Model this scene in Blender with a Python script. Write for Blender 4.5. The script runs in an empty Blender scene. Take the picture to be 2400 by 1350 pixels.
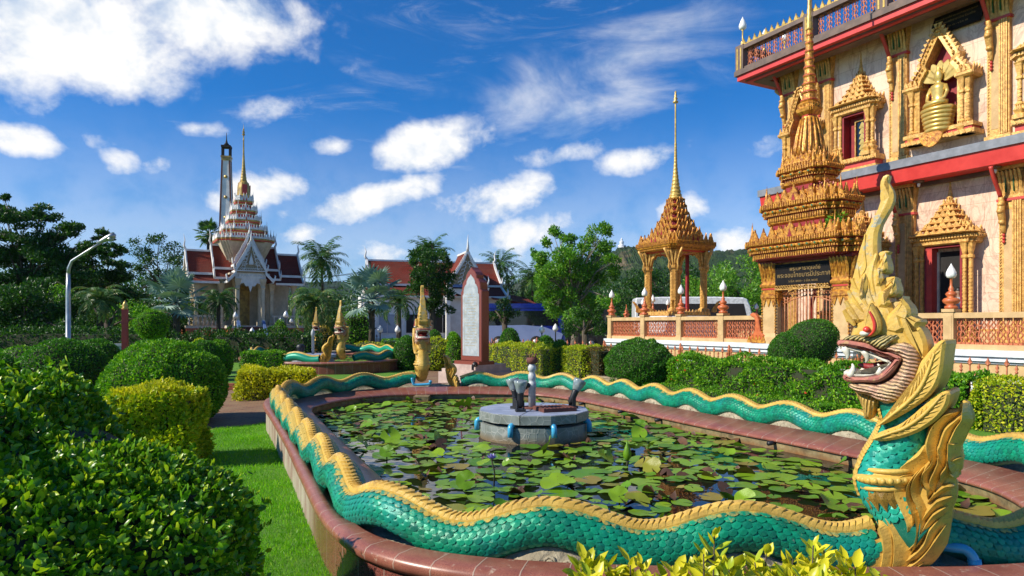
import bpy, bmesh, math, random
import numpy as np
from mathutils import Vector, Matrix
from mathutils.geometry import delaunay_2d_cdt
R = math.radians
sc = bpy.context.scene
col = sc.collection
random.seed(7); rng = np.random.default_rng(11)
EYE = 1.8; FP = 1600.0
# ---------------- camera
cam_d = bpy.data.cameras.new('camera'); cam = bpy.data.objects.new('camera', cam_d); col.objects.link(cam)
cam.location = (0, 0, EYE); cam.rotation_euler = (R(90), 0, 0)
cam_d.lens = 24; cam_d.sensor_width = 36; cam_d.shift_y = 85/2400; cam_d.clip_start = .05; cam_d.clip_end = 20000
sc.camera = cam
# ---------------- sun: from the left, slightly behind the camera
SUN_EL = R(36); SX, SY = -.95, -.31
sl = math.hypot(SX, SY)
to_sun = Vector((SX/sl*math.cos(SUN_EL), SY/sl*math.cos(SUN_EL), math.sin(SUN_EL)))
sd = bpy.data.lights.new('sun', 'SUN'); sd.energy = 5.0; sd.angle = R(.5); sd.color = (1, .92, .78)
so = bpy.data.objects.new('sun', sd); col.objects.link(so)
so.rotation_euler = to_sun.to_track_quat('Z', 'Y').to_euler()
# ---------------- view
sc.view_settings.view_transform = 'Standard'; sc.view_settings.look = 'None'
sc.view_settings.exposure = .36; sc.view_settings.gamma = 1
# ---------------- sky and clouds
def azel(px, py):
    az = math.atan2(px-1200, FP)
    return az, math.atan2(760-py, math.hypot(FP, px-1200))
def make_world():
    w = bpy.data.worlds.new('World'); sc.world = w; w.use_nodes = True
    nt = w.node_tree; N = nt.nodes; L = nt.links; N.clear()
    def nd(t, **k):
        n = N.new(t)
        for a, b in k.items(): setattr(n, a, b)
        return n
    def mth(op, a, b=None, c=None, clamp=False):
        n = nd('ShaderNodeMath', operation=op, use_clamp=clamp)
        for i, x in enumerate((a, b, c)):
            if x is None: continue
            if hasattr(x, 'links'): L.new(x, n.inputs[i])
            else: n.inputs[i].default_value = x
        return n.outputs[0]
    def mr(v, a, b, c, d, it='SMOOTHSTEP'):
        n = nd('ShaderNodeMapRange', interpolation_type=it)
        L.new(v, n.inputs[0])
        for i, x in enumerate((a, b, c, d)): n.inputs[1+i].default_value = x
        return n.outputs[0]
    def mixc(f, a, b, bt='MIX'):
        n = nd('ShaderNodeMix', data_type='RGBA', blend_type=bt)
        for i, x in ((0, f), (6, a), (7, b)):
            if hasattr(x, 'links'): L.new(x, n.inputs[i])
            else: n.inputs[i].default_value = x
        return n.outputs[2]
    sky = nd('ShaderNodeTexSky', sky_type='NISHITA'); sky.sun_disc = False
    sky.sun_elevation = SUN_EL; sky.sun_rotation = math.atan2(to_sun.x, to_sun.y)
    sky.air_density = 1.0; sky.dust_density = .35; sky.ozone_density = 2.5
    skyc = mixc(1.0, sky.outputs[0], (.11, .64, 1.20, 1), 'MULTIPLY')
    tc = nd('ShaderNodeTexCoord')
    sp = nd('ShaderNodeSeparateXYZ'); L.new(tc.outputs['Generated'], sp.inputs[0])
    x, y, z = sp.outputs
    az = mth('ARCTAN2', x, y)
    el = mth('ARCSINE', z)
    q = nd('ShaderNodeCombineXYZ'); L.new(az, q.inputs[0]); L.new(el, q.inputs[1])
    # warp so that the cloud edges billow
    def noise(scale, detail, rough, vec, stretch=(1, 1, 1), off=(0, 0, 0), dist=0):
        m = nd('ShaderNodeMapping'); L.new(vec, m.inputs[0]); m.inputs[3].default_value = stretch; m.inputs[1].default_value = off
        n = nd('ShaderNodeTexNoise'); L.new(m.outputs[0], n.inputs['Vector'])
        n.inputs['Scale'].default_value = scale; n.inputs['Detail'].default_value = detail; n.inputs['Roughness'].default_value = rough
        n.inputs['Distortion'].default_value = dist
        return n.outputs['Fac']
    n1 = noise(11, 9, .60, q.outputs[0], (1, 1.2, 1), dist=.15)
    n2 = noise(3.2, 6, .6, q.outputs[0], (1, 2.6, 1), (4, 2, 0), .6)
    wisp = noise(5, 8, .66, q.outputs[0], (.8, 3.2, 1), (1.3, 7, 0), 1.2)
    blobs = [(170, 70, 400, 150, 0, 1.0), (470, 30, 330, 120, 6, .95), (260, 160, 250, 85, 0, .9), (40, 120, 190, 150, 0, .8),
             (50, 330, 125, 48, -3, .95), (650, 248, 100, 42, 18, .62), (610, 445, 150, 60, 12, .9), (520, 470, 110, 45, 0, .7),
             (1000, 345, 165, 62, 14, 1.0), (880, 465, 190, 48, 17, .95), (1190, 465, 165, 62, 16, .85), (1235, 545, 150, 55, 14, .85),
             (1300, 365, 120, 34, 8, .62), (1510, 368, 135, 42, 14, .78),
             (1600, 490, 80, 50, 0, .8), (1715, 565, 110, 45, 0, .8), (775, 340, 75, 30, 0, .7), (285, 380, 75, 44, -15, .75),
             (365, 390, 62, 32, 15, .65), (240, 325, 70, 40, 0, .5), (455, 300, 85, 22, 5, .5), (700, 545, 90, 36, 10, .7), (660, 500, 60, 30, 0, .6),
             (880, 600, 150, 42, 6, .62), (1100, 610, 260, 48, 0, .5), (1820, 340, 80, 40, 15, .5), (830, 160, 60, 36, 20, .42), (710, 130, 60, 30, 0, .4),
             (1000, 500, 200, 60, 10, .4), (1650, 540, 220, 60, 0, .42)]
    soft = [(1250, 245, 190, 85, 12, .9), (1480, 130, 380, 110, 10, 1.0), (1430, 230, 300, 110, 14, .95), (1600, 80, 220, 80, 20, .8), (1150, 330, 200, 60, 10, .5), (1650, 520, 260, 70, 0, .6)]
    acc = None; acc2 = None
    for (px, py, rx, ry, rot, wt) in blobs+soft:
        a, e = azel(px, py)
        m = nd('ShaderNodeMapping', vector_type='TEXTURE'); L.new(q.outputs[0], m.inputs[0])
        c2 = math.cos(a)**2
        m.inputs[1].default_value = (a, e, 0); m.inputs[2].default_value = (0, 0, R(rot))
        m.inputs[3].default_value = (rx/FP*c2*1.25, ry/FP*math.cos(a)*1.25, 1)
        ln = nd('ShaderNodeVectorMath', operation='LENGTH'); L.new(m.outputs[0], ln.inputs[0])
        v = mr(ln.outputs['Value'], 0, 1.25, wt, 0)
        if (px, py, rx, ry, rot, wt) in soft: acc2 = v if acc2 is None else mth('MAXIMUM', acc2, v)
        else: acc = v if acc is None else mth('MAXIMUM', acc, v)
    d0 = mth('ADD', acc, mth('MULTIPLY', mth('SUBTRACT', n1, .5), 1.55))
    dens = mr(d0, .24, .86, 0, 1)
    w1 = mr(wisp, .50, .80, 0, .5)
    w2 = mth('MULTIPLY', w1, mr(n2, .40, .62, 0, 1))
    low = mr(el, .0, .32, .46, 0)      # thin veil towards the horizon
    wv = noise(4.2, 9, .62, q.outputs[0], (.75, 1.9, 1), (2.2, 5, 0), .9)
    cir = mr(mth('ADD', mth('MULTIPLY', acc2, .62), mth('MULTIPLY', mth('SUBTRACT', wv, .5), 1.5)), .22, .95, 0, .72)
    dens = mth('MAXIMUM', mth('MAXIMUM', dens, cir), mth('MAXIMUM', w2, low))
    # clouds: sunlit on the side of the sun, greyer where thick and below
    m = nd('ShaderNodeMapping'); L.new(q.outputs[0], m.inputs[0]); m.inputs[1].default_value = (.035, -.03, 0)
    n1b = noise(11, 9, .60, m.outputs[0], (1, 1.2, 1), dist=.15)
    lit = mr(mth('SUBTRACT', n1, n1b), -.26, .10, 0, 1)
    lit = mth('MULTIPLY', lit, 1.0)
    cc = mixc(lit, (.56, .66, .80, 1), (1.0, .985, .96, 1))
    bg = nd('ShaderNodeBackground'); bg.inputs[1].default_value = .094
    L.new(skyc, bg.inputs[0])
    bg2 = nd('ShaderNodeBackground'); bg2.inputs[1].default_value = .86
    L.new(cc, bg2.inputs[0])
    mx = nd('ShaderNodeMixShader'); L.new(dens, mx.inputs[0]); L.new(bg.outputs[0], mx.inputs[1]); L.new(bg2.outputs[0], mx.inputs[2])
    out = nd('ShaderNodeOutputWorld'); L.new(mx.outputs[0], out.inputs[0])
    w.cycles.sampling_method = 'MANUAL'; w.cycles.sample_map_resolution = 512
make_world()
# ---------------- helpers
def at(px, py, Y):
    return Vector(((px-1200)/FP*Y, Y, EYE+(760-py)/FP*Y))
def grd(px, py, z=0):
    Y = FP*(EYE-z)/(py-760)
    return Vector(((px-1200)/FP*Y, Y, z))
def tag(o, label=None, cat=None, group=None, kind=None):
    if label: o['label'] = label
    if cat: o['category'] = cat
    if group: o['group'] = group
    if kind: o['kind'] = kind
    return o
def thing(name, label, cat, loc=(0, 0, 0), rz=0, group=None):
    o = bpy.data.objects.new(name, None); col.objects.link(o)
    o.location = loc; o.rotation_euler = (0, 0, rz); o.empty_display_size = .2
    return tag(o, label, cat, group)
def link(name, me, parent=None, loc=None, rz=None):
    o = bpy.data.objects.new(name, me); col.objects.link(o)
    if parent: o.parent = parent
    if loc is not None: o.location = loc
    if rz is not None: o.rotation_euler = (0, 0, rz)
    return o
def copy_tree(o, parent=None):
    c = o.copy(); col.objects.link(c); c.parent = parent
    for ch in list(o.children): copy_tree(ch, c)
    return c
class MB:
    def __init__(s): s.V = []; s.F = []; s.K = []; s.S = []
    def add(s, v, f, k=0, M=None, smooth=False):
        o = len(s.V)
        if M is not None: v = [M @ Vector(p) for p in v]
        s.V.extend(tuple(p) for p in v)
        s.F.extend(tuple(i+o for i in q) for q in f); s.K.extend([k]*len(f)); s.S.extend([smooth]*len(f))
        return s
    def box(s, x0, x1, y0, y1, z0, z1, k=0, M=None):
        v = [(x, y, z) for z in (z0, z1) for y in (y0, y1) for x in (x0, x1)]
        return s.add(v, [(0, 2, 3, 1), (4, 5, 7, 6), (0, 1, 5, 4), (2, 6, 7, 3), (0, 4, 6, 2), (1, 3, 7, 5)], k, M)
    def loft(s, rings, k=0, M=None, smooth=False, cap=True, closed=True):
        n = len(rings[0]); v = [p for r in rings for p in r]; f = []
        m = n if closed else n-1
        for i in range(len(rings)-1):
            for j in range(m):
                a = i*n+j; b = i*n+(j+1) % n
                f.append((a, b, b+n, a+n))
        if cap and closed:
            f.append(tuple(range(n-1, -1, -1))); f.append(tuple(range((len(rings)-1)*n, len(rings)*n)))
        return s.add(v, f, k, M, smooth)
    def lathe(s, prof, seg=14, k=0, c=(0, 0), M=None, smooth=True, rot=0):
        rings = [[(c[0]+r*math.cos(rot+2*math.pi*j/seg), c[1]+r*math.sin(rot+2*math.pi*j/seg), z) for j in range(seg)] for r, z in prof]
        return s.loft(rings, k, M, smooth)
    def tube(s, pts, r, seg=8, k=0, M=None, smooth=True, flat=None):
        pts = [Vector(p) for p in pts]; n = len(pts); rings = []
        if not hasattr(r, '__len__'): r = [r]*n
        up = Vector((0, 0, 1))
        t0 = (pts[1]-pts[0]).normalized()
        if abs(t0.z) > .9: up = Vector((0, 1, 0))
        a = t0.cross(up).normalized()
        for i in range(n):
            t = (pts[min(i+1, n-1)]-pts[max(i-1, 0)]).normalized()
            a = (a-t*a.dot(t)).normalized(); b = t.cross(a)
            rings.append([pts[i]+(a*math.cos(2*math.pi*j/seg)+b*math.sin(2*math.pi*j/seg))*r[i] for j in range(seg)])
        return s.loft(rings, k, M, smooth)
    def prism(s, poly, y0, y1, k=0, M=None, ch=0, smooth=False):
        """polygon in x,z extruded along y; ch insets the front (-y) and back rims"""
        p = [Vector((a, b)) for a, b in poly]
        ar = sum(p[i].x*p[(i+1) % len(p)].y-p[(i+1) % len(p)].x*p[i].y for i in range(len(p)))
        if ar < 0: p.reverse()
        if ch:
            q = inset(p, ch)
            rings = [[(a.x, y0, a.y) for a in q], [(a.x, y0+ch, a.y) for a in p], [(a.x, y1-ch, a.y) for a in p], [(a.x, y1, a.y) for a in q]]
        else: rings = [[(a.x, y0, a.y) for a in p], [(a.x, y1, a.y) for a in p]]
        n = len(p); v = [a for r in rings for a in r]; f = []
        for i in range(len(rings)-1):
            for j in range(n):
                a = i*n+j; b = i*n+(j+1) % n
                f.append((a, a+n, b+n, b))
        f.append(tuple(range(n))); f.append(tuple(range(len(rings)*n-1, (len(rings)-1)*n-1, -1)))
        return s.add(v, f, k, M, smooth)
    def mesh(s, name, mats):
        me = bpy.data.meshes.new(name); me.from_pydata(s.V, [], s.F)
        for m in (mats if isinstance(mats, (list, tuple)) else [mats]): me.materials.append(m)
        me.polygons.foreach_set('material_index', s.K); me.polygons.foreach_set('use_smooth', s.S); me.update()
        return me
    def obj(s, name, mats, parent=None, loc=None, rz=None):
        return link(name, s.mesh(name, mats), parent, loc, rz)
def inset(p, d):
    n = len(p); out = []
    for i in range(n):
        a, b, c = p[i-1], p[i], p[(i+1) % n]
        e1 = (b-a); e2 = (c-b)
        e1 = e1.normalized() if e1.length > 1e-9 else Vector((1, 0)); e2 = e2.normalized() if e2.length > 1e-9 else e1
        n1 = Vector((-e1.y, e1.x)); n2 = Vector((-e2.y, e2.x)); m = n1+n2
        m = m.normalized() if m.length > 1e-6 else n1
        k = d/max(.45, m.dot(n1)); out.append(b+m*k)
    return out
def smoothpoly(pts, it=1):
    for _ in range(it):
        q = []
        for i in range(len(pts)):
            a = Vector(pts[i]); b = Vector(pts[(i+1) % len(pts)])
            q += [tuple(a*.75+b*.25), tuple(a*.25+b*.75)]
        pts = q
    return pts
def catmull(P, n, closed=True):
    P = [np.array(p, float) for p in P]; out = []; m = len(P)
    for i in range(m if closed else m-1):
        g = (lambda k: P[k % m]) if closed else (lambda k: P[min(max(k, 0), m-1)])
        p0, p1, p2, p3 = g(i-1), g(i), g(i+1), g(i+2)
        for t in np.linspace(0, 1, n, endpoint=False):
            out.append(.5*((2*p1)+(-p0+p2)*t+(2*p0-5*p1+4*p2-p3)*t*t+(-p0+3*p1-3*p2+p3)*t**3))
    if not closed: out.append(P[-1])
    return np.array(out)
def np_mesh(name, V, groups, mats, attr=None, smooth=False):
    """groups: list of (faces array [n,k], material index)"""
    me = bpy.data.meshes.new(name)
    V = np.asarray(V, np.float32)
    me.vertices.add(len(V)); me.vertices.foreach_set('co', V.ravel())
    nl = sum(g[0].size for g in groups); nf = sum(len(g[0]) for g in groups)
    me.loops.add(nl); me.polygons.add(nf)
    me.loops.foreach_set('vertex_index', np.concatenate([g[0].ravel() for g in groups]).astype(np.int32))
    tot = np.concatenate([np.full(len(g[0]), g[0].shape[1]) for g in groups]).astype(np.int32)
    st = np.concatenate([[0], np.cumsum(tot)[:-1]]).astype(np.int32)
    me.polygons.foreach_set('loop_start', st)
    me.polygons.foreach_set('material_index', np.concatenate([np.full(len(g[0]), g[1]) for g in groups]).astype(np.int32))
    me.polygons.foreach_set('use_smooth', np.full(nf, smooth))
    for m in mats: me.materials.append(m)
    if attr is not None:
        a = me.attributes.new('mix', 'FLOAT', 'POINT'); a.data.foreach_set('value', np.asarray(attr, np.float32))
    me.update(calc_edges=True); me.validate()
    return me
def unit(a): return a/np.maximum(np.linalg.norm(a, axis=-1, keepdims=True), 1e-9)
# leaf clouds -------------------------------------------------
LEAF_HI = (np.array([(0, 0, 0), (.33, .5, 0), (.7, .42, 0), (1, 0, -.06), (.7, -.42, 0), (.33, -.5, 0), (.33, 0, -.12), (.7, 0, -.13)]),
           [np.array([(0, 1, 6), (0, 6, 5), (2, 3, 7), (7, 3, 4)]), np.array([(1, 2, 7, 6), (6, 7, 4, 5)])])
LEAF_LO = (np.array([(0, 0, 0), (.5, .5, .06), (1, 0, 0), (.5, -.5, .06)]), [np.array([(0, 1, 2, 3)])])
def leaves(P, A, N, size, aspect=.5, hi=False, sj=.3):
    """P points, A axis, N normal hint -> V, faces"""
    n = len(P); A = unit(A); N = unit(N-A*np.sum(N*A, 1, keepdims=True)); B = np.cross(N, A)
    T, FF = LEAF_HI if hi else LEAF_LO
    s = size*(1+sj*rng.uniform(-1, 1, n))
    V = P[:, None]+s[:, None, None]*(T[None, :, 0:1]*A[:, None]+T[None, :, 1:2]*aspect*B[:, None]+T[None, :, 2:3]*N[:, None])
    k = len(T); off = (np.arange(n)*k)[:, None, None]
    return V.reshape(-1, 3), [(f[None]+off).reshape(-1, f.shape[1]) for f in FF]
def merge(parts):
    """parts: list of (V, [(faces, mat)])"""
    o = 0; VV = []; G = []
    for V, g in parts:
        VV.append(V)
        for f, m in g: G.append((f+o, m))
        o += len(V)
    return np.concatenate(VV), G
def lump(P, amp, fr, seed=0):
    r = np.random.default_rng(abs(int(seed))); o = np.zeros(len(P))
    for _ in range(5):
        d = r.normal(size=3)*fr; o += np.sin(P@d+r.uniform(0, 6))
    return o*amp/2.2
def ell_pts(n, c, r, lo=-.35, seed=1, amp=.06, fr=3):
    u = rng.normal(size=(int(n*1.6), 3)); u = unit(u); u = u[u[:, 2] > lo][:n]
    P = u*np.array(r); N = unit(u/np.array(r))
    return P+N*lump(P/np.max(r)*2, amp*min(r), fr, seed)[:, None]+np.array(c), N
def box_pts(n, hx, hy, h, seed=1, amp=.03, rnd=.12):
    at_, ax, ay = 4*hx*hy, 4*hy*h, 4*hx*h
    c = rng.choice(3, n, p=np.array([at_, ax, ay])/(at_+ax+ay)); u = rng.uniform(-1, 1, (n, 3)); s = rng.choice([-1, 1], n)
    P = np.stack([u[:, 0]*hx, u[:, 1]*hy, (u[:, 2]*.5+.5)*h], 1); N = np.zeros((n, 3))
    m = c == 0; P[m, 2] = h; N[m, 2] = 1
    m = c == 1; P[m, 0] = s[m]*hx; N[m, 0] = s[m]
    m = c == 2; P[m, 1] = s[m]*hy; N[m, 1] = s[m]
    # round the edges
    q = np.stack([P[:, 0]/hx, P[:, 1]/hy, (P[:, 2]/h)*2-1], 1); q[:, 2] = np.maximum(q[:, 2], 0)
    k = np.linalg.norm(np.maximum(np.abs(q)-(1-rnd*2), 0)/(2*rnd), axis=1)
    sh = np.maximum(k-1, 0)*rnd*.6
    cen = np.array([0, 0, h*.5]); d = P-cen
    P = cen+d*(1-sh*.35)[:, None]
    N = unit(N+.35*unit(d))
    return P+N*lump(P, amp, 5, seed)[:, None], N
def core_ell(c, r, seed, amp, fr, sc_=.93, seg=24, lo=-.5):
    V = []; F = []
    rows = 12
    for i in range(rows+1):
        ph = lo*math.pi/2+(math.pi/2-lo*math.pi/2)*i/rows
        for j in range(seg):
            a = 2*math.pi*j/seg; V.append((math.cos(ph)*math.cos(a), math.cos(ph)*math.sin(a), math.sin(ph)))
    u = np.array(V); P = u*np.array(r); P = P+unit(u/np.array(r))*lump(P/np.max(r)*2, amp*min(r), fr, seed)[:, None]
    P = P*sc_+np.array(c)
    for i in range(rows):
        for j in range(seg): F.append((i*seg+j, i*seg+(j+1) % seg, (i+1)*seg+(j+1) % seg, (i+1)*seg+j))
    return P, [(np.array(F), 1)]
def bushy(P, N, size, aspect, mat, hi=False, tilt=.9, axis_up=.35, jit=.05):
    n = len(P)
    A = N*rng.uniform(.1, 1, (n, 1))+rng.normal(size=(n, 3))*.7+np.array([0, 0, axis_up])
    NN = N+rng.normal(size=(n, 3))*tilt*.6
    P = P-N*(rng.uniform(0, 1, (n, 1))**2*jit)
    V, F = leaves(P, A, NN, size, aspect, hi)
    return V, [(f, mat) for f in F]
# ---------------- materials
MATS = {}
class NT:
    def __init__(s, name):
        s.m = bpy.data.materials.new(name); s.m.use_nodes = True; s.t = s.m.node_tree; s.t.nodes.clear()
    def n(s, ty, ins=None, **k):
        n = s.t.nodes.new(ty)
        for a, b in k.items(): setattr(n, a, b)
        for a, b in (ins or {}).items():
            if hasattr(b, 'links'): s.t.links.new(b, n.inputs[a])
            else: n.inputs[a].default_value = b
        return n
    def math(s, op, a, b=0.0, c=0.0, clamp=False): return s.n('ShaderNodeMath', {0: a, 1: b, 2: c}, operation=op, use_clamp=clamp).outputs[0]
    def mr(s, v, a, b, c=0.0, d=1.0): return s.n('ShaderNodeMapRange', {0: v, 1: a, 2: b, 3: c, 4: d}).outputs[0]
    def mix(s, f, a, b, bt='MIX'): return s.n('ShaderNodeMix', {0: f, 6: a, 7: b}, data_type='RGBA', blend_type=bt).outputs[2]
    def noise(s, vec, scale, detail=5, rough=.6, dist=0.0): return s.n('ShaderNodeTexNoise', {'Vector': vec, 'Scale': scale, 'Detail': detail, 'Roughness': rough, 'Distortion': dist}).outputs['Fac']
    def obj(s): return s.n('ShaderNodeTexCoord').outputs['Object']
    def uv(s): return s.n('ShaderNodeTexCoord').outputs['UV']
    def mapv(s, v, scale=(1, 1, 1), loc=(0, 0, 0), rot=(0, 0, 0)): return s.n('ShaderNodeMapping', {0: v, 1: loc, 2: rot, 3: scale}).outputs[0]
    def bump(s, h, strength=.5, dist=.01, nrm=None):
        d = {'Strength': strength, 'Distance': dist, 'Height': h}
        if nrm is not None: d['Normal'] = nrm
        return s.n('ShaderNodeBump', d).outputs[0]
    def out(s, sh): s.n('ShaderNodeOutputMaterial', {0: sh}); return s.m
    def bsdf(s, c, rough=.6, metal=0.0, spec=.5, nrm=None, **k):
        d = {'Base Color': c, 'Roughness': rough, 'Metallic': metal, 'Specular IOR Level': spec}
        if nrm is not None: d['Normal'] = nrm
        d.update(k)
        return s.n('ShaderNodeBsdfPrincipled', d).outputs[0]
def c4(c): return (c[0], c[1], c[2], 1)
def mat(name, c, c2=None, ns=6, lo=.4, hi=.62, rough=.6, metal=0.0, spec=.5, bump=0, bs=60, detail=6, stretch=(1, 1, 1), speck=None, sps=200, spt=.62, isl=0, bd=.01):
    t = NT(name); v = t.obj(); v = t.mapv(v, stretch)
    c2 = c2 or tuple(x*.72 for x in c)
    f = t.mr(t.noise(v, ns, detail), lo, hi)
    colr = t.mix(f, c4(c2), c4(c))
    if speck:
        f2 = t.mr(t.noise(v, sps, 2), spt, spt+.06); colr = t.mix(f2, colr, c4(speck))
    if isl:
        r = t.n('ShaderNodeNewGeometry').outputs['Random Per Island']
        colr = t.mix(1.0, colr, t.n('ShaderNodeCombineColor', {0: t.mr(r, 0, 1, 1-isl, 1+isl), 1: t.mr(r, 0, 1, 1-isl, 1+isl), 2: t.mr(r, 0, 1, 1-isl, 1+isl)}).outputs[0], 'MULTIPLY')
    nr = t.bump(t.noise(v, bs, 4), bump, bd) if bump else None
    return t.out(t.bsdf(colr, rough, metal, spec, nr))
def leafmat(name, c, c2, young=None, yf=.2, rough=.42, tr=.3, spec=.4):
    """leaves: colour varies leaf by leaf, light passes through a little"""
    t = NT(name); g = t.n('ShaderNodeNewGeometry'); r = g.outputs['Random Per Island']
    colr = t.mix(t.mr(r, 0, 1), c4(c), c4(c2))
    if young:
        f = t.mr(t.math('FRACT', t.math('MULTIPLY', r, 37.7)), 1-yf, 1-yf+.05); colr = t.mix(f, colr, c4(young))
    o = t.noise(t.obj(), 1.6, 2)
    colr = t.mix(1.0, colr, t.n('ShaderNodeCombineColor', {0: t.mr(o, .3, .7, .75, 1.2), 1: t.mr(o, .3, .7, .8, 1.15), 2: 1.0}).outputs[0], 'MULTIPLY')
    a = t.bsdf(colr, rough, 0.0, spec)
    b = t.n('ShaderNodeBsdfTranslucent', {0: t.mix(1.0, colr, (1.15, 1.3, .5, 1), 'MULTIPLY')}).outputs[0]
    return t.out(t.n('ShaderNodeMixShader', {0: tr, 1: a, 2: b}).outputs[0])
M = {}
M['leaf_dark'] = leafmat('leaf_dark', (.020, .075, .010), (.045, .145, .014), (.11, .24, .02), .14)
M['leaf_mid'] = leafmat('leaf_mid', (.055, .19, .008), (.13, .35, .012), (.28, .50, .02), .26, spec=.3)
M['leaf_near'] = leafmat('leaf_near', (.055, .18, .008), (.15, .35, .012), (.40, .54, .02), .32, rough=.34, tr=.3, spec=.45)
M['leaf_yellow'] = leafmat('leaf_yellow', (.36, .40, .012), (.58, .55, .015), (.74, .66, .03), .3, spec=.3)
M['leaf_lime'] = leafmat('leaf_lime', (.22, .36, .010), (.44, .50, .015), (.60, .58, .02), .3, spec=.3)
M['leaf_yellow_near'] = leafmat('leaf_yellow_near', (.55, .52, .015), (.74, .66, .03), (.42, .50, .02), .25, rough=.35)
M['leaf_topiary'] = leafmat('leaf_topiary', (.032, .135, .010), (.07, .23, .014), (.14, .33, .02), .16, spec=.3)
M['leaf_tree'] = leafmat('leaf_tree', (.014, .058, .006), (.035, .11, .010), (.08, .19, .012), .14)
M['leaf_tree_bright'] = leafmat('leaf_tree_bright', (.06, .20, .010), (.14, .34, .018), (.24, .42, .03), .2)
M['leaf_brown'] = leafmat('leaf_brown', (.07, .075, .012), (.14, .10, .02), (.22, .10, .02), .2)
M['leaf_palm'] = leafmat('leaf_palm', (.028, .095, .014), (.07, .17, .025), (.16, .22, .04), .1)
M['leaf_silver'] = leafmat('leaf_silver', (.15, .25, .20), (.25, .36, .30), None, tr=.15, rough=.5)
M['leaf_date'] = leafmat('leaf_date', (.06, .15, .04), (.13, .24, .06), (.26, .26, .08), .15)
M['leaf_orange'] = leafmat('leaf_orange', (.25, .18, .01), (.4, .28, .02), None)
M['twig'] = mat('twig', (.022, .040, .010), (.03, .028, .012), rough=.9)
M['bark'] = mat('bark', (.10, .075, .05), (.045, .035, .025), ns=12, rough=.9, bump=.8, bs=18, stretch=(1, 1, .25))
M['bark_pale'] = mat('bark_pale', (.25, .21, .16), (.12, .10, .08), ns=14, rough=.9, bump=.6, bs=20)
M['gold'] = mat('gold', (.72, .47, .10), (.45, .29, .07), ns=7, rough=.36, metal=.25, spec=.6, bump=.25, bs=45, speck=(.16, .11, .04), sps=60, spt=.66)
M['gold_deep'] = mat('gold_deep', (.70, .33, .038), (.28, .085, .015), ns=11, lo=.36, hi=.62, rough=.34, metal=.3, spec=.6, bump=.6, bs=30, bd=.02)
M['gold_pale'] = mat('gold_pale', (.76, .44, .115), (.46, .24, .055), ns=9, rough=.42, metal=.15, bump=.5, bs=30, bd=.02)
M['gold_far'] = mat('gold_far', (.55, .36, .08), (.30, .18, .05), ns=3, rough=.4, metal=.2)
M['tan_wall'] = mat('tan_wall', (.60, .40, .19), (.48, .31, .14), ns=3, rough=.75, speck=(.36, .23, .1), sps=90, spt=.6)
M['red_trim'] = mat('red_trim', (.55, .05, .035), (.42, .04, .03), ns=4, rough=.5)
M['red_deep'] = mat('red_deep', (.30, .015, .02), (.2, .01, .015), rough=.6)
M['fascia'] = mat('fascia', (.66, .055, .045), (.52, .03, .025), ns=2.5, rough=.45, lo=.3, hi=.7)
M['brown_trim'] = mat('brown_trim', (.16, .10, .075), (.10, .065, .05), ns=3, rough=.6)
M['metal_sheet'] = mat('metal_sheet', (.22, .23, .26), (.15, .16, .18), ns=3, rough=.5, metal=.1)
M['terracotta'] = mat('terracotta', (.55, .17, .07), (.38, .10, .04), ns=9, rough=.5, bump=.4, bs=30)
M['orange'] = mat('orange', (.60, .16, .05), (.45, .10, .03), ns=6, rough=.4)
M['iron_orange'] = mat('iron_orange', (.50, .20, .09), (.35, .12, .05), ns=9, rough=.5)
M['white_glass'] = mat('white_glass', (.82, .82, .80), (.74, .74, .72), rough=.2)
M['white_stone'] = mat('white_stone', (.72, .74, .76), (.55, .58, .62), ns=2.5, rough=.4)
M['grey_stone'] = mat('grey_stone', (.38, .41, .46), (.28, .3, .34), ns=4, rough=.5)
M['cream'] = mat('cream', (.62, .56, .44), (.48, .42, .32), ns=3, rough=.7)
M['cream_far'] = mat('cream_far', (.62, .53, .37), (.48, .40, .27), ns=2, rough=.7)
M['white_paint'] = mat('white_paint', (.78, .76, .72), (.66, .64, .6), ns=2, rough=.6)
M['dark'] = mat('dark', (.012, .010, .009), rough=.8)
M['black_sign'] = mat('black_sign', (.012, .010, .010), rough=.6, spec=.15)
M['roof_red'] = None
M['steel'] = mat('steel', (.45, .46, .47), (.33, .34, .35), rough=.4, metal=.7)
M['pvc_blue'] = mat('pvc_blue', (.06, .38, .62), (.05, .30, .5), rough=.25, spec=.6)
M['pvc_grey'] = mat('pvc_grey', (.5, .52, .52), (.38, .4, .4), ns=9, rough=.5)
M['rust'] = mat('rust', (.16, .05, .035), (.09, .03, .02), ns=12, rough=.8, bump=.5, bs=80)
M['black_plastic'] = mat('black_plastic', (.018, .018, .02), rough=.45)
M['clear_glass'] = mat('clear_glass', (.30, .35, .34), (.16, .2, .2), ns=14, rough=.12, spec=.9)
M['red_paint'] = mat('red_paint', (.6, .025, .02), rough=.4)
M['skin'] = mat('skin', (.42, .25, .16), rough=.6)
M['tooth'] = mat('tooth', (.78, .74, .62), (.55, .5, .4), ns=14, rough=.45)
M['lip'] = mat('lip', (.46, .17, .12), (.33, .11, .085), ns=16, rough=.5, bump=.3, bs=50, speck=(.45, .25, .12), sps=35, spt=.6)
M['tongue'] = mat('tongue', (.30, .03, .03), (.2, .02, .02), rough=.4)
M['eye_red'] = mat('eye_red', (.62, .05, .03), rough=.3)
M['filler'] = mat('filler', (.42, .36, .25), (.26, .22, .15), ns=10, rough=.9, bump=1, bs=40)
M['soil'] = mat('soil', (.10, .07, .04), (.06, .045, .03), ns=8, rough=.95, bump=1, bs=30)
M['sand_kerb'] = mat('sand_kerb', (.36, .29, .19), (.26, .2, .13), ns=6, rough=.9)
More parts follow.
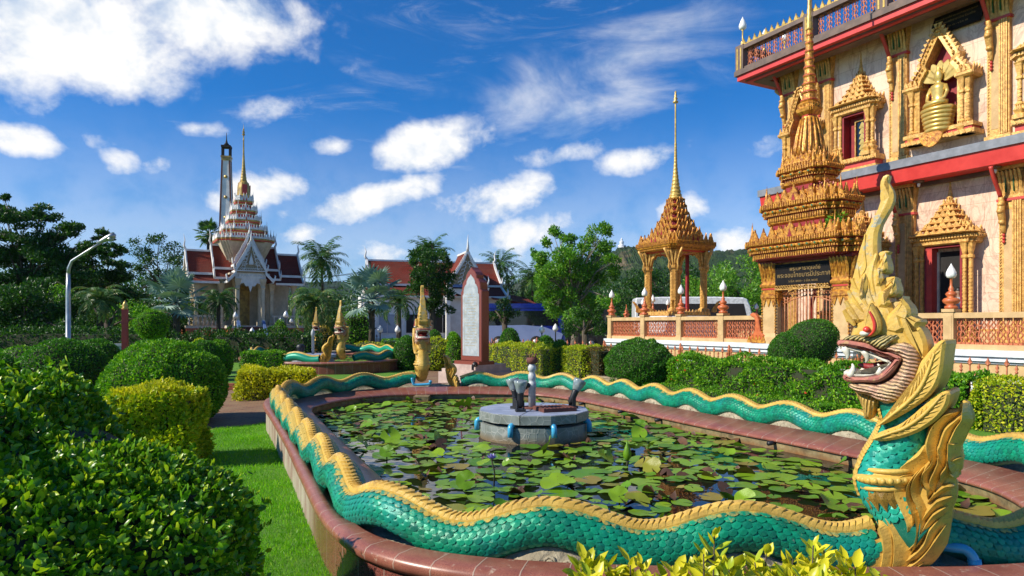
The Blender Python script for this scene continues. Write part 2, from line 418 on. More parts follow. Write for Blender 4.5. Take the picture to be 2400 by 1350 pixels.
def m_marble():
    t = NT('pink_marble'); v = t.obj()
    base = t.mix(t.mr(t.noise(v, 1.1, 6, .6), .35, .65), c4((.70, .50, .355)), c4((.79, .61, .45)))
    w = t.noise(t.mapv(v, (1, 1, .45), rot=(0, .5, 0)), 1.6, 8, .62, 1.6)
    vein = t.math('ABSOLUTE', t.math('SUBTRACT', w, .5)); f = t.mr(vein, 0, .05, .5, 0)
    w2 = t.noise(t.mapv(v, (1, 1, .6), rot=(0, .7, 0)), 4.2, 8, .65, 1.2)
    f2 = t.mr(t.math('ABSOLUTE', t.math('SUBTRACT', w2, .5)), 0, .03, .3, 0)
    c = t.mix(f, base, c4((.34, .17, .11))); c = t.mix(f2, c, c4((.46, .27, .19)))
    br = t.n('ShaderNodeTexBrick', {'Vector': t.mapv(v, rot=(R(90), 0, 0)), 'Scale': 1.0, 'Mortar Size': .006, 'Mortar Smooth': .2, 'Brick Width': 1.1, 'Row Height': .55, 'Color1': (1, 1, 1, 1), 'Color2': (.9, .9, .92, 1), 'Mortar': (.6, .5, .45, 1)}).outputs[0]
    c = t.mix(1.0, c, br, 'MULTIPLY')
    return t.out(t.bsdf(c, .32))
M['marble'] = m_marble()
def m_roof():
    t = NT('roof_tiles'); v = t.uv()
    br = t.n('ShaderNodeTexBrick', {'Vector': v, 'Scale': 1.0, 'Mortar Size': .022, 'Brick Width': .22, 'Row Height': .2, 'Color1': c4((.26, .034, .016)), 'Color2': c4((.17, .024, .012)), 'Mortar': c4((.08, .02, .015))})
    d = t.mix(t.mr(t.noise(t.obj(), .7, 6), .35, .7), br.outputs[0], c4((.15, .045, .03)))
    return t.out(t.bsdf(d, .8, 0.0, .15, nrm=t.bump(br.outputs[1], .6, -.02)))
M['roof_red'] = m_roof()
def m_granite():
    """polished red granite slabs with joints along the arc length stored in the UV map"""
    t = NT('red_granite'); uv = t.uv(); v = t.obj()
    s = t.n('ShaderNodeSeparateXYZ', {0: uv}); u = s.outputs[0]
    n = t.noise(v, 130, 3, .7); c = t.mix(t.mr(n, .42, .62), c4((.07, .022, .02)), c4((.30, .085, .065)))
    c = t.mix(t.mr(t.noise(v, 320, 1), .62, .70), c, c4((.36, .22, .18)))
    # greyer, rougher patches on the panels of the left side
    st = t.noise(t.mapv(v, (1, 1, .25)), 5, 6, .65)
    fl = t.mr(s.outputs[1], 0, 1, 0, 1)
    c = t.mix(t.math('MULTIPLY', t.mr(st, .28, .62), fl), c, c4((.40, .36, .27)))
    j = t.math('FRACT', t.math('DIVIDE', u, .30)); jd = t.math('ABSOLUTE', t.math('SUBTRACT', j, .5))
    jm = t.mr(jd, .484, .492)
    c = t.mix(t.math('MULTIPLY', jm, .6), c, c4((.42, .36, .3)))
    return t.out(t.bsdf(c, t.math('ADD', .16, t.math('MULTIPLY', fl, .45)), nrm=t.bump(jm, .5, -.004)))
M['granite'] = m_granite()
def m_coping():
    t = NT('coping_tile'); uv = t.uv(); v = t.obj(); u = t.n('ShaderNodeSeparateXYZ', {0: uv}).outputs[0]
    c = t.mix(t.mr(t.noise(v, 5, 6), .3, .7), c4((.22, .07, .045)), c4((.37, .145, .095)))
    c = t.mix(t.mr(t.noise(v, 160, 3, .7), .45, .65), c, c4((.17, .05, .04)))
    c = t.mix(t.mr(t.noise(v, 22, 5), .62, .72), c, c4((.42, .30, .22)))
    jd = t.math('ABSOLUTE', t.math('SUBTRACT', t.math('FRACT', t.math('DIVIDE', u, .26)), .5)); jm = t.mr(jd, .48, .49)
    c = t.mix(t.math('MULTIPLY', jm, .7), c, c4((.45, .36, .28)))
    return t.out(t.bsdf(c, .32, 0.0, .45, nrm=t.bump(jm, .5, -.004)))
M['coping'] = m_coping()
def m_innerwall():
    t = NT('pond_inner_wall'); v = t.obj(); z = t.n('ShaderNodeSeparateXYZ', {0: v}).outputs[2]
    c = t.mix(t.mr(t.noise(v, 7, 6), .35, .65), c4((.10, .075, .035)), c4((.30, .23, .11)))
    f = t.math('ADD', t.mr(z, .12, .2, 1, 0), t.mr(t.noise(v, 4, 4), .3, .7, -.4, .4), clamp=True)
    return t.out(t.bsdf(t.mix(f, c, c4((.20, .085, .02))), .6, nrm=t.bump(t.noise(v, 30), .5)))
M['inner_wall'] = m_innerwall()
def m_water():
    t = NT('pond_water'); v = t.obj()
    nr = t.bump(t.noise(v, 3.0, 3, .5), .06, .05)
    a = t.bsdf((.006, .008, .007, 1), .03, spec=.5, nrm=nr, IOR=1.33)
    return t.out(a)
M['water'] = m_water()
def m_scale(name, c, c2, gold=True, isl=True):
    """green glitter paint; gold overspray near the back crest, held in the point attribute 'mix'"""
    t = NT(name); v = t.obj()
    r = t.n('ShaderNodeNewGeometry').outputs['Random Per Island']
    cc = t.mix(r if isl else t.noise(v, 12), c4(c2), c4(c))
    gl = t.mr(t.noise(v, 420, 2), .60, .66); cc = t.mix(t.math('MULTIPLY', gl, .35), cc, c4((.12, .55, .36)))
    wr = t.mr(t.noise(v, 4.5, 6, .7), .56, .68); cc = t.mix(t.math('MULTIPLY', wr, .6), cc, c4((.015, .11, .09)))
    bl = t.mr(t.noise(t.mapv(v, loc=(5, 3, 1)), 2.2, 5, .6), .48, .62); cc = t.mix(t.math('MULTIPLY', bl, .45), cc, c4((.01, .27, .26)))
    chp = t.mr(t.noise(t.mapv(v, loc=(1, 7, 2)), 26, 5, .75), .66, .69); cc = t.mix(t.math('MULTIPLY', chp, .7), cc, c4((.36, .40, .30)))
    if gold:
        a = t.n('ShaderNodeAttribute', attribute_name='mix').outputs['Fac']
        n = t.noise(v, 16, 5, .7); f = t.mr(t.math('ADD', a, t.math('MULTIPLY', n, .9)), .98, 1.12)
        cc = t.mix(f, cc, c4((.52, .36, .07)))
    return t.out(t.bsdf(cc, .38, .1, .32, nrm=t.bump(t.noise(v, 150, 3), .35, .004)))
M['scale'] = m_scale('naga_scales', (.003, .28, .145), (.002, .14, .085))
M['scale_under'] = m_scale('naga_skin', (.006, .16, .10), (.004, .09, .07), False, False)
M['naga_gold'] = None
def m_nagagold():
    t = NT('naga_gold'); v = t.obj()
    c = t.mix(t.mr(t.noise(v, 5, 6), .3, .7), c4((.50, .30, .05)), c4((.72, .47, .10)))
    f = t.mr(t.noise(v, 13, 6, .7), .54, .58)
    z = t.n('ShaderNodeSeparateXYZ', {0: v}).outputs[2]
    c = t.mix(t.math('MULTIPLY', f, t.mr(z, 1.75, 2.35, 0, .9)), c, c4((.27, .33, .30)))     # worn paint on the horn
    c = t.mix(t.mr(t.noise(v, 38, 5, .7), .63, .68), c, c4((.17, .11, .04)))
    c = t.mix(t.math('MULTIPLY', t.mr(t.noise(t.mapv(v, loc=(3, 1, 4)), 2.6, 7, .7), .5, .66), .55), c, c4((.34, .20, .05)))
    cr = t.math('ABSOLUTE', t.math('SUBTRACT', t.noise(t.mapv(v, loc=(9, 2, 5)), 4.2, 8, .7, .8), .5)); c = t.mix(t.mr(cr, 0, .006, .65, 0), c, c4((.12, .07, .03)))
    return t.out(t.bsdf(c, .42, .0, .4, nrm=t.bump(t.noise(v, 40, 5), .35, .01)))
M['naga_gold'] = m_nagagold()
def m_mane(name, c, c2, dark, sc_, dist, rot, bumpd=.012):
    t = NT(name); v = t.obj()
    w = t.n('ShaderNodeTexWave', {'Vector': t.mapv(v, rot=rot), 'Scale': sc_, 'Distortion': dist, 'Detail': 2.0, 'Detail Scale': 1.6}, bands_direction='Z', wave_profile='SIN').outputs['Fac']
    cc = t.mix(t.mr(t.noise(v, 9, 4), .35, .65), c4(c2), c4(c))
    cc = t.mix(t.mr(w, .05, .22, 1, 0), cc, c4(dark))
    return t.out(t.bsdf(cc, .45, .05, .5, nrm=t.bump(w, .9, bumpd)))
M['mane'] = m_mane('naga_mane', (.66, .46, .24), (.56, .32, .22), (.14, .085, .065), 15, 3.0, (0, R(-12), 0))
M['brow'] = m_mane('naga_brow', (.58, .44, .17), (.40, .32, .12), (.03, .03, .02), 19, 3, (0, R(38), 0))
M['beard'] = m_mane('naga_beard', (.62, .40, .10), (.50, .31, .08), (.34, .2, .05), 17, 1.4, (0, R(82), 0))
def m_grass():
    t = NT('grass_ground'); v = t.obj()
    c = t.mix(t.mr(t.noise(v, 1.2, 6), .3, .7), c4((.05, .15, .006)), c4((.10, .27, .010)))
    c = t.mix(t.mr(t.noise(v, 60, 4, .7), .4, .7), c, c4((.14, .32, .012)))
    return t.out(t.bsdf(c, .8, nrm=t.bump(t.noise(v, 90, 4), .9, .02)))
M['grass'] = m_grass()
M['blade'] = leafmat('grass_blades', (.12, .36, .006), (.21, .52, .010), (.34, .60, .02), .2, rough=.5, tr=.35)
def m_brick():
    t = NT('brick_paving'); v = t.obj()
    b = t.n('ShaderNodeTexBrick', {'Vector': v, 'Scale': 1.0, 'Mortar Size': .008, 'Brick Width': .22, 'Row Height': .11, 'Color1': c4((.27, .13, .06)), 'Color2': c4((.19, .095, .05)), 'Mortar': c4((.07, .05, .03))})
    c = t.mix(t.mr(t.noise(v, 2, 6), .4, .7), b.outputs[0], c4((.26, .17, .085)))
    return t.out(t.bsdf(c, .85, nrm=t.bump(b.outputs[1], .6, -.008)))
M['brick'] = m_brick()
def m_drum():
    t = NT('crazy_tile'); v = t.obj()
    d = t.n('ShaderNodeTexVoronoi', {'Vector': t.mapv(v, (1, 1, 1)), 'Scale': 9.0}, feature='DISTANCE_TO_EDGE').outputs[0]
    j = t.mr(d, .02, .05, 1, 0)
    c = t.mix(t.mr(t.noise(v, 4, 5), .35, .65), c4((.15, .17, .15)), c4((.24, .27, .26)))
    c = t.mix(t.math('MULTIPLY', j, .6), c, c4((.36, .37, .34)))
    z = t.n('ShaderNodeSeparateXYZ', {0: v}).outputs[2]
    c = t.mix(t.mr(z, .16, .26, .8, 0), c, c4((.16, .10, .035)))
    return t.out(t.bsdf(c, .5, nrm=t.bump(j, .4, .006)))
M['drum'] = m_drum()
M['slab'] = mat('slab_top', (.34, .38, .50), (.25, .29, .38), ns=5, rough=.45)
def m_pad():
    t = NT('lily_pad'); oi = t.n('ShaderNodeObjectInfo').outputs['Random']; ri = t.n('ShaderNodeNewGeometry').outputs['Random Per Island']
    r = t.math('FRACT', t.math('ADD', oi, ri)); v = t.obj()
    c = t.mix(r, c4((.085, .23, .010)), c4((.24, .39, .018)))
    c = t.mix(t.mr(t.math('FRACT', t.math('MULTIPLY', r, 17.3)), .90, .97), c, c4((.28, .22, .03)))
    c = t.mix(t.mr(t.noise(v, 9, 5, .7), .60, .68), c, c4((.16, .11, .03)))
    a = t.bsdf(c, .36, spec=.35, nrm=t.bump(t.noise(v, 14, 3), .3, .01))
    b = t.n('ShaderNodeBsdfTranslucent', {0: c}).outputs[0]
    return t.out(t.n('ShaderNodeMixShader', {0: .15, 1: a, 2: b}).outputs[0])
M['pad'] = m_pad()
M['pad_brown'] = mat('dead_pad', (.13, .06, .025), (.07, .035, .018), ns=9, rough=.5)
M['petal'] = mat('lily_petal', (.30, .25, .65), rough=.5)
M['pink'] = mat('pink_flower', (.55, .14, .10), rough=.5)
M['red_flower'] = mat('red_flower', (.55, .06, .02), rough=.5)
M['stele_face'] = mat('stele_face', (.42, .46, .48), (.30, .34, .36), ns=5, rough=.35, speck=(.40, .33, .18), sps=26, spt=.63)
M['stele'] = mat('stele_granite', (.25, .065, .045), (.17, .045, .032), ns=120, detail=3, rough=.25)
M['stele_side'] = M['stele']
M['pink_stone'] = mat('pink_stone', (.50, .38, .32), (.38, .28, .24), ns=4, rough=.6)
M['hill'] = None
def m_hill(name, a, b, c_, sc_):
    t = NT(name); v = t.obj()
    c = t.mix(t.mr(t.noise(v, sc_, 6, .65), .38, .62), c4(a), c4(b))
    c = t.mix(t.mr(t.noise(v, sc_*.35, 5, .6), .60, .68), c, c4(c_))
    return t.out(t.bsdf(c, .9, spec=.1, nrm=t.bump(t.noise(v, sc_*1.3, 5, .7), 1.0, 14)))
M['hill'] = m_hill('hill_forest', (.014, .034, .010), (.05, .085, .024), (.16, .12, .07), .035)
M['mountain'] = m_hill('mountain_forest', (.012, .03, .012), (.035, .06, .022), (.05, .06, .03), .01)
M['bus_blue'] = mat('bus_blue', (.012, .03, .30), rough=.2, spec=.6)
M['bus_pale'] = mat('bus_pale', (.28, .36, .62), (.24, .31, .55), ns=1, rough=.25)
M['bus_white'] = mat('bus_white', (.75, .76, .78), rough=.2)
M['bus_glass'] = mat('bus_glass', (.01, .014, .02), rough=.05, spec=.8)
M['tyre'] = mat('tyre', (.015, .015, .015), rough=.8)
M['cloth_white'] = mat('cloth_white', (.7, .7, .7), rough=.8)
M['cloth_grey'] = mat('cloth_grey', (.35, .36, .38), rough=.8)
M['hair'] = mat('hair', (.01, .008, .007), rough=.5)
M['gilt'] = mat('gilt_statue', (.75, .53, .16), (.6, .4, .1), ns=5, rough=.3, metal=.5)
M['green_inlay'] = mat('green_inlay', (.04, .20, .08), rough=.3)
M['white_statue'] = mat('white_statue', (.8, .8, .8), rough=.6)
M['blue_inlay'] = mat('blue_inlay', (.14, .22, .42), (.09, .15, .3), rough=.3)
M['window_glass'] = mat('window_glass', (.30, .34, .42), (.2, .24, .32), ns=1, rough=.1)
# ---------------- the ground and the far hills
def struct(name, me_or_mb, m=None, label=None, kind='structure'):
    o = me_or_mb.obj(name, m) if isinstance(me_or_mb, MB) else link(name, me_or_mb)
    o['kind'] = kind
    if label: o['label'] = label
    return o
def sheet(name, poly, z, m, label):
    b = MB(); b.add([(x, y, z) for x, y in poly], [tuple(range(len(poly)))])
    return struct(name, b, m, label)
b = MB(); b.add([(-1450, -19, -.012), (1450, -19, -.012), (1450, 2250, -.012), (-1450, 2250, -.012)], [(0, 1, 2, 3)])
struct('ground', b, M['grass'], 'green lawn and garden ground around the lotus ponds')
sheet('brick_path', [(-9.5, 11.2), (-6.6, 10.2), (-5.2, 11.6), (-4.2, 13.0), (-4.3, 14.2), (-3.4, 16.2), (-1.8, 16.8), (1.4, 16.4), (2.9, 15.0), (4.6, 11.6), (6.6, 7.4), (7.2, 5), (8.2, 5), (7.8, 7.8), (5.4, 12.2), (3.7, 15.6), (2.3, 18), (1.5, 23), (.3, 30), (-3, 40), (-3.6, 23), (-4.4, 19.0), (-6, 18.7), (-8.5, 18.8), (-10, 16.5)], -.008, M['brick'], 'shaded brick path between the lawns and the lotus pond')
sheet('far_pavement', [(-34, 40), (34, 40), (60, 120), (-60, 120)], -.008, M['sand_kerb'], 'pale paving around the far temple buildings')
def ridge(name, pts, depth, mt, label, seed, rough=.06):
    """a hill: skyline points (x, y, height), falling to the ground before and behind, with spurs and gullies"""
    P = catmull(pts, 26, closed=False); r = np.random.default_rng(seed); K = 61; n = len(P)
    u = np.linspace(-1, 1, K); f = np.maximum(0, 1-np.abs(u)**1.35)
    X = np.repeat(P[:, 0:1], K, 1); Y = P[:, 1:2]+u[None]*depth; Z = P[:, 2:3]*f[None]
    Q = np.stack([X.ravel(), Y.ravel(), 0*X.ravel()], 1)
    w = (1-np.abs(2*f-1)**2)[None]
    Z = Z*(1+w*rough*(lump(Q/depth*6, 1.6, 1, seed)+lump(Q/depth*17, .9, 1, seed+1)).reshape(n, K))+depth*.004*r.normal(size=(n, K))*f[None]
    idx = np.arange(n*K).reshape(n, K); fc = np.stack([idx[:-1, :-1], idx[1:, :-1], idx[1:, 1:], idx[:-1, 1:]], -1).reshape(-1, 4)
    return struct(name, np_mesh(name, np.stack([X, Y, Z], -1).reshape(-1, 3), [(fc, 0)], [mt], smooth=True), label=label)
def sky_pt(px, py, Y): p = at(px, py, Y); return (p.x, p.y, max(p.z, 1))
HY = 800
ridge('hills', [sky_pt(1180, 700, HY), sky_pt(1330, 640, HY), sky_pt(1420, 600, HY), sky_pt(1457, 581, HY), sky_pt(1500, 582, HY), sky_pt(1580, 588, HY), sky_pt(1680, 592, HY), sky_pt(1800, 584, HY), sky_pt(2000, 600, HY), sky_pt(2300, 640, HY)], 300, M['hill'], 'forested green hill beyond the golden pavilion', 5, .10)
MY = 1500
ridge('mountains', [sky_pt(380, 720, MY), sky_pt(560, 700, MY), sky_pt(690, 672, MY), sky_pt(770, 660, MY), sky_pt(850, 668, MY), sky_pt(920, 690, MY), sky_pt(1080, 660, MY), sky_pt(1190, 668, MY), sky_pt(1250, 640, MY), sky_pt(1330, 640, MY), sky_pt(1500, 690, MY)], 420, M['mountain'], 'blue mountain ridge far behind the coconut palms', 8, .10)
# ---------------- point in polygon
def inpoly(P, poly):
    x, y = P[:, 0], P[:, 1]; ins = np.zeros(len(P), bool); j = len(poly)-1
    for i in range(len(poly)):
        xi, yi = poly[i]; xj, yj = poly[j]
        c = ((yi > y) != (yj > y)) & (x < (xj-xi)*(y-yi)/((yj-yi) if yj != yi else 1e-9)+xi)
        ins ^= c; j = i
    return ins
def set_uv(me, uv):
    L = me.uv_layers.new(name='UVMap'); vi = np.zeros(len(me.loops), np.int32); me.loops.foreach_get('vertex_index', vi)
    L.data.foreach_set('uv', np.asarray(uv, np.float32)[vi].ravel())
def strip(name, rings, m, parent, u, v2, smooth=True):
    """rings: [K][n][3] long strips joined side by side; u per column, v2 per column"""
    A = np.array(rings); K, n = A.shape[:2]
    idx = np.arange(K*n).reshape(K, n)
    f = np.stack([idx[:-1, :-1], idx[:-1, 1:], idx[1:, 1:], idx[1:, :-1]], -1).reshape(-1, 4)
    me = np_mesh(name, A.reshape(-1, 3), [(f, 0)], [m], smooth=smooth)
    set_uv(me, np.stack([np.tile(u, K), np.tile(v2, K)], 1))
    return link(name, me, parent)
PC = [(-1.05, 4.85), (-1.75, 6.4), (-2.4, 7.9), (-3.3, 10), (-4.1, 12), (-4.15, 13.1), (-3.65, 14.4), (-2.8, 15.2), (-1.8, 15.5), (-.5, 15.6), (.9, 15.2), (1.8, 14), (2.5, 12.5), (3.4, 10.4), (4.1, 9), (4.75, 7.5), (5, 6.3), (4.6, 5.1), (3.8, 4.4), (2.8, 4.1), (1.5, 4.05), (.3, 4.13), (-.5, 4.33)]
PO = [(-1.24, 4.79), (-1.93, 6.38), (-2.57, 7.92), (-3.48, 10.03), (-4.34, 12.05), (-4.5, 13.2), (-3.95, 14.65), (-3.0, 15.55), (-1.8, 15.9), (-.5, 16), (1.1, 15.55), (2.1, 14.2), (2.82, 12.68), (3.72, 10.6), (4.43, 9.2), (5.1, 7.6), (5.4, 6.3), (4.95, 4.9), (4.05, 4.05), (2.9, 3.73), (1.45, 3.68), (.22, 3.75), (-.68, 4.08)]
RIMZ = .43; BEDZ = .335; WATZ = .14
def build_pond(PC, PO, label, sub, grey_span=None, inner=.56, lab2=None):
    C = catmull(PC, sub); O = catmull(PO, sub); n = len(C)
    T = unit(np.roll(C, -1, 0)-np.roll(C, 1, 0)); E = unit(O-C)
    nin = np.stack([-T[:, 1], T[:, 0]], 1); sg = -np.sign(np.sum(nin*E, 1))[:, None]; nin = nin*sg
    I = C+nin*inner
    cl = lambda a: np.concatenate([a, a[:1]])
    L = np.concatenate([[0], np.cumsum(np.linalg.norm(cl(O)[1:]-cl(O)[:-1], axis=1))])
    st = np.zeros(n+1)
    if grey_span is not None:
        k = np.arange(n+1)/sub; st = np.clip((k-grey_span[0])/.5, 0, 1)*np.clip((grey_span[1]-k)/.3, 0, 1)
    def ring(P, z): P = cl(P); return np.concatenate([P, np.full((len(P), 1), z)], 1)
    th = thing('pond_wall', label, 'pond wall')
    z = RIMZ
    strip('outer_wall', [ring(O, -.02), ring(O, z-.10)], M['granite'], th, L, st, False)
    ow = [(0, z-.10), (.035, z-.095), (.055, z-.07), (.06, z-.04), (.045, z-.012), (.01, z+.004)]
    rr = [ring(O+E*a, zz) for a, zz in ow]+[ring(O-E*.09, z+.006), ring(C+(O-C)*.55, z+.004)]
    strip('outer_coping', rr, M['coping'], th, L, st*0)
    strip('planting_bed', [ring(C+(O-C)*.55, z+.004), ring(C+(O-C)*.53, z-.012), ring(C+E*.1, BEDZ), ring(C+nin*.13, BEDZ), ring(C+nin*.16, z-.05)], M['filler'], th, L, st*0)
    ic = [(.155, z-.045), (.17, z-.035), (inner-.03, z-.135), (inner, z-.15), (inner+.005, z-.18), (inner-.03, z-.19)]
    strip('inner_coping', [ring(C+nin*a, zz) for a, zz in ic], M['coping'], th, L, st*0)
    strip('inner_wall', [ring(C+nin*(inner-.03), z-.19), ring(C+nin*(inner-.03), -.02)], M['inner_wall'], th, L, st*0, False)
    b = MB(); W = C+nin*(inner-.1); b.add([(x, y, WATZ) for x, y in W], [tuple(range(len(W)))])
    wo = struct('pond_water', b, M['water'], lab2)
    return th, C, I, E, nin, O
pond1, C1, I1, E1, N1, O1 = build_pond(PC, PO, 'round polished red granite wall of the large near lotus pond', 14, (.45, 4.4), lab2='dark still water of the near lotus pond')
PC2 = [(-8.3, 25.3), (-6.6, 25.0), (-5.3, 26), (-4.7, 28.2), (-4.9, 31), (-5.9, 33.6), (-7.6, 35.4), (-9.4, 35.4), (-11, 33.6), (-11.6, 31), (-10.8, 28.3), (-9.7, 26.3)]
PO2 = [(-8.4, 24.85), (-6.4, 24.55), (-4.95, 25.7), (-4.3, 28.1), (-4.5, 31.1), (-5.6, 33.9), (-7.5, 35.85), (-9.5, 35.85), (-11.3, 33.9), (-12.0, 31), (-11.2, 28.1), (-10, 25.9)]
pond2, C2, I2, E2, N2, O2 = build_pond(PC2, PO2, 'dark red granite wall of the smaller pond farther back', 8, lab2='dark water of the second pond farther back')
# ---------------- naga bodies
class Path:
    def __init__(s, P, ctr):
        s.P = P; s.L = np.concatenate([[0], np.cumsum(np.linalg.norm(P[1:]-P[:-1], axis=1))]); s.len = s.L[-1]
        T = np.gradient(P, axis=0); T = unit(T); s.T = T
        n = np.stack([T[:, 1], -T[:, 0]], 1)
        sg = 1 if np.mean(np.sum(n*(P-ctr), 1)) > 0 else -1
        s.N = n*sg
    def ev(s, q):
        f = lambda A: np.stack([np.interp(q, s.L, A[:, k]) for k in range(A.shape[1])], -1)
        return f(s.P), unit(f(s.T)), unit(f(s.N))
def sub_curve(C, p_from, p_to, direction):
    n = len(C); a = int(np.argmin(np.linalg.norm(C-np.array(p_from), axis=1))); e = int(np.argmin(np.linalg.norm(C-np.array(p_to), axis=1)))
    idx = []; i = a
    while True:
        idx.append(i % n)
        if i % n == e: break
        i += direction
    return C[idx]
def naga_body(parent, path, r0, lam=1.13, amp=.062, phase=0.0, scales=True, ends=(1, 1), ds=.03, seg=22, fill=True, overspray=None):
    q = np.arange(0, path.len, ds)
    rr = lambda s: r0*np.clip(.80+.20*np.minimum(s/.5, 1), 0, 1)*(ends[1]+(1-ends[1])*np.minimum((path.len-s)/1.2, 1))
    zc = lambda s: BEDZ+r0*.93+amp*(1+np.sin(2*np.pi*s/lam+phase))
    def pos(s, phi, rho):
        P, T, N = path.ev(s)
        sl = 2*np.pi*amp/lam*np.cos(2*np.pi*s/lam+phase); k = 1/np.sqrt(1+sl*sl)
        U = np.concatenate([-T*(sl*k)[..., None], k[..., None]], -1); Nn = np.concatenate([N, np.zeros(N.shape[:-1]+(1,))], -1)
        c = np.concatenate([P, zc(s)[..., None]], -1)
        return c+rho[..., None]*(U*np.cos(phi)[..., None]+Nn*np.sin(phi)[..., None])
    S, PH = np.meshgrid(q, np.linspace(0, 2*np.pi, seg, endpoint=False), indexing='ij')
    V = pos(S, PH, rr(S)*1.0); n = len(q); idx = np.arange(n*seg).reshape(n, seg); nx = np.roll(idx, -1, 1)
    f = np.stack([idx[:-1], nx[:-1], nx[1:], idx[1:]], -1).reshape(-1, 4)
    lim = lambda ph: np.abs((ph+np.pi) % (2*np.pi)-np.pi)
    att = np.clip(.55-lim(PH)/np.radians(115), -1, 1)
    VV = [V.reshape(-1, 3)]; G = [(f, 0)]; AT = [att.ravel()]; o = V.shape[0]*V.shape[1]
    if scales:
        w = .052; rowp = .036; rows = int((r0*np.radians(122))/rowp)
        tpl = np.array([(-.5, 0, .1), (.5, 0, .1), (.56, .55, .55), (.38, 1.0, .9), (0, 1.2, 1), (-.38, 1.0, .9), (-.56, .55, .55), (0, .5, 1.0)])
        tf = np.array([(7, 0, 1), (7, 1, 2), (7, 2, 3), (7, 3, 4), (7, 4, 5), (7, 5, 6), (7, 6, 0)])
        for side in (1, -1):
            for k in range(rows):
                phi0 = np.radians(17)+k*rowp/r0
                s0 = np.arange(.02+(k % 2)*w*.5, path.len-.03, w); s0 = s0+rng.normal(size=len(s0))*.002
                s = s0[:, None]+tpl[None, :, 0]*w*1.0; ph = phi0+(tpl[None, :, 1]*rowp*1.18+rng.normal(size=(len(s0), 1))*.0015)/r0
                lift = .002+tpl[None, :, 2]*(.0085+rng.normal(size=(len(s0), 1))*.001)
                s = np.clip(s, 0, path.len)
                P = pos(s, side*np.broadcast_to(ph, s.shape), rr(s)+lift)
                VV.append(P.reshape(-1, 3)); m = len(s0)
                fc = (tf[None]+(np.arange(m)*8)[:, None, None]+o).reshape(-1, 3)
                if side < 0: fc = fc[:, ::-1]
                G.append((fc, 1)); o += m*8
                os_ = 0 if overspray is None else np.interp(s0, overspray[0], overspray[1])
                a = np.clip(.72-phi0/np.radians(115)+os_, -1, 1)
                AT.append(np.repeat(np.broadcast_to(a, (m,)), 8))
    me = np_mesh('body', np.concatenate(VV), G, [M['scale_under'], M['scale']] if scales else [M['scale'], M['scale']], np.concatenate(AT))
    sm = np.ones(len(me.polygons), bool); sm[len(f):] = False; me.polygons.foreach_set('use_smooth', sm)
    bo = link('body', me, parent)
    # crest of overlapping gilded plates along the back
    st = .05 if scales else .16
    rings = []
    lat = np.array([-.052, -.050, -.042, -.021, 0, .021, .042, .050, .052]); sk = np.array([0, .0, .25, .7, 1, .7, .25, 0, 0])*st*.75
    for s0 in np.arange(0.02, path.len-.02, st):
        for ss, h in ((s0, .034), (s0+st*.5, .043), (s0+st*.94, .046)):
            s = np.clip(ss+sk, 0, path.len); R_ = rr(s); hh = np.array([-.026, h*.15, h*.75, h*.97, h*1.03, h*.97, h*.75, h*.15, -.026])
            rho = np.hypot(lat, R_+hh); phi = np.arctan2(lat, R_+hh)
            rings.append(pos(s, phi, rho))
    A = np.array(rings); n, k = A.shape[:2]; idx = np.arange(n*k).reshape(n, k)
    f = np.stack([idx[:-1, :-1], idx[:-1, 1:], idx[1:, 1:], idx[1:, :-1]], -1).reshape(-1, 4)
    link('back_crest', np_mesh('back_crest', A.reshape(-1, 3), [(f, 0)], [M['naga_gold']]), parent)
    hum = []
    if fill:
        k = 0
        while True:
            s = ((np.pi/2-phase)/(2*np.pi)+k)*lam; k += 1
            if s > path.len-.15: break
            if s > .15: hum.append(s)
    return hum, pos
def carved_filler(parent, path, s, r0):
    """rough stone with carved scrolls under a raised bend of the body"""
    P, T, N = path.ev(np.array([s])); P = P[0]; T = T[0]; N = N[0]
    b = MB(); n = 13; m = 7; V = []; rnd = np.random.default_rng(int(s*100))
    for i in range(n):
        u = i/(n-1)*2-1; h = .155*(1-u*u)+.012
        for j in range(m):
            a = math.pi*j/(m-1); w = .15*(1-.3*u*u)
            p = P+T*u*.34+N*(w*math.cos(a)); V.append((p[0]+rnd.normal()*.004, p[1]+rnd.normal()*.004, BEDZ-.01+h*math.sin(a)*(1+rnd.normal()*.06)))
    F = [(i*m+j, i*m+j+1, (i+1)*m+j+1, (i+1)*m+j) for i in range(n-1) for j in range(m-1)]
    b.add(V, F)
    for sd in (1, -1):
        for (u, rad, hz) in ((-.20, .022, .045), (-.10, .034, .06), (0.0, .042, .07), (.11, .034, .06), (.2, .022, .04)):
            pts = []
            for k in range(15):
                a = k/14*3.6*math.pi; rr_ = rad*(1-k/17)
                p = P+T*(u+rr_*math.cos(a))+N*sd*(.145-(hz+rr_*math.sin(a))*.25); pts.append((p[0], p[1], BEDZ+hz*.8+rr_*math.sin(a)))
            b.tube(pts, [.011]*12+[.01, .009, .006], 6)
    return b.obj('carved_filler', M['filler'], parent)
ctr1 = np.array([.4, 9.8]); ctr2 = np.array([-8.2, 30.3])
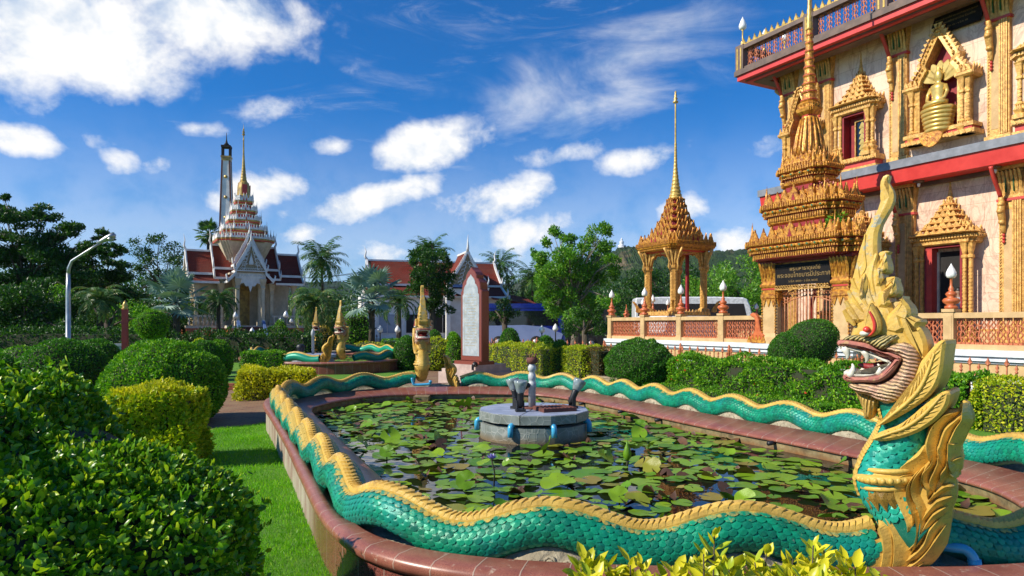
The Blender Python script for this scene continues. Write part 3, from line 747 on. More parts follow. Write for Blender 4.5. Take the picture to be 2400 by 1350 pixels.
# ---------------- the naga: head, neck and tail flame (profile traced in its own plane, with real thickness)
HT = R(41); HP = Vector((2.24, 4.02))
HRX = Vector((math.cos(HT), -math.sin(HT))); HNN = Vector((-math.sin(HT), -math.cos(HT)))
def UU(px, py):
    dx = (px-1200)/FP; t = HP.dot(HNN)/(dx*HNN.x+HNN.y)
    d = Vector((t*dx, t))-HP
    return (d.dot(HRX), EYE+(760-py)/FP*t)
q1 = lambda a, b: UU(1960+a/3.9706, 400+b/3.9706)
q2 = lambda a, b: UU(1960+a/3.9706, 720+b/3.9706)
q3 = lambda a, b: UU(1960+a/3.9706, 1010+b/3.9706)
def P1(l): return [q1(*p) for p in l]
def P2(l): return [q2(*p) for p in l]
def P3(l): return [q3(*p) for p in l]
def inflate(mb, poly, D, rad, e=.0, h=.022, k=0, y0=0.0, groove=None, smooth=True):
    poly = [Vector(p) for p in poly]; n = len(poly)
    ar = sum(poly[i].x*poly[(i+1) % n].y-poly[(i+1) % n].x*poly[i].y for i in range(n))
    if ar < 0: poly.reverse()
    # resample the outline
    out = []
    for i in range(n):
        a, b = poly[i], poly[(i+1) % n]; m = max(1, int((b-a).length/h))
        out += [a+(b-a)*(j/m) for j in range(m)]
    A = np.array([(p.x, p.y) for p in out]); nb = len(A)
    def dist(Q):
        a = A[None]; b = np.roll(A, -1, 0)[None]; q = Q[:, None]; ab = b-a
        t = np.clip(np.sum((q-a)*ab, -1)/np.maximum(np.sum(ab*ab, -1), 1e-12), 0, 1)
        return np.min(np.linalg.norm(q-(a+ab*t[..., None]), axis=-1), 1)
    mn, mx = A.min(0), A.max(0); g = []
    yy = mn[1]; r_ = 0
    while yy < mx[1]:
        g += [(x, yy) for x in np.arange(mn[0]+(r_ % 2)*h*.5, mx[0], h)]; yy += h*.87; r_ += 1
    g = np.array(g); g = g[inpoly(g, [tuple(p) for p in A])]
    if len(g): g = g[dist(g) > h*.55]
    vs = [Vector(p) for p in A]+[Vector(p) for p in g]
    V, E_, F, ov, oe, of = delaunay_2d_cdt(vs, [], [list(range(nb))], 1, 1e-5)
    Q = np.array([(v.x, v.y) for v in V]); d = dist(Q)
    u = np.clip(d/rad, 0, 1); y = e+D*np.sqrt(np.maximum(0, 1-(1-u)**2))
    if groove: y = y+groove(Q)*np.clip(d/.03, 0, 1)
    m = len(Q)
    v = [(Q[i, 0], y0-y[i], Q[i, 1]) for i in range(m)]+[(Q[i, 0], y0+y[i], Q[i, 1]) for i in range(m)]
    f = [tuple(t) for t in F]+[tuple(i+m for i in reversed(t)) for t in F]
    # boundary edges
    cnt = {}
    for t in F:
        for i in range(len(t)):
            a, b_ = t[i], t[(i+1) % len(t)]; cnt[(a, b_)] = 1
    for (a, b_) in list(cnt):
        if (b_, a) not in cnt: f.append((b_, a, a+m, b_+m))
    mb.add(v, f, k, None, smooth)
def blade(mb, pts, w, hr, y0, k=0, sub=5, both=True, off=.0):
    """a carved flame tongue: lies in the profile plane, ridge towards the viewer"""
    P = catmull(pts, sub, closed=False); n = len(P); W = np.interp(np.linspace(0, 1, n), np.linspace(0, 1, len(w)), w)
    T = unit(np.gradient(P, axis=0)); Nn = np.stack([-T[:, 1], T[:, 0]], 1)
    for sg in ((1, -1) if both else (1,)):
        rings = []
        for i in range(n):
            a = P[i]+Nn[i]*W[i]; c = P[i]-Nn[i]*W[i]; r_ = P[i]+Nn[i]*W[i]*.35; hh = hr*min(1, W[i]/max(w)*1.6)
            r2 = P[i]-Nn[i]*W[i]*.55
            Y = lambda q: sg*q
            rings.append([(a[0], Y(-y0), a[1]), (r_[0], Y(-(y0+hh)), r_[1]), (r2[0], Y(-(y0+hh*.35)), r2[1]), (c[0], Y(-y0+.0), c[1]), (P[i][0], Y(-y0+.04), P[i][1])])
        mb.loft(rings, k)
TAPER = lambda z: max(.36, min(1, 1-(z-1.78)*.86))
HEAD = []
def keep(o): HEAD.append(o); return o
naga1 = thing('naga_statue', 'large open mouthed golden crested naga statue rearing over the near pond corner', 'naga statue', (HP.x, HP.y, 0), -HT)
def make_head(th):
    # skull and cheek
    b = MB()
    inflate(b, P2([(95, 315), (140, 270), (180, 150), (260, 60), (400, -60), (560, -40), (640, 100), (780, 240), (870, 380), (880, 520), (840, 640), (760, 760), (690, 830), (620, 870), (520, 880), (470, 860), (520, 660), (600, 570), (640, 470), (560, 425), (490, 425), (420, 395), (340, 345), (250, 330), (150, 315)]), .105, .15, .02, k=0)
    keep(b.obj('skull', [M['naga_gold']], th))
    b = MB()
    gw = lambda Q: .006*np.sin((Q[:, 1]*1.0+.10*np.sin(Q[:, 0]*9)-Q[:, 0]*.12)*2*np.pi/.021)
    inflate(b, smoothpoly(P2([(480, 385), (600, 330), (700, 320), (790, 390), (825, 480), (820, 590), (770, 710), (690, 810), (600, 865), (500, 885), (430, 850), (340, 800), (230, 785), (170, 730), (150, 690), (320, 695), (450, 705), (540, 665), (600, 610), (650, 520), (655, 455), (560, 420)]), 1), .055, .09, .11, h=.009, groove=gw)
    keep(b.obj('cheek_mane', [M['mane']], th))
    b = MB()
    gw2 = lambda Q: .004*np.sin((Q[:, 0]*.75+Q[:, 1]*.6)*2*np.pi/.026)
    inflate(b, smoothpoly(P2([(110, 300), (150, 265), (240, 250), (340, 275), (430, 262), (520, 255), (640, 255), (560, 320), (490, 400), (420, 375), (340, 330), (240, 312), (150, 312)]), 1), .03, .04, .125, h=.014, groove=gw2)
    keep(b.obj('brow', [M['brow']], th))
    # jaws
    b = MB()
    inflate(b, P2([(85, 335), (150, 308), (250, 320), (340, 340), (420, 388), (490, 425), (560, 425), (640, 465), (560, 500), (480, 470), (400, 425), (320, 385), (200, 358), (100, 350)]), .05, .03, .085, h=.02, k=0)
    keep(b.obj('upper_jaw', [M['lip']], th))
    b = MB()
    inflate(b, P2([(135, 630), (180, 640), (300, 640), (420, 615), (500, 580), (570, 505), (650, 460), (625, 545), (560, 625), (480, 690), (330, 690), (180, 690), (145, 665)]), .05, .03, .08, h=.02)
    keep(b.obj('lower_jaw', [M['lip']], th))
    # lips: flat painted bands on both sides, rounded at the front
    b = MB()
    up = [(80, 345), (85, 318), (150, 300), (250, 318), (350, 332), (420, 382), (485, 415), (545, 412), (640, 450), (658, 464), (645, 482), (560, 457), (480, 455), (400, 418), (330, 385), (250, 372), (150, 352), (95, 357)]
    lo = [(658, 464), (645, 500), (615, 548), (570, 605), (515, 652), (440, 690), (330, 682), (180, 688), (140, 660), (130, 620), (150, 626), (270, 645), (400, 635), (480, 605), (545, 550), (590, 490), (600, 472)]
    for poly in (up, lo): b.prism(smoothpoly(P2(poly), 1), -.158, .158, ch=.014) if False else None
    for poly in (up, lo):
        for sg in (1, -1):
            pr = MB(); pr.prism(smoothpoly(P2(poly), 1), -.158, -.115, ch=.013); b.add([(x, y*sg, z) for x, y, z in pr.V], pr.F)
    for p in (q2(90, 332), q2(142, 645)): b.tube([(p[0]+.012, -.14, p[1]), (p[0]-.012, -.07, p[1]), (p[0]-.02, 0, p[1]), (p[0]-.012, .07, p[1]), (p[0]+.012, .14, p[1])], .020, 8)
    keep(b.obj('lips', [M['lip']], th))
    # gums and fangs
    b = MB()
    gu = P2([(100, 362), (190, 380)]); gl = P2([(148, 605), (250, 622)])
    gup = [(95, 352), (190, 368), (260, 388), (330, 398), (400, 430), (470, 466), (545, 490), (552, 508), (470, 492), (400, 460), (330, 428), (250, 410), (180, 396), (100, 372)]
    glo = [(140, 622), (150, 585), (200, 600), (290, 592), (390, 600), (440, 575), (500, 535), (560, 495), (562, 520), (500, 590), (420, 630), (280, 645)]
    for sg in (-1, 1):
        for poly in (gup, glo):
            pr = MB(); pr.prism(smoothpoly(P2(poly), 1), -.142, -.10, ch=.010); b.add([(x, y*sg, z) for x, y, z in pr.V], pr.F)
        for base, tip, r_ in (((132, 380), (155, 480), .022), ((315, 410), (329, 508), .020), ((182, 622), (205, 516), .021), ((440, 606), (438, 518), .018)):
            a = Vector(q2(*base)); t = Vector(q2(*tip)); pts = [a+(t-a)*u for u in (-.1, .2, .5, .8, 1)]
            b.tube([(p.x+.012*math.sin(i*.8), sg*.132, p.y) for i, p in enumerate(pts)], [r_, r_*.95, r_*.75, r_*.42, .004], 10)
    fx, fz = gu[0]; b.tube([(fx, -.118, fz), (fx-.015, 0, fz), (fx, .118, fz)], .016, 7)
    fx, fz = gl[0]; b.tube([(fx, -.118, fz), (fx-.012, 0, fz), (fx, .118, fz)], .018, 7)
    keep(b.obj('teeth', [M['tooth']], th))
    b = MB(); inflate(b, smoothpoly(P2([(215, 515), (330, 525), (420, 500), (500, 530), (560, 500), (520, 560), (400, 590), (300, 575), (225, 550)]), 1), .03, .03, .05, h=.02)
    keep(b.obj('tongue', [M['tongue']], th))
    b = MB(); inflate(b, P2([(420, 400), (640, 465), (560, 600), (460, 660), (430, 620), (520, 560), (540, 510), (460, 480)]), .02, .03, .1, h=.03)
    keep(b.obj('palate', [M['tongue']], th))
    # eye
    plates = []
    for sg in (-1, 1):
        b = MB()
        fr = smoothpoly(P2([(372, -60), (440, 40), (482, 150), (470, 235), (400, 275), (330, 270), (298, 235), (310, 170), (340, 70)]), 1)
        pr = MB(); pr.prism(fr, -.172, -.10, ch=.014); b.add([(x, y*-sg, z) for x, y, z in pr.V], pr.F); plates.append(keep(b.obj('eye_plate', [M['naga_gold']], th)))
    ex, ez = q2(355, 208); lidp = P2([(378, 42), (405, 90), (425, 150), (420, 215), (385, 255), (340, 262)])
    for sg in (-1, 1):
        b = MB(); b.lathe([(.001, -.021), (.012, -.017), (.019, -.008), (.021, 0), (.019, .008), (.012, .017), (.001, .021)], 14, 0, M=Matrix.Translation((ex, sg*.178, ez)))
        b.lathe([(.001, -.018), (.024, -.011), (.029, 0), (.024, .011), (.001, .018)], 14, 1, M=Matrix.Translation((ex-.012, sg*.168, ez-.022)))
        P = catmull(lidp, 4, closed=False); n = len(P)
        b.tube([(x, sg*.175, z) for x, z in P], [.003+.007*math.sin(math.pi*min(1, .1+i/(n-1)*.9)) for i in range(n)], 7, 0); b.obj('eye', [M['eye_red'], M['tooth']], plates[0 if sg < 0 else 1])
    # tall crest
    b = MB()
    hp = P1([(100, 1330), (130, 1250), (150, 1130), (180, 1000), (205, 900), (235, 760), (270, 650), (300, 560), (335, 490), (370, 430), (400, 370), (425, 290), (420, 250), (424, 195), (420, 150), (426, 105), (448, 62), (480, 45), (505, 47), (500, 75), (490, 110), (515, 150), (540, 195), (548, 240), (540, 290), (515, 355), (470, 430), (430, 500), (407, 580), (400, 660), (403, 760), (430, 900), (470, 1050), (540, 1250), (600, 1400), (300, 1420), (130, 1410)])
    b.prism(hp, -.105, .105, ch=.022); b.V = [(x, y*TAPER(z), z) for x, y, z in b.V]
    keep(b.obj('crest', [M['naga_gold']], th))
    b = MB()   # raised petals and flutes on the crest
    for pts, w in (([(255, 1075), (235, 1060), (300, 960), (330, 1070), (275, 1205)], None),):
        b.prism(smoothpoly(P1([(228, 1075), (262, 1005), (297, 950), (325, 1010), (333, 1080), (312, 1140), (272, 1215), (248, 1150)]), 1), -.135, .135, ch=.02)
    for pts, w in (([(150, 1120), (215, 1230), (290, 1320)], [.012, .02, .008]), ([(125, 1215), (180, 1300), (250, 1390)], [.012, .02, .008]), ([(112, 1300), (160, 1370), (215, 1440)], [.012, .02, .008]),
                   ([(178, 1010), (235, 1140), (330, 1270)], [.01, .02, .008]), ([(232, 900), (240, 1010), (290, 1200), (350, 1290)], [.006, .018, .016, .006]), ([(290, 600), (285, 760), (300, 900), (262, 990)], [.004, .012, .012, .004]),
                   ([(400, 780), (360, 900), (350, 1020), (400, 1180)], [.008, .022, .024, .008]), ([(345, 1010), (335, 1130), (390, 1240)], [.006, .016, .006])):
        blade(b, P1(pts), w, .013, .100)
    b.V = [(x, y*TAPER(z), z) for x, y, z in b.V]; keep(b.obj('crest_relief', [M['naga_gold']], th))
    # hooked curls down the back of the crest
    hol = [[(405, 900), (398, 850), (396, 800), (412, 772), (440, 757), (475, 751), (512, 754), (500, 770), (488, 778), (470, 800), (455, 840), (430, 880)],
           [(440, 1130), (420, 1090), (440, 1040), (480, 1000), (520, 990), (562, 990), (570, 1000), (550, 1030), (520, 1070), (480, 1100)],
           [(520, 1330), (500, 1280), (525, 1230), (570, 1215), (640, 1212), (625, 1240), (590, 1280), (560, 1310)]]
    hook = [[(398, 980), (405, 930), (425, 895), (452, 850), (470, 805), (486, 774), (484, 800), (492, 828), (503, 860), (509, 895), (505, 925), (493, 948), (474, 960), (456, 956), (462, 985), (470, 1010), (440, 1080), (405, 1080)],
            [(425, 1200), (440, 1150), (470, 1120), (505, 1090), (545, 1045), (575, 1000), (573, 1022), (582, 1050), (592, 1080), (597, 1115), (588, 1148), (568, 1172), (545, 1180), (520, 1172), (530, 1205), (545, 1235), (500, 1280), (430, 1270)],
            [(490, 1420), (510, 1360), (545, 1320), (590, 1275), (630, 1225), (652, 1168), (655, 1192), (675, 1220), (705, 1250), (724, 1285), (730, 1330), (720, 1370), (700, 1398), (672, 1405), (645, 1392), (660, 1430), (700, 1470), (600, 1520), (500, 1500)]]
    eyes = [(470, 925), (548, 1145), (675, 1345)]
    for ho, hk, ey in zip(hol, hook, eyes):
        b = MB(); b.prism(P1(ho), -.075, .075, ch=.01); b.prism(P1(hk), -.125, .125, ch=.018); b.V = [(x, y*max(.5, TAPER(z)), z) for x, y, z in b.V]
        sx, sz = q1(*ey)
        for sg in (-1, 1): b.lathe([(.001, .016), (.010, .013), (.015, .004), (.016, 0)], 12, M=Matrix.Translation((sx, sg*.123*max(.5, TAPER(sz)), sz)) @ Matrix.Rotation(R(90)*sg, 4, 'X'))
        keep(b.obj('crest_curl', [M['naga_gold']], th))
    b = MB(); b.prism(smoothpoly(P2([(600, 130), (640, 20), (700, 60), (760, 100), (830, 120), (790, 190), (815, 185), (850, 240), (880, 320), (885, 420), (850, 520), (780, 420), (690, 330)]), 1), -.115, .115, ch=.02)
    keep(b.obj('crest_curl', [M['naga_gold']], th))
    # two long feathers each side, sweeping back over the neck
    f1 = [(450, 1082), (500, 1010), (560, 945), (640, 870), (710, 800), (765, 700), (805, 600), (840, 500), (885, 445), (935, 385), (990, 325), (1040, 295), (1075, 310), (1060, 420), (1045, 560), (1010, 680), (950, 780), (870, 850), (760, 925), (640, 995), (540, 1050)]
    f2 = [(400, 1205), (430, 1150), (520, 1112), (640, 1072), (760, 985), (860, 895), (960, 822), (1050, 756), (1115, 770), (1100, 860), (1060, 940), (990, 1020), (900, 1085), (800, 1142), (650, 1192), (500, 1218)]
    for fp, mid, y0, yb in ((f1, [(455, 1075), (600, 965), (740, 850), (840, 735), (910, 590), (970, 420)], -.185, .185), (f2, [(405, 1195), (560, 1140), (700, 1090), (850, 990), (960, 880), (1040, 790)], -.175, .175)):
        fpoly = P2(fp)
        b = MB(); b.prism(smoothpoly(P2(fp), 1), y0, yb, ch=.016)
        for sg in (1, -1):
            Pm = catmull(P2(mid), 5, closed=False); n = len(Pm)
            b.tube([(x, sg*(y0-.004), z) for x, z in Pm], [.004+.008*math.sin(math.pi*(i+1)/(n+1)) for i in range(n)], 6)
            Tm = unit(np.gradient(Pm, axis=0))
            for i in range(4, n-1, 2):
                for s2 in (1, -1):
                    d = Tm[i]*1.0+np.array([-Tm[i][1], Tm[i][0]])*s2*.55; ln = .012
                    while ln < .085 and inpoly(np.array([Pm[i]+d*(ln+.022)]), fpoly)[0]: ln += .006
                    e = Pm[i]+d*ln
                    b.tube([(Pm[i][0], sg*(y0+.001), Pm[i][1]), ((Pm[i]+d*ln*.5)[0], sg*(y0-.001), (Pm[i]+d*ln*.5)[1]+.003), (e[0], sg*(y0+.004), e[1])], [.005, .006, .002], 5)
        keep(b.obj('neck_feather', [M['naga_gold']], th))
    # beard
    b = MB(); gb = lambda Q: .005*np.sin((Q[:, 0]-.1*Q[:, 1])*2*np.pi/.022)
    inflate(b, smoothpoly(P2([(150, 680), (185, 790), (235, 890), (262, 970), (272, 1040), (330, 1045), (372, 1000), (398, 925), (425, 855), (350, 800), (250, 770), (190, 720)]), 1), .07, .07, .02, h=.012, groove=gb)
    keep(b.obj('beard', [M['beard']], th))
    # neck with scales and gilded bands
    path = [q2(560, 800), q2(610, 930), q2(660, 1060), q2(620, 1200), q3(560, 180), q3(480, 320), q3(450, 430), q3(480, 560), q3(570, 700), q3(680, 850), q3(830, 960)]
    PP = catmull(path, 6, closed=False); n = len(PP); rad = np.interp(np.linspace(0, 1, n), [0, .2, .4, .55, .62, .75, 1], [.10, .125, .135, .14, .155, .14, .13])
    b = MB(); b.tube([(x, 0, z) for x, z in PP], list(rad), 22, 0)
    T = unit(np.gradient(PP, axis=0)); L = np.concatenate([[0], np.cumsum(np.linalg.norm(np.diff(PP, axis=0), axis=1))])
    w, rp = .05, .038
    tpl = np.array([(-.5, 0, .1), (.5, 0, .1), (.56, .55, .6), (.38, 1.0, .9), (0, 1.2, 1), (-.38, 1.0, .9), (-.56, .55, .6), (0, .5, 1)])
    for r_ in range(2, int(L[-1]/rp)-3):
        s = r_*rp
        rs = np.interp(s, L, rad); k = int(2*math.pi*rs/w)
        for j in range(k):
            a0 = (j+.5*(r_ % 2))/k*2*math.pi; vs = []
            for (u, v, h_) in tpl:
                ss = s+v*rp*1.15; a = a0+u*w/rs*1.0; rho = np.interp(ss, L, rad)+.002+.010*h_
                cx = np.interp(ss, L, PP[:, 0]); cz = np.interp(ss, L, PP[:, 1]); tx = np.interp(ss, L, T[:, 0]); tz = np.interp(ss, L, T[:, 1])
                nx, nz = -tz, tx
                vs.append((cx+nx*math.cos(a)*rho, math.sin(a)*rho, cz+nz*math.cos(a)*rho))
            b.add(vs, [(7, 1, 0), (7, 2, 1), (7, 3, 2), (7, 4, 3), (7, 5, 4), (7, 6, 5), (7, 0, 6)], 1)
    keep(b.obj('neck', [M['scale_under'], M['scale_neck']], th))
    b = MB()
    def band(pts_l, pts_r, rr_, r0):   # band round the neck between two outline points
        a = Vector(pts_l); c = Vector(pts_r); m = (a+c)/2; hw = (c-a).length/2; ax = (c-a).normalized(); ring = []
        for j in range(25):
            g = 2*math.pi*j/24; p = m+ax*(math.cos(g)*hw); ring.append((p.x, math.sin(g)*r0, p.y))
        b.tube(ring, rr_, 7)
    band(q3(280, 325), q3(745, 350), .015, .16); band(q3(222, 405), q3(735, 430), .028, .165); band(q3(225, 490), q3(720, 508), .015, .16)
    def ell(pl, pr_, r0):
        a = Vector(pl); c = Vector(pr_); m = (a+c)/2; hw = (c-a).length/2; ax = (c-a).normalized()
        return [(m.x+ax.x*math.cos(g)*hw, math.sin(g)*r0, m.y+ax.y*math.cos(g)*hw) for g in np.linspace(0, 2*math.pi, 28, endpoint=False)]
    b.loft([ell(q3(284, 325), q3(745, 350), .158), ell(q3(226, 405), q3(735, 430), .170), ell(q3(228, 490), q3(715, 508), .158)], 0, smooth=True, cap=False)
    for l, r_, r0, bot in ((q3(220, 408), q3(735, 430), .183, 0),):
        a = Vector(l); c = Vector(r_); m = (a+c)/2; hw = (c-a).length/2; ax = (c-a).normalized()
        for j in range(26):
            g = 2*math.pi*j/26; p = m+ax*(math.cos(g)*(hw+.012)); b.lathe([(.001, -.02), (.014, -.012), (.018, 0), (.014, .012), (.001, .02)], 8, M=Matrix.Translation((p.x, math.sin(g)*r0, p.y)))
    a = Vector(q3(235, 505)); c = Vector(q3(715, 520)); m = (a+c)/2; hw = (c-a).length/2; ax = (c-a).normalized()
    for j in range(18):   # hanging lotus petals
        g = 2*math.pi*(j+.5)/18; p = m+ax*(math.cos(g)*hw); q = m+ax*(math.cos(g)*(hw-.03)); tx, ty = -math.sin(g), math.cos(g)
        v = [(p.x+tx*ww*ax.x+dx, math.sin(g)*(.158+e)+ty*ww, p.y-dz+tx*ww*ax.y) for ww, dz, e, dx in ((-.027, 0, 0, 0), (-.03, .05, .004, .012), (0, .12, -.008, .035), (.03, .05, .004, .012), (.027, 0, 0, 0))]
        cm = (p.x+.012, math.sin(g)*.174, p.y-.045); b.add(v+[cm], [(5, 1, 0), (5, 2, 1), (5, 3, 2), (5, 4, 3), (5, 0, 4), (0, 1, 5), (1, 2, 5), (2, 3, 5), (3, 4, 5), (4, 0, 5)])
    for ed in ([q3(410, 60), q3(345, 170), q3(290, 300), q3(222, 400)],):
        P = catmull(ed, 4, closed=False); 
        for yy in ((0,) if ed[0] == q3(410, 60) else (-.118, .118)): b.tube([(x, yy, z) for x, z in P], .018, 8)
    keep(b.obj('neck_band', [M['naga_gold']], th))
    b = MB(); k = 60; rings = []      # gilded belly plates down the front of the neck
    for i in range(k):
        s_ = .06+(L[-1]*.66-.06)*i/(k-1); rho = np.interp(s_, L, rad)+.020+.007*((i*.5) % 1.0); cx = np.interp(s_, L, PP[:, 0]); cz = np.interp(s_, L, PP[:, 1]); tx = np.interp(s_, L, T[:, 0]); tz = np.interp(s_, L, T[:, 1])
        rings.append([(cx+tz*math.cos(a)*(rho-.02*abs(a)), math.sin(a)*rho, cz-tx*math.cos(a)*(rho-.02*abs(a))) for a in np.linspace(-.62, .62, 9)])
    b.loft(rings, 0, closed=False, cap=False); keep(b.obj('belly_plate', [M['naga_gold']], th))
M['scale_neck'] = m_scale('neck_scales', (.012, .36, .22), (.008, .24, .17), False, True)
make_head(naga1)
def make_flame():
    b = MB()
    ol = [q3(*p) for p in [(372, 1335), (400, 1240), (435, 1120), (425, 960), (360, 905), (390, 800), (450, 785), (458, 712), (545, 722), (600, 762), (600, 700), (556, 640), (540, 560), (562, 440), (625, 360), (705, 290), (810, 215), (850, 100), (900, 80)]]
    ol += [q2(*p) for p in [(905, 1200), (925, 1100), (985, 1020), (1090, 950), (1160, 930), (1155, 895), (1195, 860), (1240, 885), (1248, 960), (1228, 1060), (1190, 1160), (1165, 1260)]]
    ol += [q3(*p) for p in [(1185, 250), (1175, 350), (1110, 440), (1130, 530), (1125, 620), (1085, 720), (1072, 850), (1028, 980), (955, 1110), (875, 1215), (755, 1285), (600, 1318), (450, 1340)]]
    inflate(b, ol, .05, .12, .03, h=.03)
    B = lambda pts, w, hr=.045, y0=.07: blade(b, pts, [a*.78 for a in w], hr*1.8, y0-.03)
    c = lambda *p: [q3(*a) for a in p]
    B(c((370, 1320), (425, 1210), (455, 1090), (410, 960)), [.03, .075, .085, .05], .035, .15)
    B(c((460, 1325), (515, 1190), (540, 1010), (500, 860), (440, 790)), [.03, .065, .08, .065, .01], .035, .13)
    B(c((570, 1305), (620, 1140), (622, 940), (565, 810), (470, 715)), [.03, .065, .08, .07, .01], .035, .11)
    B(c((680, 980), (745, 850), (700, 690), (640, 560), (650, 430), (735, 375)), [.01, .06, .085, .08, .07, .004], .045, .10)
    B(c((610, 700), (570, 560), (600, 430), (700, 320), (840, 220), (880, 110)), [.01, .06, .085, .085, .07, .03], .04, .085)
    B(c((790, 1000), (845, 860), (830, 700), (770, 560), (780, 440), (885, 275)), [.01, .035, .045, .045, .045, .004], .05, .08)
    B(c((880, 620), (905, 520), (870, 430), (900, 320), (945, 225)), [.006, .04, .045, .045, .004], .05, .08)
    B(c((960, 560), (930, 460), (985, 340), (1010, 250), (965, 120)), [.006, .035, .045, .04, .004], .05, .085)
    B([q3(930, 260), q3(920, 150), q2(925, 1230), q2(970, 1100), q2(1060, 1010), q2(1170, 960)], [.03, .06, .06, .06, .055, .006], .06, .075)
    B([q3(1040, 330), q3(1010, 170), q2(1030, 1270), q2(1080, 1130), q2(1170, 1040), q2(1200, 985)], [.01, .04, .045, .045, .035, .005], .05, .085)
    B([q3(1120, 400), q3(1100, 250), q3(1105, 100), q2(1110, 1250), q2(1170, 1120), q2(1225, 1020), q2(1210, 880)], [.01, .04, .045, .045, .045, .04, .012], .055, .07)
    B(c((1140, 420), (1100, 350), (1120, 270), (1185, 235)), [.01, .04, .035, .004], .04, .07)
    B(c((870, 660), (960, 570), (1060, 500), (1120, 495)), [.006, .035, .035, .006], .045, .075)
    B(c((800, 870), (890, 750), (990, 640), (1100, 590)), [.006, .04, .045, .008], .045, .08)
    B(c((690, 1090), (790, 1010), (870, 880), (960, 760), (1060, 680)), [.006, .04, .04, .045, .008], .045, .08)
    B(c((650, 1200), (780, 1130), (880, 1030), (930, 900), (1020, 760)), [.006, .05, .055, .05, .005], .05, .07)
    B(c((600, 1290), (740, 1240), (860, 1150), (960, 1020), (1050, 850)), [.01, .05, .055, .05, .01], .045, .06)
    B(c((470, 1320), (620, 1300), (760, 1255), (880, 1170)), [.02, .03, .03, .006], .04, .06)
    B(c((520, 1330), (575, 1200), (590, 1010), (545, 850)), [.006, .03, .035, .006], .05, .08)
    B(c((720, 1130), (800, 960), (800, 790), (740, 640)), [.006, .03, .035, .006], .05, .085); B(c((745, 900), (775, 760), (720, 590), (730, 470), (810, 330)), [.006, .03, .035, .03, .004], .05, .09)
    B(c((830, 500), (860, 380), (940, 280), (930, 160)), [.006, .03, .03, .004], .05, .09); B(c((1010, 480), (1030, 380), (1080, 300), (1060, 170)), [.006, .03, .03, .004], .05, .085)
    return b.mesh('tail_flame', [M['naga_gold']])
FLAME = make_flame()
def inv_child(o, loc, rz):
    """place a child whose mesh is in world coordinates under a thing at loc, rz"""
    c, s = math.cos(-rz), math.sin(-rz); o.location = (-(c*loc[0]-s*loc[1]), -(s*loc[0]+c*loc[1]), 0); o.rotation_euler = (0, 0, -rz)
def put_flame(th, tl, trz, loc, rz, sc_=1):
    """tail flame at world loc, rz as a child of the thing at tl, trz"""
    o = link('tail_flame', FLAME, th); c, s = math.cos(-trz), math.sin(-trz); dx, dy = loc[0]-tl[0], loc[1]-tl[1]
    o.location = (c*dx-s*dy, s*dx+c*dy, RIMZ*(1-sc_)); o.rotation_euler = (0, 0, rz-trz); o.scale = (sc_,)*3
GOLDNECK = next(o for o in HEAD if o.name == 'neck').data.copy(); GOLDNECK.materials.clear(); GOLDNECK.materials.append(M['naga_gold']); GOLDNECK.materials.append(M['naga_gold'])
def new_head(name_label, loc, rz):
    th = thing('naga_statue', name_label, 'naga statue', (loc[0], loc[1], 0), rz)
    for o in HEAD:
        c = copy_tree(o, th)
        if o.name.startswith('neck') and len(o.data.materials) > 1:
            c.data = GOLDNECK
    return th
def add_body(th, loc, rz, path, r0, **k):
    n0 = len(th.children); hum, pos = naga_body(th, path, r0, **k)
    for o in list(th.children)[n0:] if False else [o for o in th.children if o.name.split('.')[0] in ('body', 'back_crest')]: inv_child(o, loc, rz)
    return hum
pA = Path(sub_curve(C1, (-2.15, 15.4), (2.2, 4.06), -1), ctr1)
pB = Path(sub_curve(C1, (2.45, 4.07), (-1.15, 15.55), -1), ctr1)
l1 = (HP.x, HP.y); l2 = (-2.03, 15.42); r2 = R(104)
def s_px(path, px, ymin):
    Q = path.P; k = np.where(Q[:, 1] > ymin, np.abs(Q[:, 0]/Q[:, 1]*FP+1200-px), 1e9); return path.L[int(np.argmin(k))]
sa, sb = s_px(pB, 2006, 6.5), s_px(pB, 1323, 6.5); lamB = (sb-sa)/7
hB = add_body(naga1, l1, -HT, pB, .131, lam=lamB, amp=.055, phase=math.pi/2-2*math.pi*sa/lamB, ends=(1, .8))
put_flame(naga1, l1, -HT, (-1.28, 15.55), R(172), .74)
naga2 = new_head('naga statue facing the camera across the near pond beside the stone tablet', l2, r2)
hA = add_body(naga2, l2, r2, pA, .131, phase=math.pi/2-2*math.pi*(pA.len-1.93)/1.13, ends=(1, .95), overspray=([0, 3.2, 4, 9.5, 10.5, 14], [0, 0, .32, .34, .12, 0]))
put_flame(naga2, l2, r2, l1, -HT)
for h in hB: carved_filler(pond1, pB, h, .131)
for h in hA: carved_filler(pond1, pA, h, .131)
# the smaller pond behind
n2 = len(C2)
l3 = (-6.3, 25.15); r3 = R(78); l4 = (-10.0, 34.9); r4 = R(95)
pC = Path(sub_curve(C2, (-5.9, 25.4), (-9.2, 35.4), 1), ctr2); pD = Path(sub_curve(C2, (-10.3, 34.4), (-7.0, 25.0), 1), ctr2)
naga3 = new_head('golden naga statue on the near rim of the second pond beside a tail flame', l3, r3)
add_body(naga3, l3, r3, pC, .15, lam=1.5, amp=.07, scales=False, ds=.08, seg=14, fill=False)
put_flame(naga3, l3, r3, (-9.0, 35.4), R(0), 1.0)
naga4 = new_head('small naga statue at the far side of the second pond', l4, r4)
add_body(naga4, l4, r4, pD, .15, lam=1.5, amp=.07, scales=False, ds=.08, seg=14, fill=False)
put_flame(naga4, l4, r4, (-6.95, 25.05), R(8), 1.05)
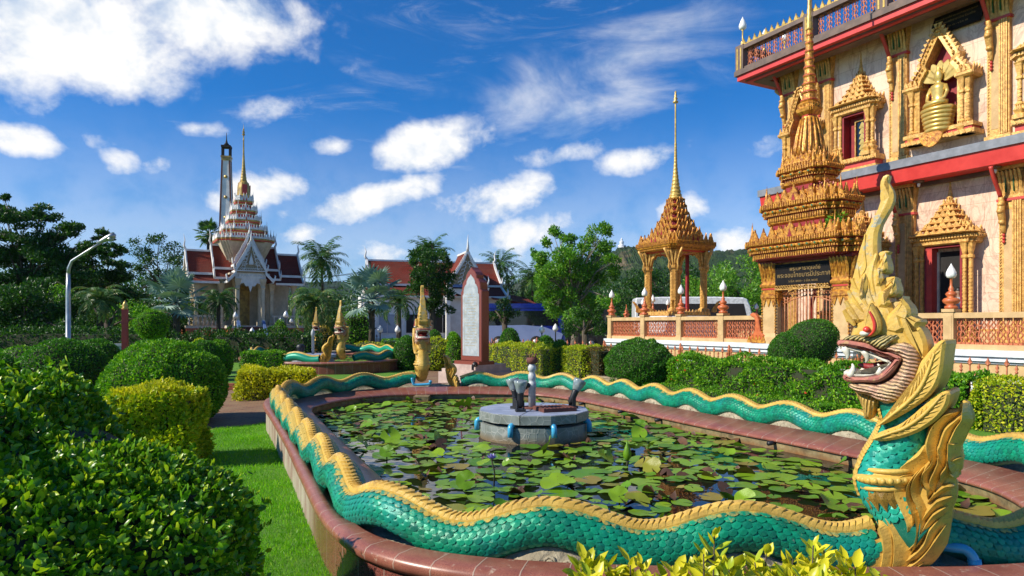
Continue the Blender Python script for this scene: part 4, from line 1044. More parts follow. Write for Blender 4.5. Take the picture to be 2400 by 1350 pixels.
# ---------------- pond contents: fountain, lily pads, pipes
FX, FY = .32, 10.15
def gon(n, r, rot=0): return [(r*math.cos(rot+2*math.pi*i/n), r*math.sin(rot+2*math.pi*i/n)) for i in range(n)]
fo = thing('fountain_platform', 'round tiled fountain platform with blue spouts standing among the lily pads', 'fountain', (FX, FY, 0))
b = MB(); b.lathe([(.80, -.02), (.79, .36), (.70, .37)], 36, smooth=False); b.obj('drum', M['drum'], fo)
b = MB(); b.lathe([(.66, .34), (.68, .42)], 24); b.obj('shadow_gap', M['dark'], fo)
for i in range(6):      # the cover is cast in wedge slabs
    b = MB(); a0 = R(15+60*i)+.008; a1 = R(75+60*i)-.008; am = (a0+a1)/2
    ring = [(.0, .0)]+[(.825*math.cos(a)*k, .825*math.sin(a)*k) for a, k in ((a0, 1), (am, 1.0), (a1, 1))]
    ring[0] = (.02*math.cos(am), .02*math.sin(am))
    n = len(ring)
    b.add([(x, y, .415) for x, y in ring]+[(x, y, .535) for x, y in ring]+[(x*.985, y*.985, .545) for x, y in ring],
          [tuple(range(n-1, -1, -1))]+[(j, (j+1) % n, (j+1) % n+n, j+n) for j in range(n)]+[(j+n, (j+1) % n+n, (j+1) % n+2*n, j+2*n) for j in range(n)], 0)
    b.add([(x*.985, y*.985, .545) for x, y in ring], [tuple(range(n))], 1)
    b.obj('cover_slab', [M['drum'], M['slab']], fo)
for a in (R(-114), R(-72), R(-18), R(186), R(100)):
    b = MB(); c, s = math.cos(a), math.sin(a)
    b.tube([(c*r_, s*r_, z) for r_, z in ((.76, .395), (.80, .40), (.825, .39), (.838, .37), (.84, .34), (.84, .245))], .04, 12)
    b.obj('spout', M['pvc_blue'], fo)
b = MB(); Mh = Matrix.Translation((.30, -.20, .548)) @ Matrix.Rotation(R(22), 4, 'Z'); b.box(-.26, .26, -.2, .2, 0, .05, M=Mh)
for i in range(9): b.box(-.25+i*.058, -.225+i*.058, -.19, .19, .05, .056, M=Mh)
b.obj('hatch', M['rust'], fo)
b = MB(); b.lathe([(.16, .545), (.16, .57), (.05, .572)], 16, c=(-.02, .05)); b.obj('base_flange', M['rust'], fo)
b = MB(); b.lathe([(.055, .57), (.055, .86), (.062, .865), (.062, .93), (.05, .94), (.05, .97), (.058, .98), (.058, 1.05), (.045, 1.06), (.045, 1.10), (.062, 1.11), (.062, 1.17), (.05, 1.18), (.03, 1.23)], 14, c=(-.02, .05)); b.obj('riser_pipe', M['pvc_grey'], fo)
b = MB(); b.lathe([(.03, 1.20), (.08, 1.23), (.085, 1.25), (.085, 1.30), (.03, 1.31)], 14, c=(-.02, .05))
for i in range(9):
    a = i*.7; b.tube([(-.02+.05*math.cos(a), .05+.05*math.sin(a), 1.30), (-.02+.07*math.cos(a), .05+.07*math.sin(a), 1.36)], .007, 5)
b.obj('nozzle', M['rust'], fo)
b = MB(); b.tube([(-.02, .05, 0.89), (-.13, .0, 0.89)], .04, 10); b.lathe([(.06, -.03), (.06, .03)], 10, c=(0, 0), M=Matrix.Translation((-.12, 0, 0.89)) @ Matrix.Rotation(R(90), 4, 'Y')); b.obj('valve', M['black_plastic'], fo)
b = MB(); Mv = Matrix.Translation((-.21, -.03, .90)) @ Matrix.Rotation(R(70), 4, 'Y')
b.tube([Mv @ Vector((.07*math.cos(a*.4488), .07*math.sin(a*.4488), 0)) for a in range(15)], .012, 6)
for i in range(3): b.tube([Mv @ Vector((.07*math.cos(i*2.09), .07*math.sin(i*2.09), 0)), Mv @ Vector((0, 0, 0))], .008, 5)
b.tube([(-.21, -.03, .90), (-.12, 0, 0.89)], .012, 6); b.obj('valve_wheel', M['red_paint'], fo)
def spotlight(x, y, z0, az, tilt, label, L=.36):
    th = thing('spotlight', label, 'spotlight', (FX+x, FY+y, z0), az, 'lamps on the fountain platform')
    b = MB(); b.box(-.07, .07, -.06, .06, 0, .04); b.box(-.055, -.04, -.03, .03, .03, .16); b.box(.04, .055, -.03, .03, .03, .16); b.obj('bracket', M['black_plastic'], th)
    Mt = Matrix.Translation((0, 0, .14)) @ Matrix.Rotation(tilt, 4, 'X')
    b = MB(); b.lathe([(.02, -.08), (.045, -.06), (.05, .12), (.055, .14)], 14, M=Mt); b.obj('housing', M['black_plastic'], th)
    b = MB(); b.lathe([(.05, .135), (.06, .15), (.095, .27), (.10, .30), (.09, .31), (.02, .285)], 18, M=Mt); b.obj('lens', M['clear_glass'], th)
spotlight(-.20, -.34, .545, R(10), R(6), 'upright clear glass spotlight beside the white fountain pipe')
spotlight(-.26, .02, .545, R(60), R(-12), 'clear glass spotlight half hidden behind the upright spotlight and the pipe')
spotlight(.58, .05, .545, R(-60), R(-28), 'tilted black spotlight at the right edge of the fountain platform')
# lily pads
def pad_mesh(i, kind):
    r = np.random.default_rng(100+i); n = 20; b = MB(); V = [(0, 0, .004)]; notch = .16
    for k in range(n+1):
        a = notch+(2*math.pi-2*notch)*k/n; rr = 1+.05*math.sin(3*a+i)+.025*r.normal()-(.22*max(0, math.cos(2*(a-i*1.7)))**14 if i % 3 == 0 else 0)
        z = .010+.05*math.sin(4*a+i*2)*(.55 if kind == 'flat' else 1)+(.16*max(0, math.cos(a-2.1*i))**5 if i % 2 else 0)
        if kind == 'curl': z += .55*max(0, math.cos(a-1.3*i))**2
        V.append((rr*math.cos(a), rr*math.sin(a), z))
    m = len(V); V2 = [(x*.55, y*.55, z*.25+.004) for x, y, z in V[1:]]
    V = V+V2; F = []
    for k in range(n):
        F += [(0, m+k, m+k+1), (m+k, 1+k, 2+k, m+k+1)]
    b.add(V, F, smooth=True)
    return b.mesh('lily_pad', M['pad'])
PADS = [pad_mesh(i, 'flat') for i in range(9)]; CURL = [pad_mesh(20+i, 'curl') for i in range(5)]
inner = [tuple(p) for p in (C1+N1*.50)]
cand = rng.uniform([-4.2, 4.2], [5.2, 15.8], (12000, 2)); cand = cand[inpoly(cand, inner)]
ed = C1+N1*.50
placed = []
dens = lambda p: .35+.65*(math.sin(p[0]*1.9+1.2)*math.sin(p[1]*1.1+.4)+.6*math.sin(p[0]*.8-p[1]*.7) > -.25)
for p in cand:
    rad = float(np.clip(rng.normal(.118, .038), .055, .20))
    if math.hypot(p[0]-FX, p[1]-FY) < .84+rad*.5: continue
    if np.min(np.hypot(ed[:, 0]-p[0], ed[:, 1]-p[1])) < rad*.9: continue
    if rng.uniform() > dens(p): continue
    if any((p[0]-q[0])**2+(p[1]-q[1])**2 < ((rad+q[2])*.80)**2 for q in placed[-900:]): continue
    placed.append((p[0], p[1], rad))
    if len(placed) > 850: break
placed.sort(key=lambda q: -q[2]/q[1])
rest = MB()
for i, (x, y, r_) in enumerate(placed):
    cu = rng.uniform() < .07
    me = CURL[i % 5] if cu else PADS[i % 9]
    rot = (rng.normal()*.05, rng.normal()*.05, rng.uniform(0, 6.28)); z = WATZ+.006+rng.uniform(0, .02)
    if cu: rot = (rng.normal()*.35, rng.normal()*.35, rot[2]); z += .04
    if i < 300:
        o = link('lily_pad', me); o.location = (x, y, z); o.rotation_euler = rot; o.scale = (r_, r_, r_*(1 if not cu else .9))
        tag(o, 'round green lily pad floating on the near lotus pond', 'lily pad', 'lily pads on the near pond')
    else:
        Mx = Matrix.LocRotScale(Vector((x, y, z)), __import__('mathutils').Euler(rot), Vector((r_, r_, r_)))
        rest.add([v.co for v in me.vertices], [tuple(p.vertices) for p in me.polygons], 0, Mx, True)
o = rest.obj('lily_pads', M['pad']); o['kind'] = 'stuff'; o['label'] = 'mass of smaller distant lily pads on the pond'
# dead and curled brown leaves between the pads
dl = MB()
for i in range(130):
    p = cand[rng.integers(len(cand))]
    if math.hypot(p[0]-FX, p[1]-FY) < .95: continue
    r_ = rng.uniform(.04, .12); a = rng.uniform(0, 6.28); h_ = rng.uniform(.01, .10); nV = []
    for k in range(9):
        g = k/8*math.pi*1.5; nV.append((r_*math.cos(g), r_*.8*math.sin(g), .01+h_*math.sin(g*.9)**2))
    Mx = Matrix.Translation((p[0], p[1], WATZ)) @ Matrix.Rotation(a, 4, 'Z')
    dl.add([(0, 0, .015)]+nV, [(0, k+1, k+2) for k in range(8)], 0, Mx, True)
o = dl.obj('dead_leaves', M['pad_brown']); o['kind'] = 'stuff'; o['label'] = 'dead brown lily leaves between the green pads'
# a few leaves held above the water on stems, and the flowers
def upright_leaf(px, py, Yg, r_, tilt, az, label, m='pad'):
    p = grd(px, py, WATZ)
    th = thing('lotus_leaf', label, 'lotus leaf', (p.x, p.y, WATZ), az, 'lily leaves held above the water')
    b = MB(); b.tube([(0, 0, -.1), (.01, 0, Yg*.6), (0, 0, Yg)], .009, 6); b.obj('stem', M['twig'], th)
    r_ *= .58; o = link('blade', CURL[int(px) % 5] if m == 'pad' else PADS[int(px) % 9], th); o.location = (0, 0, Yg); o.rotation_euler = (tilt, 0, 0); o.scale = (r_, r_, r_)
    if m != 'pad':
        me = o.data.copy(); me.materials.clear(); me.materials.append(M[m]); o.data = me
for a in ((1090, 1150, .10, .17, R(48), .2, 'broad green lily leaf tilted up beside the near naga coil'), (1035, 1062, .12, .14, R(66), .4, 'brown curled lily leaf standing upright left of the fountain', 'pad_brown'), (1745, 1195, .10, .16, R(34), -.3, 'rounded green leaf raised above dark water near the front coil'),
          (1450, 1178, .06, .17, R(25), .3, 'bright green leaf with a wavy edge behind the front coil'), (1550, 985, .12, .13, R(58), -.4, 'upright green leaf beyond the fountain towards the right rim'), (1500, 1010, .10, .14, R(40), .1, 'tilted leaf a little right of the fountain platform'), (1700, 1165, .08, .15, R(44), .6, 'dark lily leaf lifted between floating pads', 'pad_brown'), (1900, 1010, .12, .15, R(60), -.5, 'lone leaf rising beneath the naga coil at the right rim'), (2310, 1118, .16, .14, R(22), -.2, 'cupped lily leaf on a stem right of the golden tail flame'), (905, 1078, .10, .15, R(38), .2, 'leaf folded upward near the left rim of the pond')):
    upright_leaf(*a)
p = grd(1157, 1140, WATZ); fl = thing('water_lily', 'purple water lily flower on a tall thin stem', 'flower', (p.x, p.y, WATZ))
b = MB(); b.tube([(0, 0, -.05), (.01, 0, .14), (-.02, 0, .27)], .008, 6); b.obj('stem', M['twig'], fl)
b = MB()
for ring, (nn, t_, l_) in enumerate(((8, 1.0, .085), (8, .6, .08), (6, .25, .07))):
    for k in range(nn):
        a = 2*math.pi*k/nn+ring*.3; c, s = math.cos(a), math.sin(a); h = math.cos(t_)
        tip = (-.02+c*l_*math.sin(t_), s*l_*math.sin(t_), .27+l_*h); mid = (-.02+c*l_*.5*math.sin(t_), s*l_*.5*math.sin(t_), .27+l_*.5*h)
        b.add([(-.02, 0, .27), (mid[0]-s*.014, mid[1]+c*.014, mid[2]), tip, (mid[0]+s*.014, mid[1]-c*.014, mid[2])], [(0, 1, 2, 3)])
b.obj('bloom', M['petal'], fl)
p = grd(1740, 1085, WATZ); bd_ = thing('lotus_bud', 'closed pale lily bud standing between pads at the pond middle', 'flower bud', (grd(1470, 1092, WATZ).x, grd(1470, 1092, WATZ).y, WATZ))
b = MB(); b.tube([(0, 0, -.05), (.0, 0, .06)], .012, 6); b.obj('stem', M['twig'], bd_)
b = MB(); b.lathe([(.005, .05), (.045, .10), (.05, .15), (.03, .22), (.012, .26), (.004, .30)], 10); b.obj('bud', M['pad'], bd_)
# plastic pipes
def pipe(pts, r_, m, label, name='water_pipe', cat='pipe'):
    th = thing(name, label, cat, tuple(pts[0])); P = catmull([tuple(Vector(p)-Vector(pts[0])) for p in pts], 4, closed=False)
    b = MB(); b.tube([tuple(p) for p in P], r_, 12); b.obj('tube', m, th)
    b = MB(); d = Vector(P[-1])-Vector(P[-2]); d.normalize(); e = Vector(P[-1]); b.tube([tuple(e-d*.05), tuple(e+d*.004)], r_*1.22, 12); b.obj('socket', m, th)
z = RIMZ
e = at(2215, 1281, 3.98)
pipe([(e.x-.16, e.y+.12, e.z+.02), (e.x, e.y, e.z), (e.x+.08, e.y-.05, e.z-.0), (e.x+.115, e.y-.07, e.z-.04), (e.x+.125, e.y-.08, e.z-.10)], .029, M['pvc_blue'], 'thick blue plastic pipe bent down beside the golden tail flame')
a = at(968, 892, 14.75); c = at(1008, 893, 14.75)
pipe([(a.x-.02, a.y, a.z+.06), (a.x, a.y, a.z-.04), (a.x+.05, a.y, a.z-.09), (c.x-.05, c.y, a.z-.08), (c.x, c.y, a.z-.06), (c.x+.01, c.y, a.z+.0)], .03, M['pvc_blue'], 'pale blue pipe bracket under the far naga head')
e = grd(1620, 990, WATZ); pipe([(e.x, e.y, WATZ-.05), (e.x, e.y, WATZ+.05), (e.x+.02, e.y-.02, WATZ+.10), (e.x+.10, e.y-.06, WATZ+.11)], .06, M['pvc_blue'], 'short pale blue pipe end poking out of the water')
for px in (1368, 1460, 1548, 1660, 1805, 1990):      # outlets in the inner wall
    k = int(np.argmin(np.abs((I1[:, 0]/I1[:, 1]*FP+1200)-px)+200*(I1[:, 0] < .9))); p = I1[k]; n_ = N1[k]
    b = MB(); b.tube([(p[0]-n_[0]*.05, p[1]-n_[1]*.05, .235), (p[0]+n_[0]*.09, p[1]+n_[1]*.09, .225)], .028, 10); b.obj('outlet_pipe', M['black_plastic'], pond1)
k = int(np.argmin(np.hypot(I1[:, 0]+2.05, I1[:, 1]-15)))
b = MB(); b.box(-2.1, -1.78, 14.5, 15.0, -.02, .26); b.obj('pier', M['inner_wall'], pond1)
# second pond: platform and a few pads
f2 = thing('fountain_platform', 'small grey fountain slab in the second pond behind', 'fountain', (-8.6, 29.5, 0))
b = MB(); b.lathe([(.9, 0), (.9, .36), (.5, .38)], 12, smooth=False); b.obj('drum', M['grey_stone'], f2)
b = MB(); b.lathe([(1.0, .38), (1.0, .5), (.9, .52)], 12, smooth=False); b.obj('cover_slab', M['slab'], f2)
b = MB(); b.lathe([(.06, .5), (.06, 1.3), (.09, 1.32), (.09, 1.45), (.03, 1.6)], 10); b.obj('riser_pipe', M['pvc_grey'], f2)
b = MB(); b.lathe([(.05, .52), (.16, .7), (.2, .85), (.1, .95)], 12, c=(-.5, -.1)); b.obj('stone_ball', M['black_plastic'], f2)
b = MB(); in2 = [tuple(p) for p in (C2+N2*.5)]
cd = rng.uniform([-12, 25], [-4.3, 35.6], (500, 2)); cd = cd[inpoly(cd, in2)]
for i, p in enumerate(cd[:140]):
    if math.hypot(p[0]+8.6, p[1]-29.5) < 1.1: continue
    me = PADS[i % 9]; r_ = rng.uniform(.15, .3)
    b.add([v.co for v in me.vertices], [tuple(q.vertices) for q in me.polygons], 0, Matrix.LocRotScale(Vector((p[0], p[1], WATZ+.01)), __import__('mathutils').Euler((0, 0, i)), Vector((r_, r_, r_))), True)
o = b.obj('lily_pads', M['pad']); o['kind'] = 'stuff'; o['label'] = 'lily pads covering the second pond behind'
# ---------------- ornament helpers for the temple buildings
def redent(hx, hy, k, n):
    """plan of a stepped-corner rectangle: n notches of size k at each corner"""
    q = [(hx, hy-k*n)]
    for i in range(n): q += [(hx-k*(i+1), hy-k*(n-i)), (hx-k*(i+1), hy-k*(n-i-1))]
    pts = []
    c = q
    pts += c                                    # quadrant ++ going from x side to y side
    pts += [(-x, y) for x, y in reversed(c)]
    pts += [(-x, -y) for x, y in c]
    pts += [(x, -y) for x, y in reversed(c)]
    return pts
def plan_loft(b, hx, hy, k, n, prof, c=(0, 0), mk=None):
    """prof: (grow, z[, mat]) rings of the redented plan grown outwards"""
    rings = []
    for pr in prof:
        g, z = pr[0], pr[1]
        rings.append([(c[0]+x, c[1]+y, z) for x, y in redent(hx+g, hy+g, k, n)])
    for i in range(len(rings)-1):
        b.loft(rings[i:i+2], prof[i+1][2] if len(prof[i+1]) > 2 else 0, cap=False)
    b.add(rings[-1], [tuple(range(len(rings[-1])))], prof[-1][2] if len(prof[-1]) > 2 else 0)
    b.add(rings[0], [tuple(reversed(range(len(rings[0]))))], prof[0][2] if len(prof[0]) > 2 else 0)
def leaf_poly(w, h): return [(-w*.5, 0), (-w*.52, h*.22), (-w*.34, h*.40), (-w*.30, h*.52), (-w*.12, h*.74), (0, h), (w*.12, h*.74), (w*.30, h*.52), (w*.34, h*.40), (w*.52, h*.22), (w*.5, 0)]
def frame2(x, y, z, nx, ny): # local x along the edge, local -y = outward normal
    return Matrix(((-ny, -nx, 0, x), (nx, -ny, 0, y), (0, 0, 1, z), (0, 0, 0, 1)))
def antefixes(b, hx, hy, k, n, z, w, h, c=(0, 0), mat_=0, hole=None, mid=None, th=.06, gap=1.15, corner=None):
    P = redent(hx, hy, k, n); m = len(P)
    for i in range(m):
        a = Vector(P[i]); e = Vector(P[(i+1) % m]); L = (e-a).length
        if L < w*.4: continue
        d = (e-a)/L; nx, ny = d.y, -d.x; cnt = max(1, int(L/(w*gap)))
        for j in range(cnt):
            t = (j+.5)/cnt; p = a+d*L*t; big = 1
            if mid and cnt > 2 and abs(t-.5) < .5/cnt+.01: big = mid
            Mx = Matrix.Translation((c[0], c[1], 0)) @ frame2(p.x, p.y, z, nx, ny)
            b.prism(leaf_poly(w*min(big, 1.4), h*big), -th*.5, th*.5, mat_, Mx, ch=th*.22)
            if hole is not None and big > 1: b.prism(leaf_poly(w*.5, h*big*.5), -th*.5-.012, th*.4, hole, Mx)
        if corner and L > w*1.5:
            for p in (a, e):
                b.lathe([(.05*corner, 0), (.06*corner, .05*corner), (.035*corner, .12*corner), (.05*corner, .18*corner), (.02*corner, .3*corner), (.004, .55*corner)], 8, mat_, c=(c[0]+p.x*.97, c[1]+p.y*.97), M=Matrix.Translation((0, 0, z)))
def dentils(b, hx, hy, k, n, z0, z1, w, c=(0, 0), mat_=0, out=.03):
    P = redent(hx, hy, k, n); m = len(P)
    for i in range(m):
        a = Vector(P[i]); e = Vector(P[(i+1) % m]); L = (e-a).length
        if L < w: continue
        d = (e-a)/L; nx, ny = d.y, -d.x; cnt = max(1, int(L/(w*1.7)))
        for j in range(cnt):
            p = a+d*L*(j+.5)/cnt; Mx = Matrix.Translation((c[0], c[1], 0)) @ frame2(p.x, p.y, 0, nx, ny)
            b.box(-w/2, w/2, -out, .01, z0, z1, mat_, Mx)
def petals_col(b, hx, hy, z0, z1, cnt, flare, c=(0, 0), mat_=0, k2=None):
    """lotus petals round a square shaft, leaning outwards at the top"""
    for (nx, ny, L, off) in ((1, 0, hy, hx), (-1, 0, hy, hx), (0, 1, hx, hy), (0, -1, hx, hy)):
        for j in range(cnt):
            u = -L+2*L*(j+.5)/cnt; w = 2*L/cnt*.94; Mx = Matrix.Translation((c[0], c[1], 0)) @ frame2(nx*off-ny*u, ny*off+nx*u, 0, nx, ny)
            h = z1-z0
            v = [(-w*.30, 0, z0), (w*.30, 0, z0), (w*.5, -flare*.35, z0+h*.55), (w*.42, -flare*.9, z0+h*.9), (0, -flare*1.1, z1), (-w*.42, -flare*.9, z0+h*.9), (-w*.5, -flare*.35, z0+h*.55), (0, -flare*.45-.035, z0+h*.5)]
            b.add(v, [(7, 0, 1), (7, 1, 2), (7, 2, 3), (7, 3, 4), (7, 4, 5), (7, 5, 6), (7, 6, 0)], mat_, Mx)
def text_mesh(name, body, size, m, parent, loc, rot, spacing=1.0):
    cu = bpy.data.curves.new(name, 'FONT'); cu.body = body; cu.size = size; cu.align_x = 'CENTER'; cu.align_y = 'CENTER'; cu.extrude = .004; cu.space_line = spacing
    o = bpy.data.objects.new(name, cu); col.objects.link(o)
    dg = bpy.context.evaluated_depsgraph_get(); dg.update(); me = bpy.data.meshes.new_from_object(o.evaluated_get(dg)); bpy.data.objects.remove(o)
    me.materials.clear(); me.materials.append(m); o = link(name, me, parent, loc); o.rotation_euler = rot; return o
TP = Vector((4.36, 31.0, 0)); TRZ = math.atan2(-.883, .47)
def tw(t, d, z=0):
    c, s = math.cos(TRZ), math.sin(TRZ); return (TP.x+c*t-s*d, TP.y+s*t+c*d, z)
# ---------------- terrace with balustrade
TZ = 1.16
te = thing('terrace', 'raised terrace with white stone plinth and terracotta balustrade before the temple', 'terrace', TP, TRZ)
def tprof(b, t0, t1, d0, grow=0):
    for (z0, z1, o, m) in ((-.02, .42, .10, 0), (.42, .50, .06, 1), (.50, .82, 0, 2), (.82, .88, .04, 1), (.88, .95, .10, 0), (.95, 1.0, .06, 1), (1.0, TZ, .14, 0)):
        b.box(t0-o, t1+o, d0-o, 20, z0, z1, m)
b = MB(); tprof(b, 0, 24, 0); tprof(b, 8.75, 12.5, -.45); b.obj('plinth', [M['white_stone'], M['grey_stone'], M['tan_wall']], te)
b = MB(); b.box(.02, 24, .02, 19.9, TZ, TZ+.012); b.obj('terrace_floor', M['sand_kerb'], te)
posts = [.12, 2.45, 4.68, 6.92, 12.75, 14.95, 17.2, 19.5, 21.8]
for t in posts:
    b = MB(); b.box(t-.13, t+.13, -.02, .26, TZ, 2.12); b.box(t-.16, t+.16, -.05, .29, 2.12, 2.2); b.box(t-.15, t+.15, -.04, .28, TZ, TZ+.16); b.box(t-.09, t+.09, -.028, -.019, TZ+.25, 2.02, 1)
    b.obj('post', [M['tan_wall'], M['tan_wall']], te)
def naga_baluster(b, x, y, z0, z1, w, M_=None):
    """a fretwork baluster: wavy stem with opposed curls"""
    h = z1-z0; pts = []
    for i in range(9): pts.append((x+.022*math.sin(i*1.9), y, z0+h*i/8))
    b.tube(pts, .026, 6, M=M_)
    for i in range(4):
        for s in (-1, 1):
            zc = z0+h*(.14+.23*i); b.tube([(x+s*(w*.15+.30*w*math.cos(a)), y+.004*s, zc+.07*math.sin(a)+.04*a/3) for a in (-1.2, 0, 1.2, 2.4, 3.4)], .017, 5, M=M_)
    b.box(x-w*.46, x+w*.46, y-.02, y+.02, z0, z0+.05, M=M_); b.box(x-w*.40, x+w*.40, y-.02, y+.02, z1-.06, z1, M=M_)
def bal_panel(t0, t1, parent, m):
    n = max(2, int((t1-t0)/.2)); w = (t1-t0)/n; b = MB()
    for i in range(n): naga_baluster(b, t0+w*(i+.5), .12, TZ+.13, 1.96, w)
    return b.obj('baluster_panel', m, parent)
rails = [(0, 8.95), (12.45, 24)]
for a, c in rails:
    b = MB(); b.box(a, c, .0, .24, 1.96, 2.10); b.obj('hand_rail', M['tan_wall'], te)
    b = MB(); b.box(a, c, .0, .24, TZ, TZ+.13); b.obj('bottom_rail', M['tan_wall'], te)
ps = [.12, 2.45, 4.68, 6.92, 8.95]
for i in range(4): bal_panel(ps[i]+.14, ps[i+1]-.14, te, M['terracotta'])
ps = [12.75, 14.95, 17.2, 19.5, 21.8]
for i in range(4): bal_panel(ps[i]+.14, ps[i+1]-.14, te, M['terracotta'])
b = MB(); b.box(0, .24, .2, 9, 1.96, 2.10); b.box(0, .24, .2, 9, TZ, TZ+.13)
for j in range(4): b.box(-.02, .26, 2.1+j*2.2, 2.36+j*2.2, TZ, 2.2)
b.obj('side_rail', M['tan_wall'], te)
b = MB()
for j in range(30): naga_baluster(b, .12, .4+j*.28, TZ+.13, 1.96, .2)
b.obj('side_balusters', M['terracotta'], te)
# ornate lamps on the balustrade
def make_lamp(label, loc, s=1, head=True):
    th = thing('balustrade_lamp', label, 'lamp', loc, 0, 'white bud lamps on the temple balustrade'); th.scale = (s, s, s)
    b = MB(); b.lathe([(.14, 0), (.16, .03), (.15, .08), (.09, .10), (.19, .17), (.21, .23), (.17, .28), (.08, .31), (.12, .36), (.14, .40), (.10, .45), (.055, .48), (.07, .53), (.05, .58), (.033, .62), (.03, .80), (.05, .83)], 14); b.obj('base', M['orange'], th)
    if head:
        b = MB(); prof = [(.05, .82), (.10, .84), (.125, .90), (.12, .98), (.085, 1.06), (.04, 1.14), (.012, 1.2), (.002, 1.22)]
        rings = [[(r_*(1+.05*math.cos(8*2*math.pi*j/32+zz*14))*math.cos(2*math.pi*j/32), r_*(1+.05*math.cos(8*2*math.pi*j/32+zz*14))*math.sin(2*math.pi*j/32), zz) for j in range(32)] for r_, zz in prof]
        b.loft(rings, smooth=True); b.obj('glass_bud', M['white_glass'], th)
    return th
for t, lb in ((.12, 'white bud lamp on the outermost corner post of the terrace'), (2.45, 'white bud lamp on the second balustrade post, left of the pavilion base'), (4.68, 'white bud lamp in front of the golden pavilion columns'), (6.92, 'largest white bud lamp left of the golden gate'), (14.95, 'white bud lamp with orange base in front of the temple doorway'), (12.75, 'white bud lamp hidden behind the naga crest beside the gate'), (17.2, 'bud lamp on the balustrade farthest right')):
    p = tw(t, .12, 2.2); make_lamp(lb, p, {6.92: 1.0, 14.95: .98}.get(t, .96))
for t, d, hd, lb, s in ((.12, .95, False, 'orange lamp base that has lost its glass bud', .72), (.12, 1.9, True, 'small bud lamp behind the broken lamp on the side rail', .74), (.12, 2.5, True, 'bud lamp just left of the pavilion pedestal behind a larger lamp', .9), (.12, 3.4, True, 'bud lamp beside the pavilion pedestal corner', .74)):
    make_lamp(lb, tw(t, d, 2.1), s, hd)
for t, d, lb in ((.6, 6.4, 'small bud lamp right of the pavilion base'), (2.95, 6.2, 'small bud lamp before the trees beside the gate column')): make_lamp(lb, tw(t, d, 1.9), .72)
b = MB(); b.box(0, 6.3, 6.2, 6.45, TZ, 2.0); b.obj('rear_rail', M['tan_wall'], te)
# ---------------- golden gate
GC = 10.66
gt = thing('temple_gate', 'ornate golden gateway with tiered roof, slender spire and red soffits', 'gateway', tw(GC, .05), TRZ)
for sx in (-1.33, 1.33):
    b = MB(); c = (sx, 0)
    plan_loft(b, .30, .30, .05, 1, [(.08, TZ-.2), (.08, TZ+.22), (.03, TZ+.28), (0, TZ+.34), (0, 2.62)], c)
    b.obj('column', M['tan_wall'], gt)
    b = MB(); plan_loft(b, .30, .30, .05, 1, [(.0, 2.62), (.05, 2.66), (.05, 2.78), (.0, 2.84), (.0, 2.93), (.02, 2.94, 1), (.02, 2.99, 1), (.06, 3.04), (.07, 3.1), (.02, 3.18), (.02, 3.3), (.02, 3.82)], c)
    petals_col(b, .31, .31, 3.2, 3.84, 5, .16, c)
    for q in ((1, 0), (-1, 0), (0, 1), (0, -1)):   # pendants under the capital
        for j in range(3):
            u = -.2+.2*j; Mx = Matrix.Translation((c[0], c[1], 0)) @ frame2(q[0]*.305-q[1]*u, q[1]*.305+q[0]*u, 2.63, q[0], q[1]); b.prism([(-.09, 0), (.09, 0), (0, -.26)], -.03, .0, 0, Mx)
    b.obj('capital', [M['gold_deep'], M['red_trim']], gt)
    b = MB()
    for x_ in (-.27, .27):
        for j in range(22): b.prism(leaf_poly(.05, .08), -.332, -.30, 0, Matrix.Translation((c[0]+x_, c[1], TZ+.36+j*.1)))
    b.obj('column_edging', M['gold_deep'], gt)
b = MB(); b.box(-1.1, 1.1, -.22, .3, 3.72, 3.9, 0); b.box(-1.75, 1.75, -.35, .35, 3.8, 3.9, 1); b.obj('lintel', [M['gold_deep'], M['red_deep']], gt)
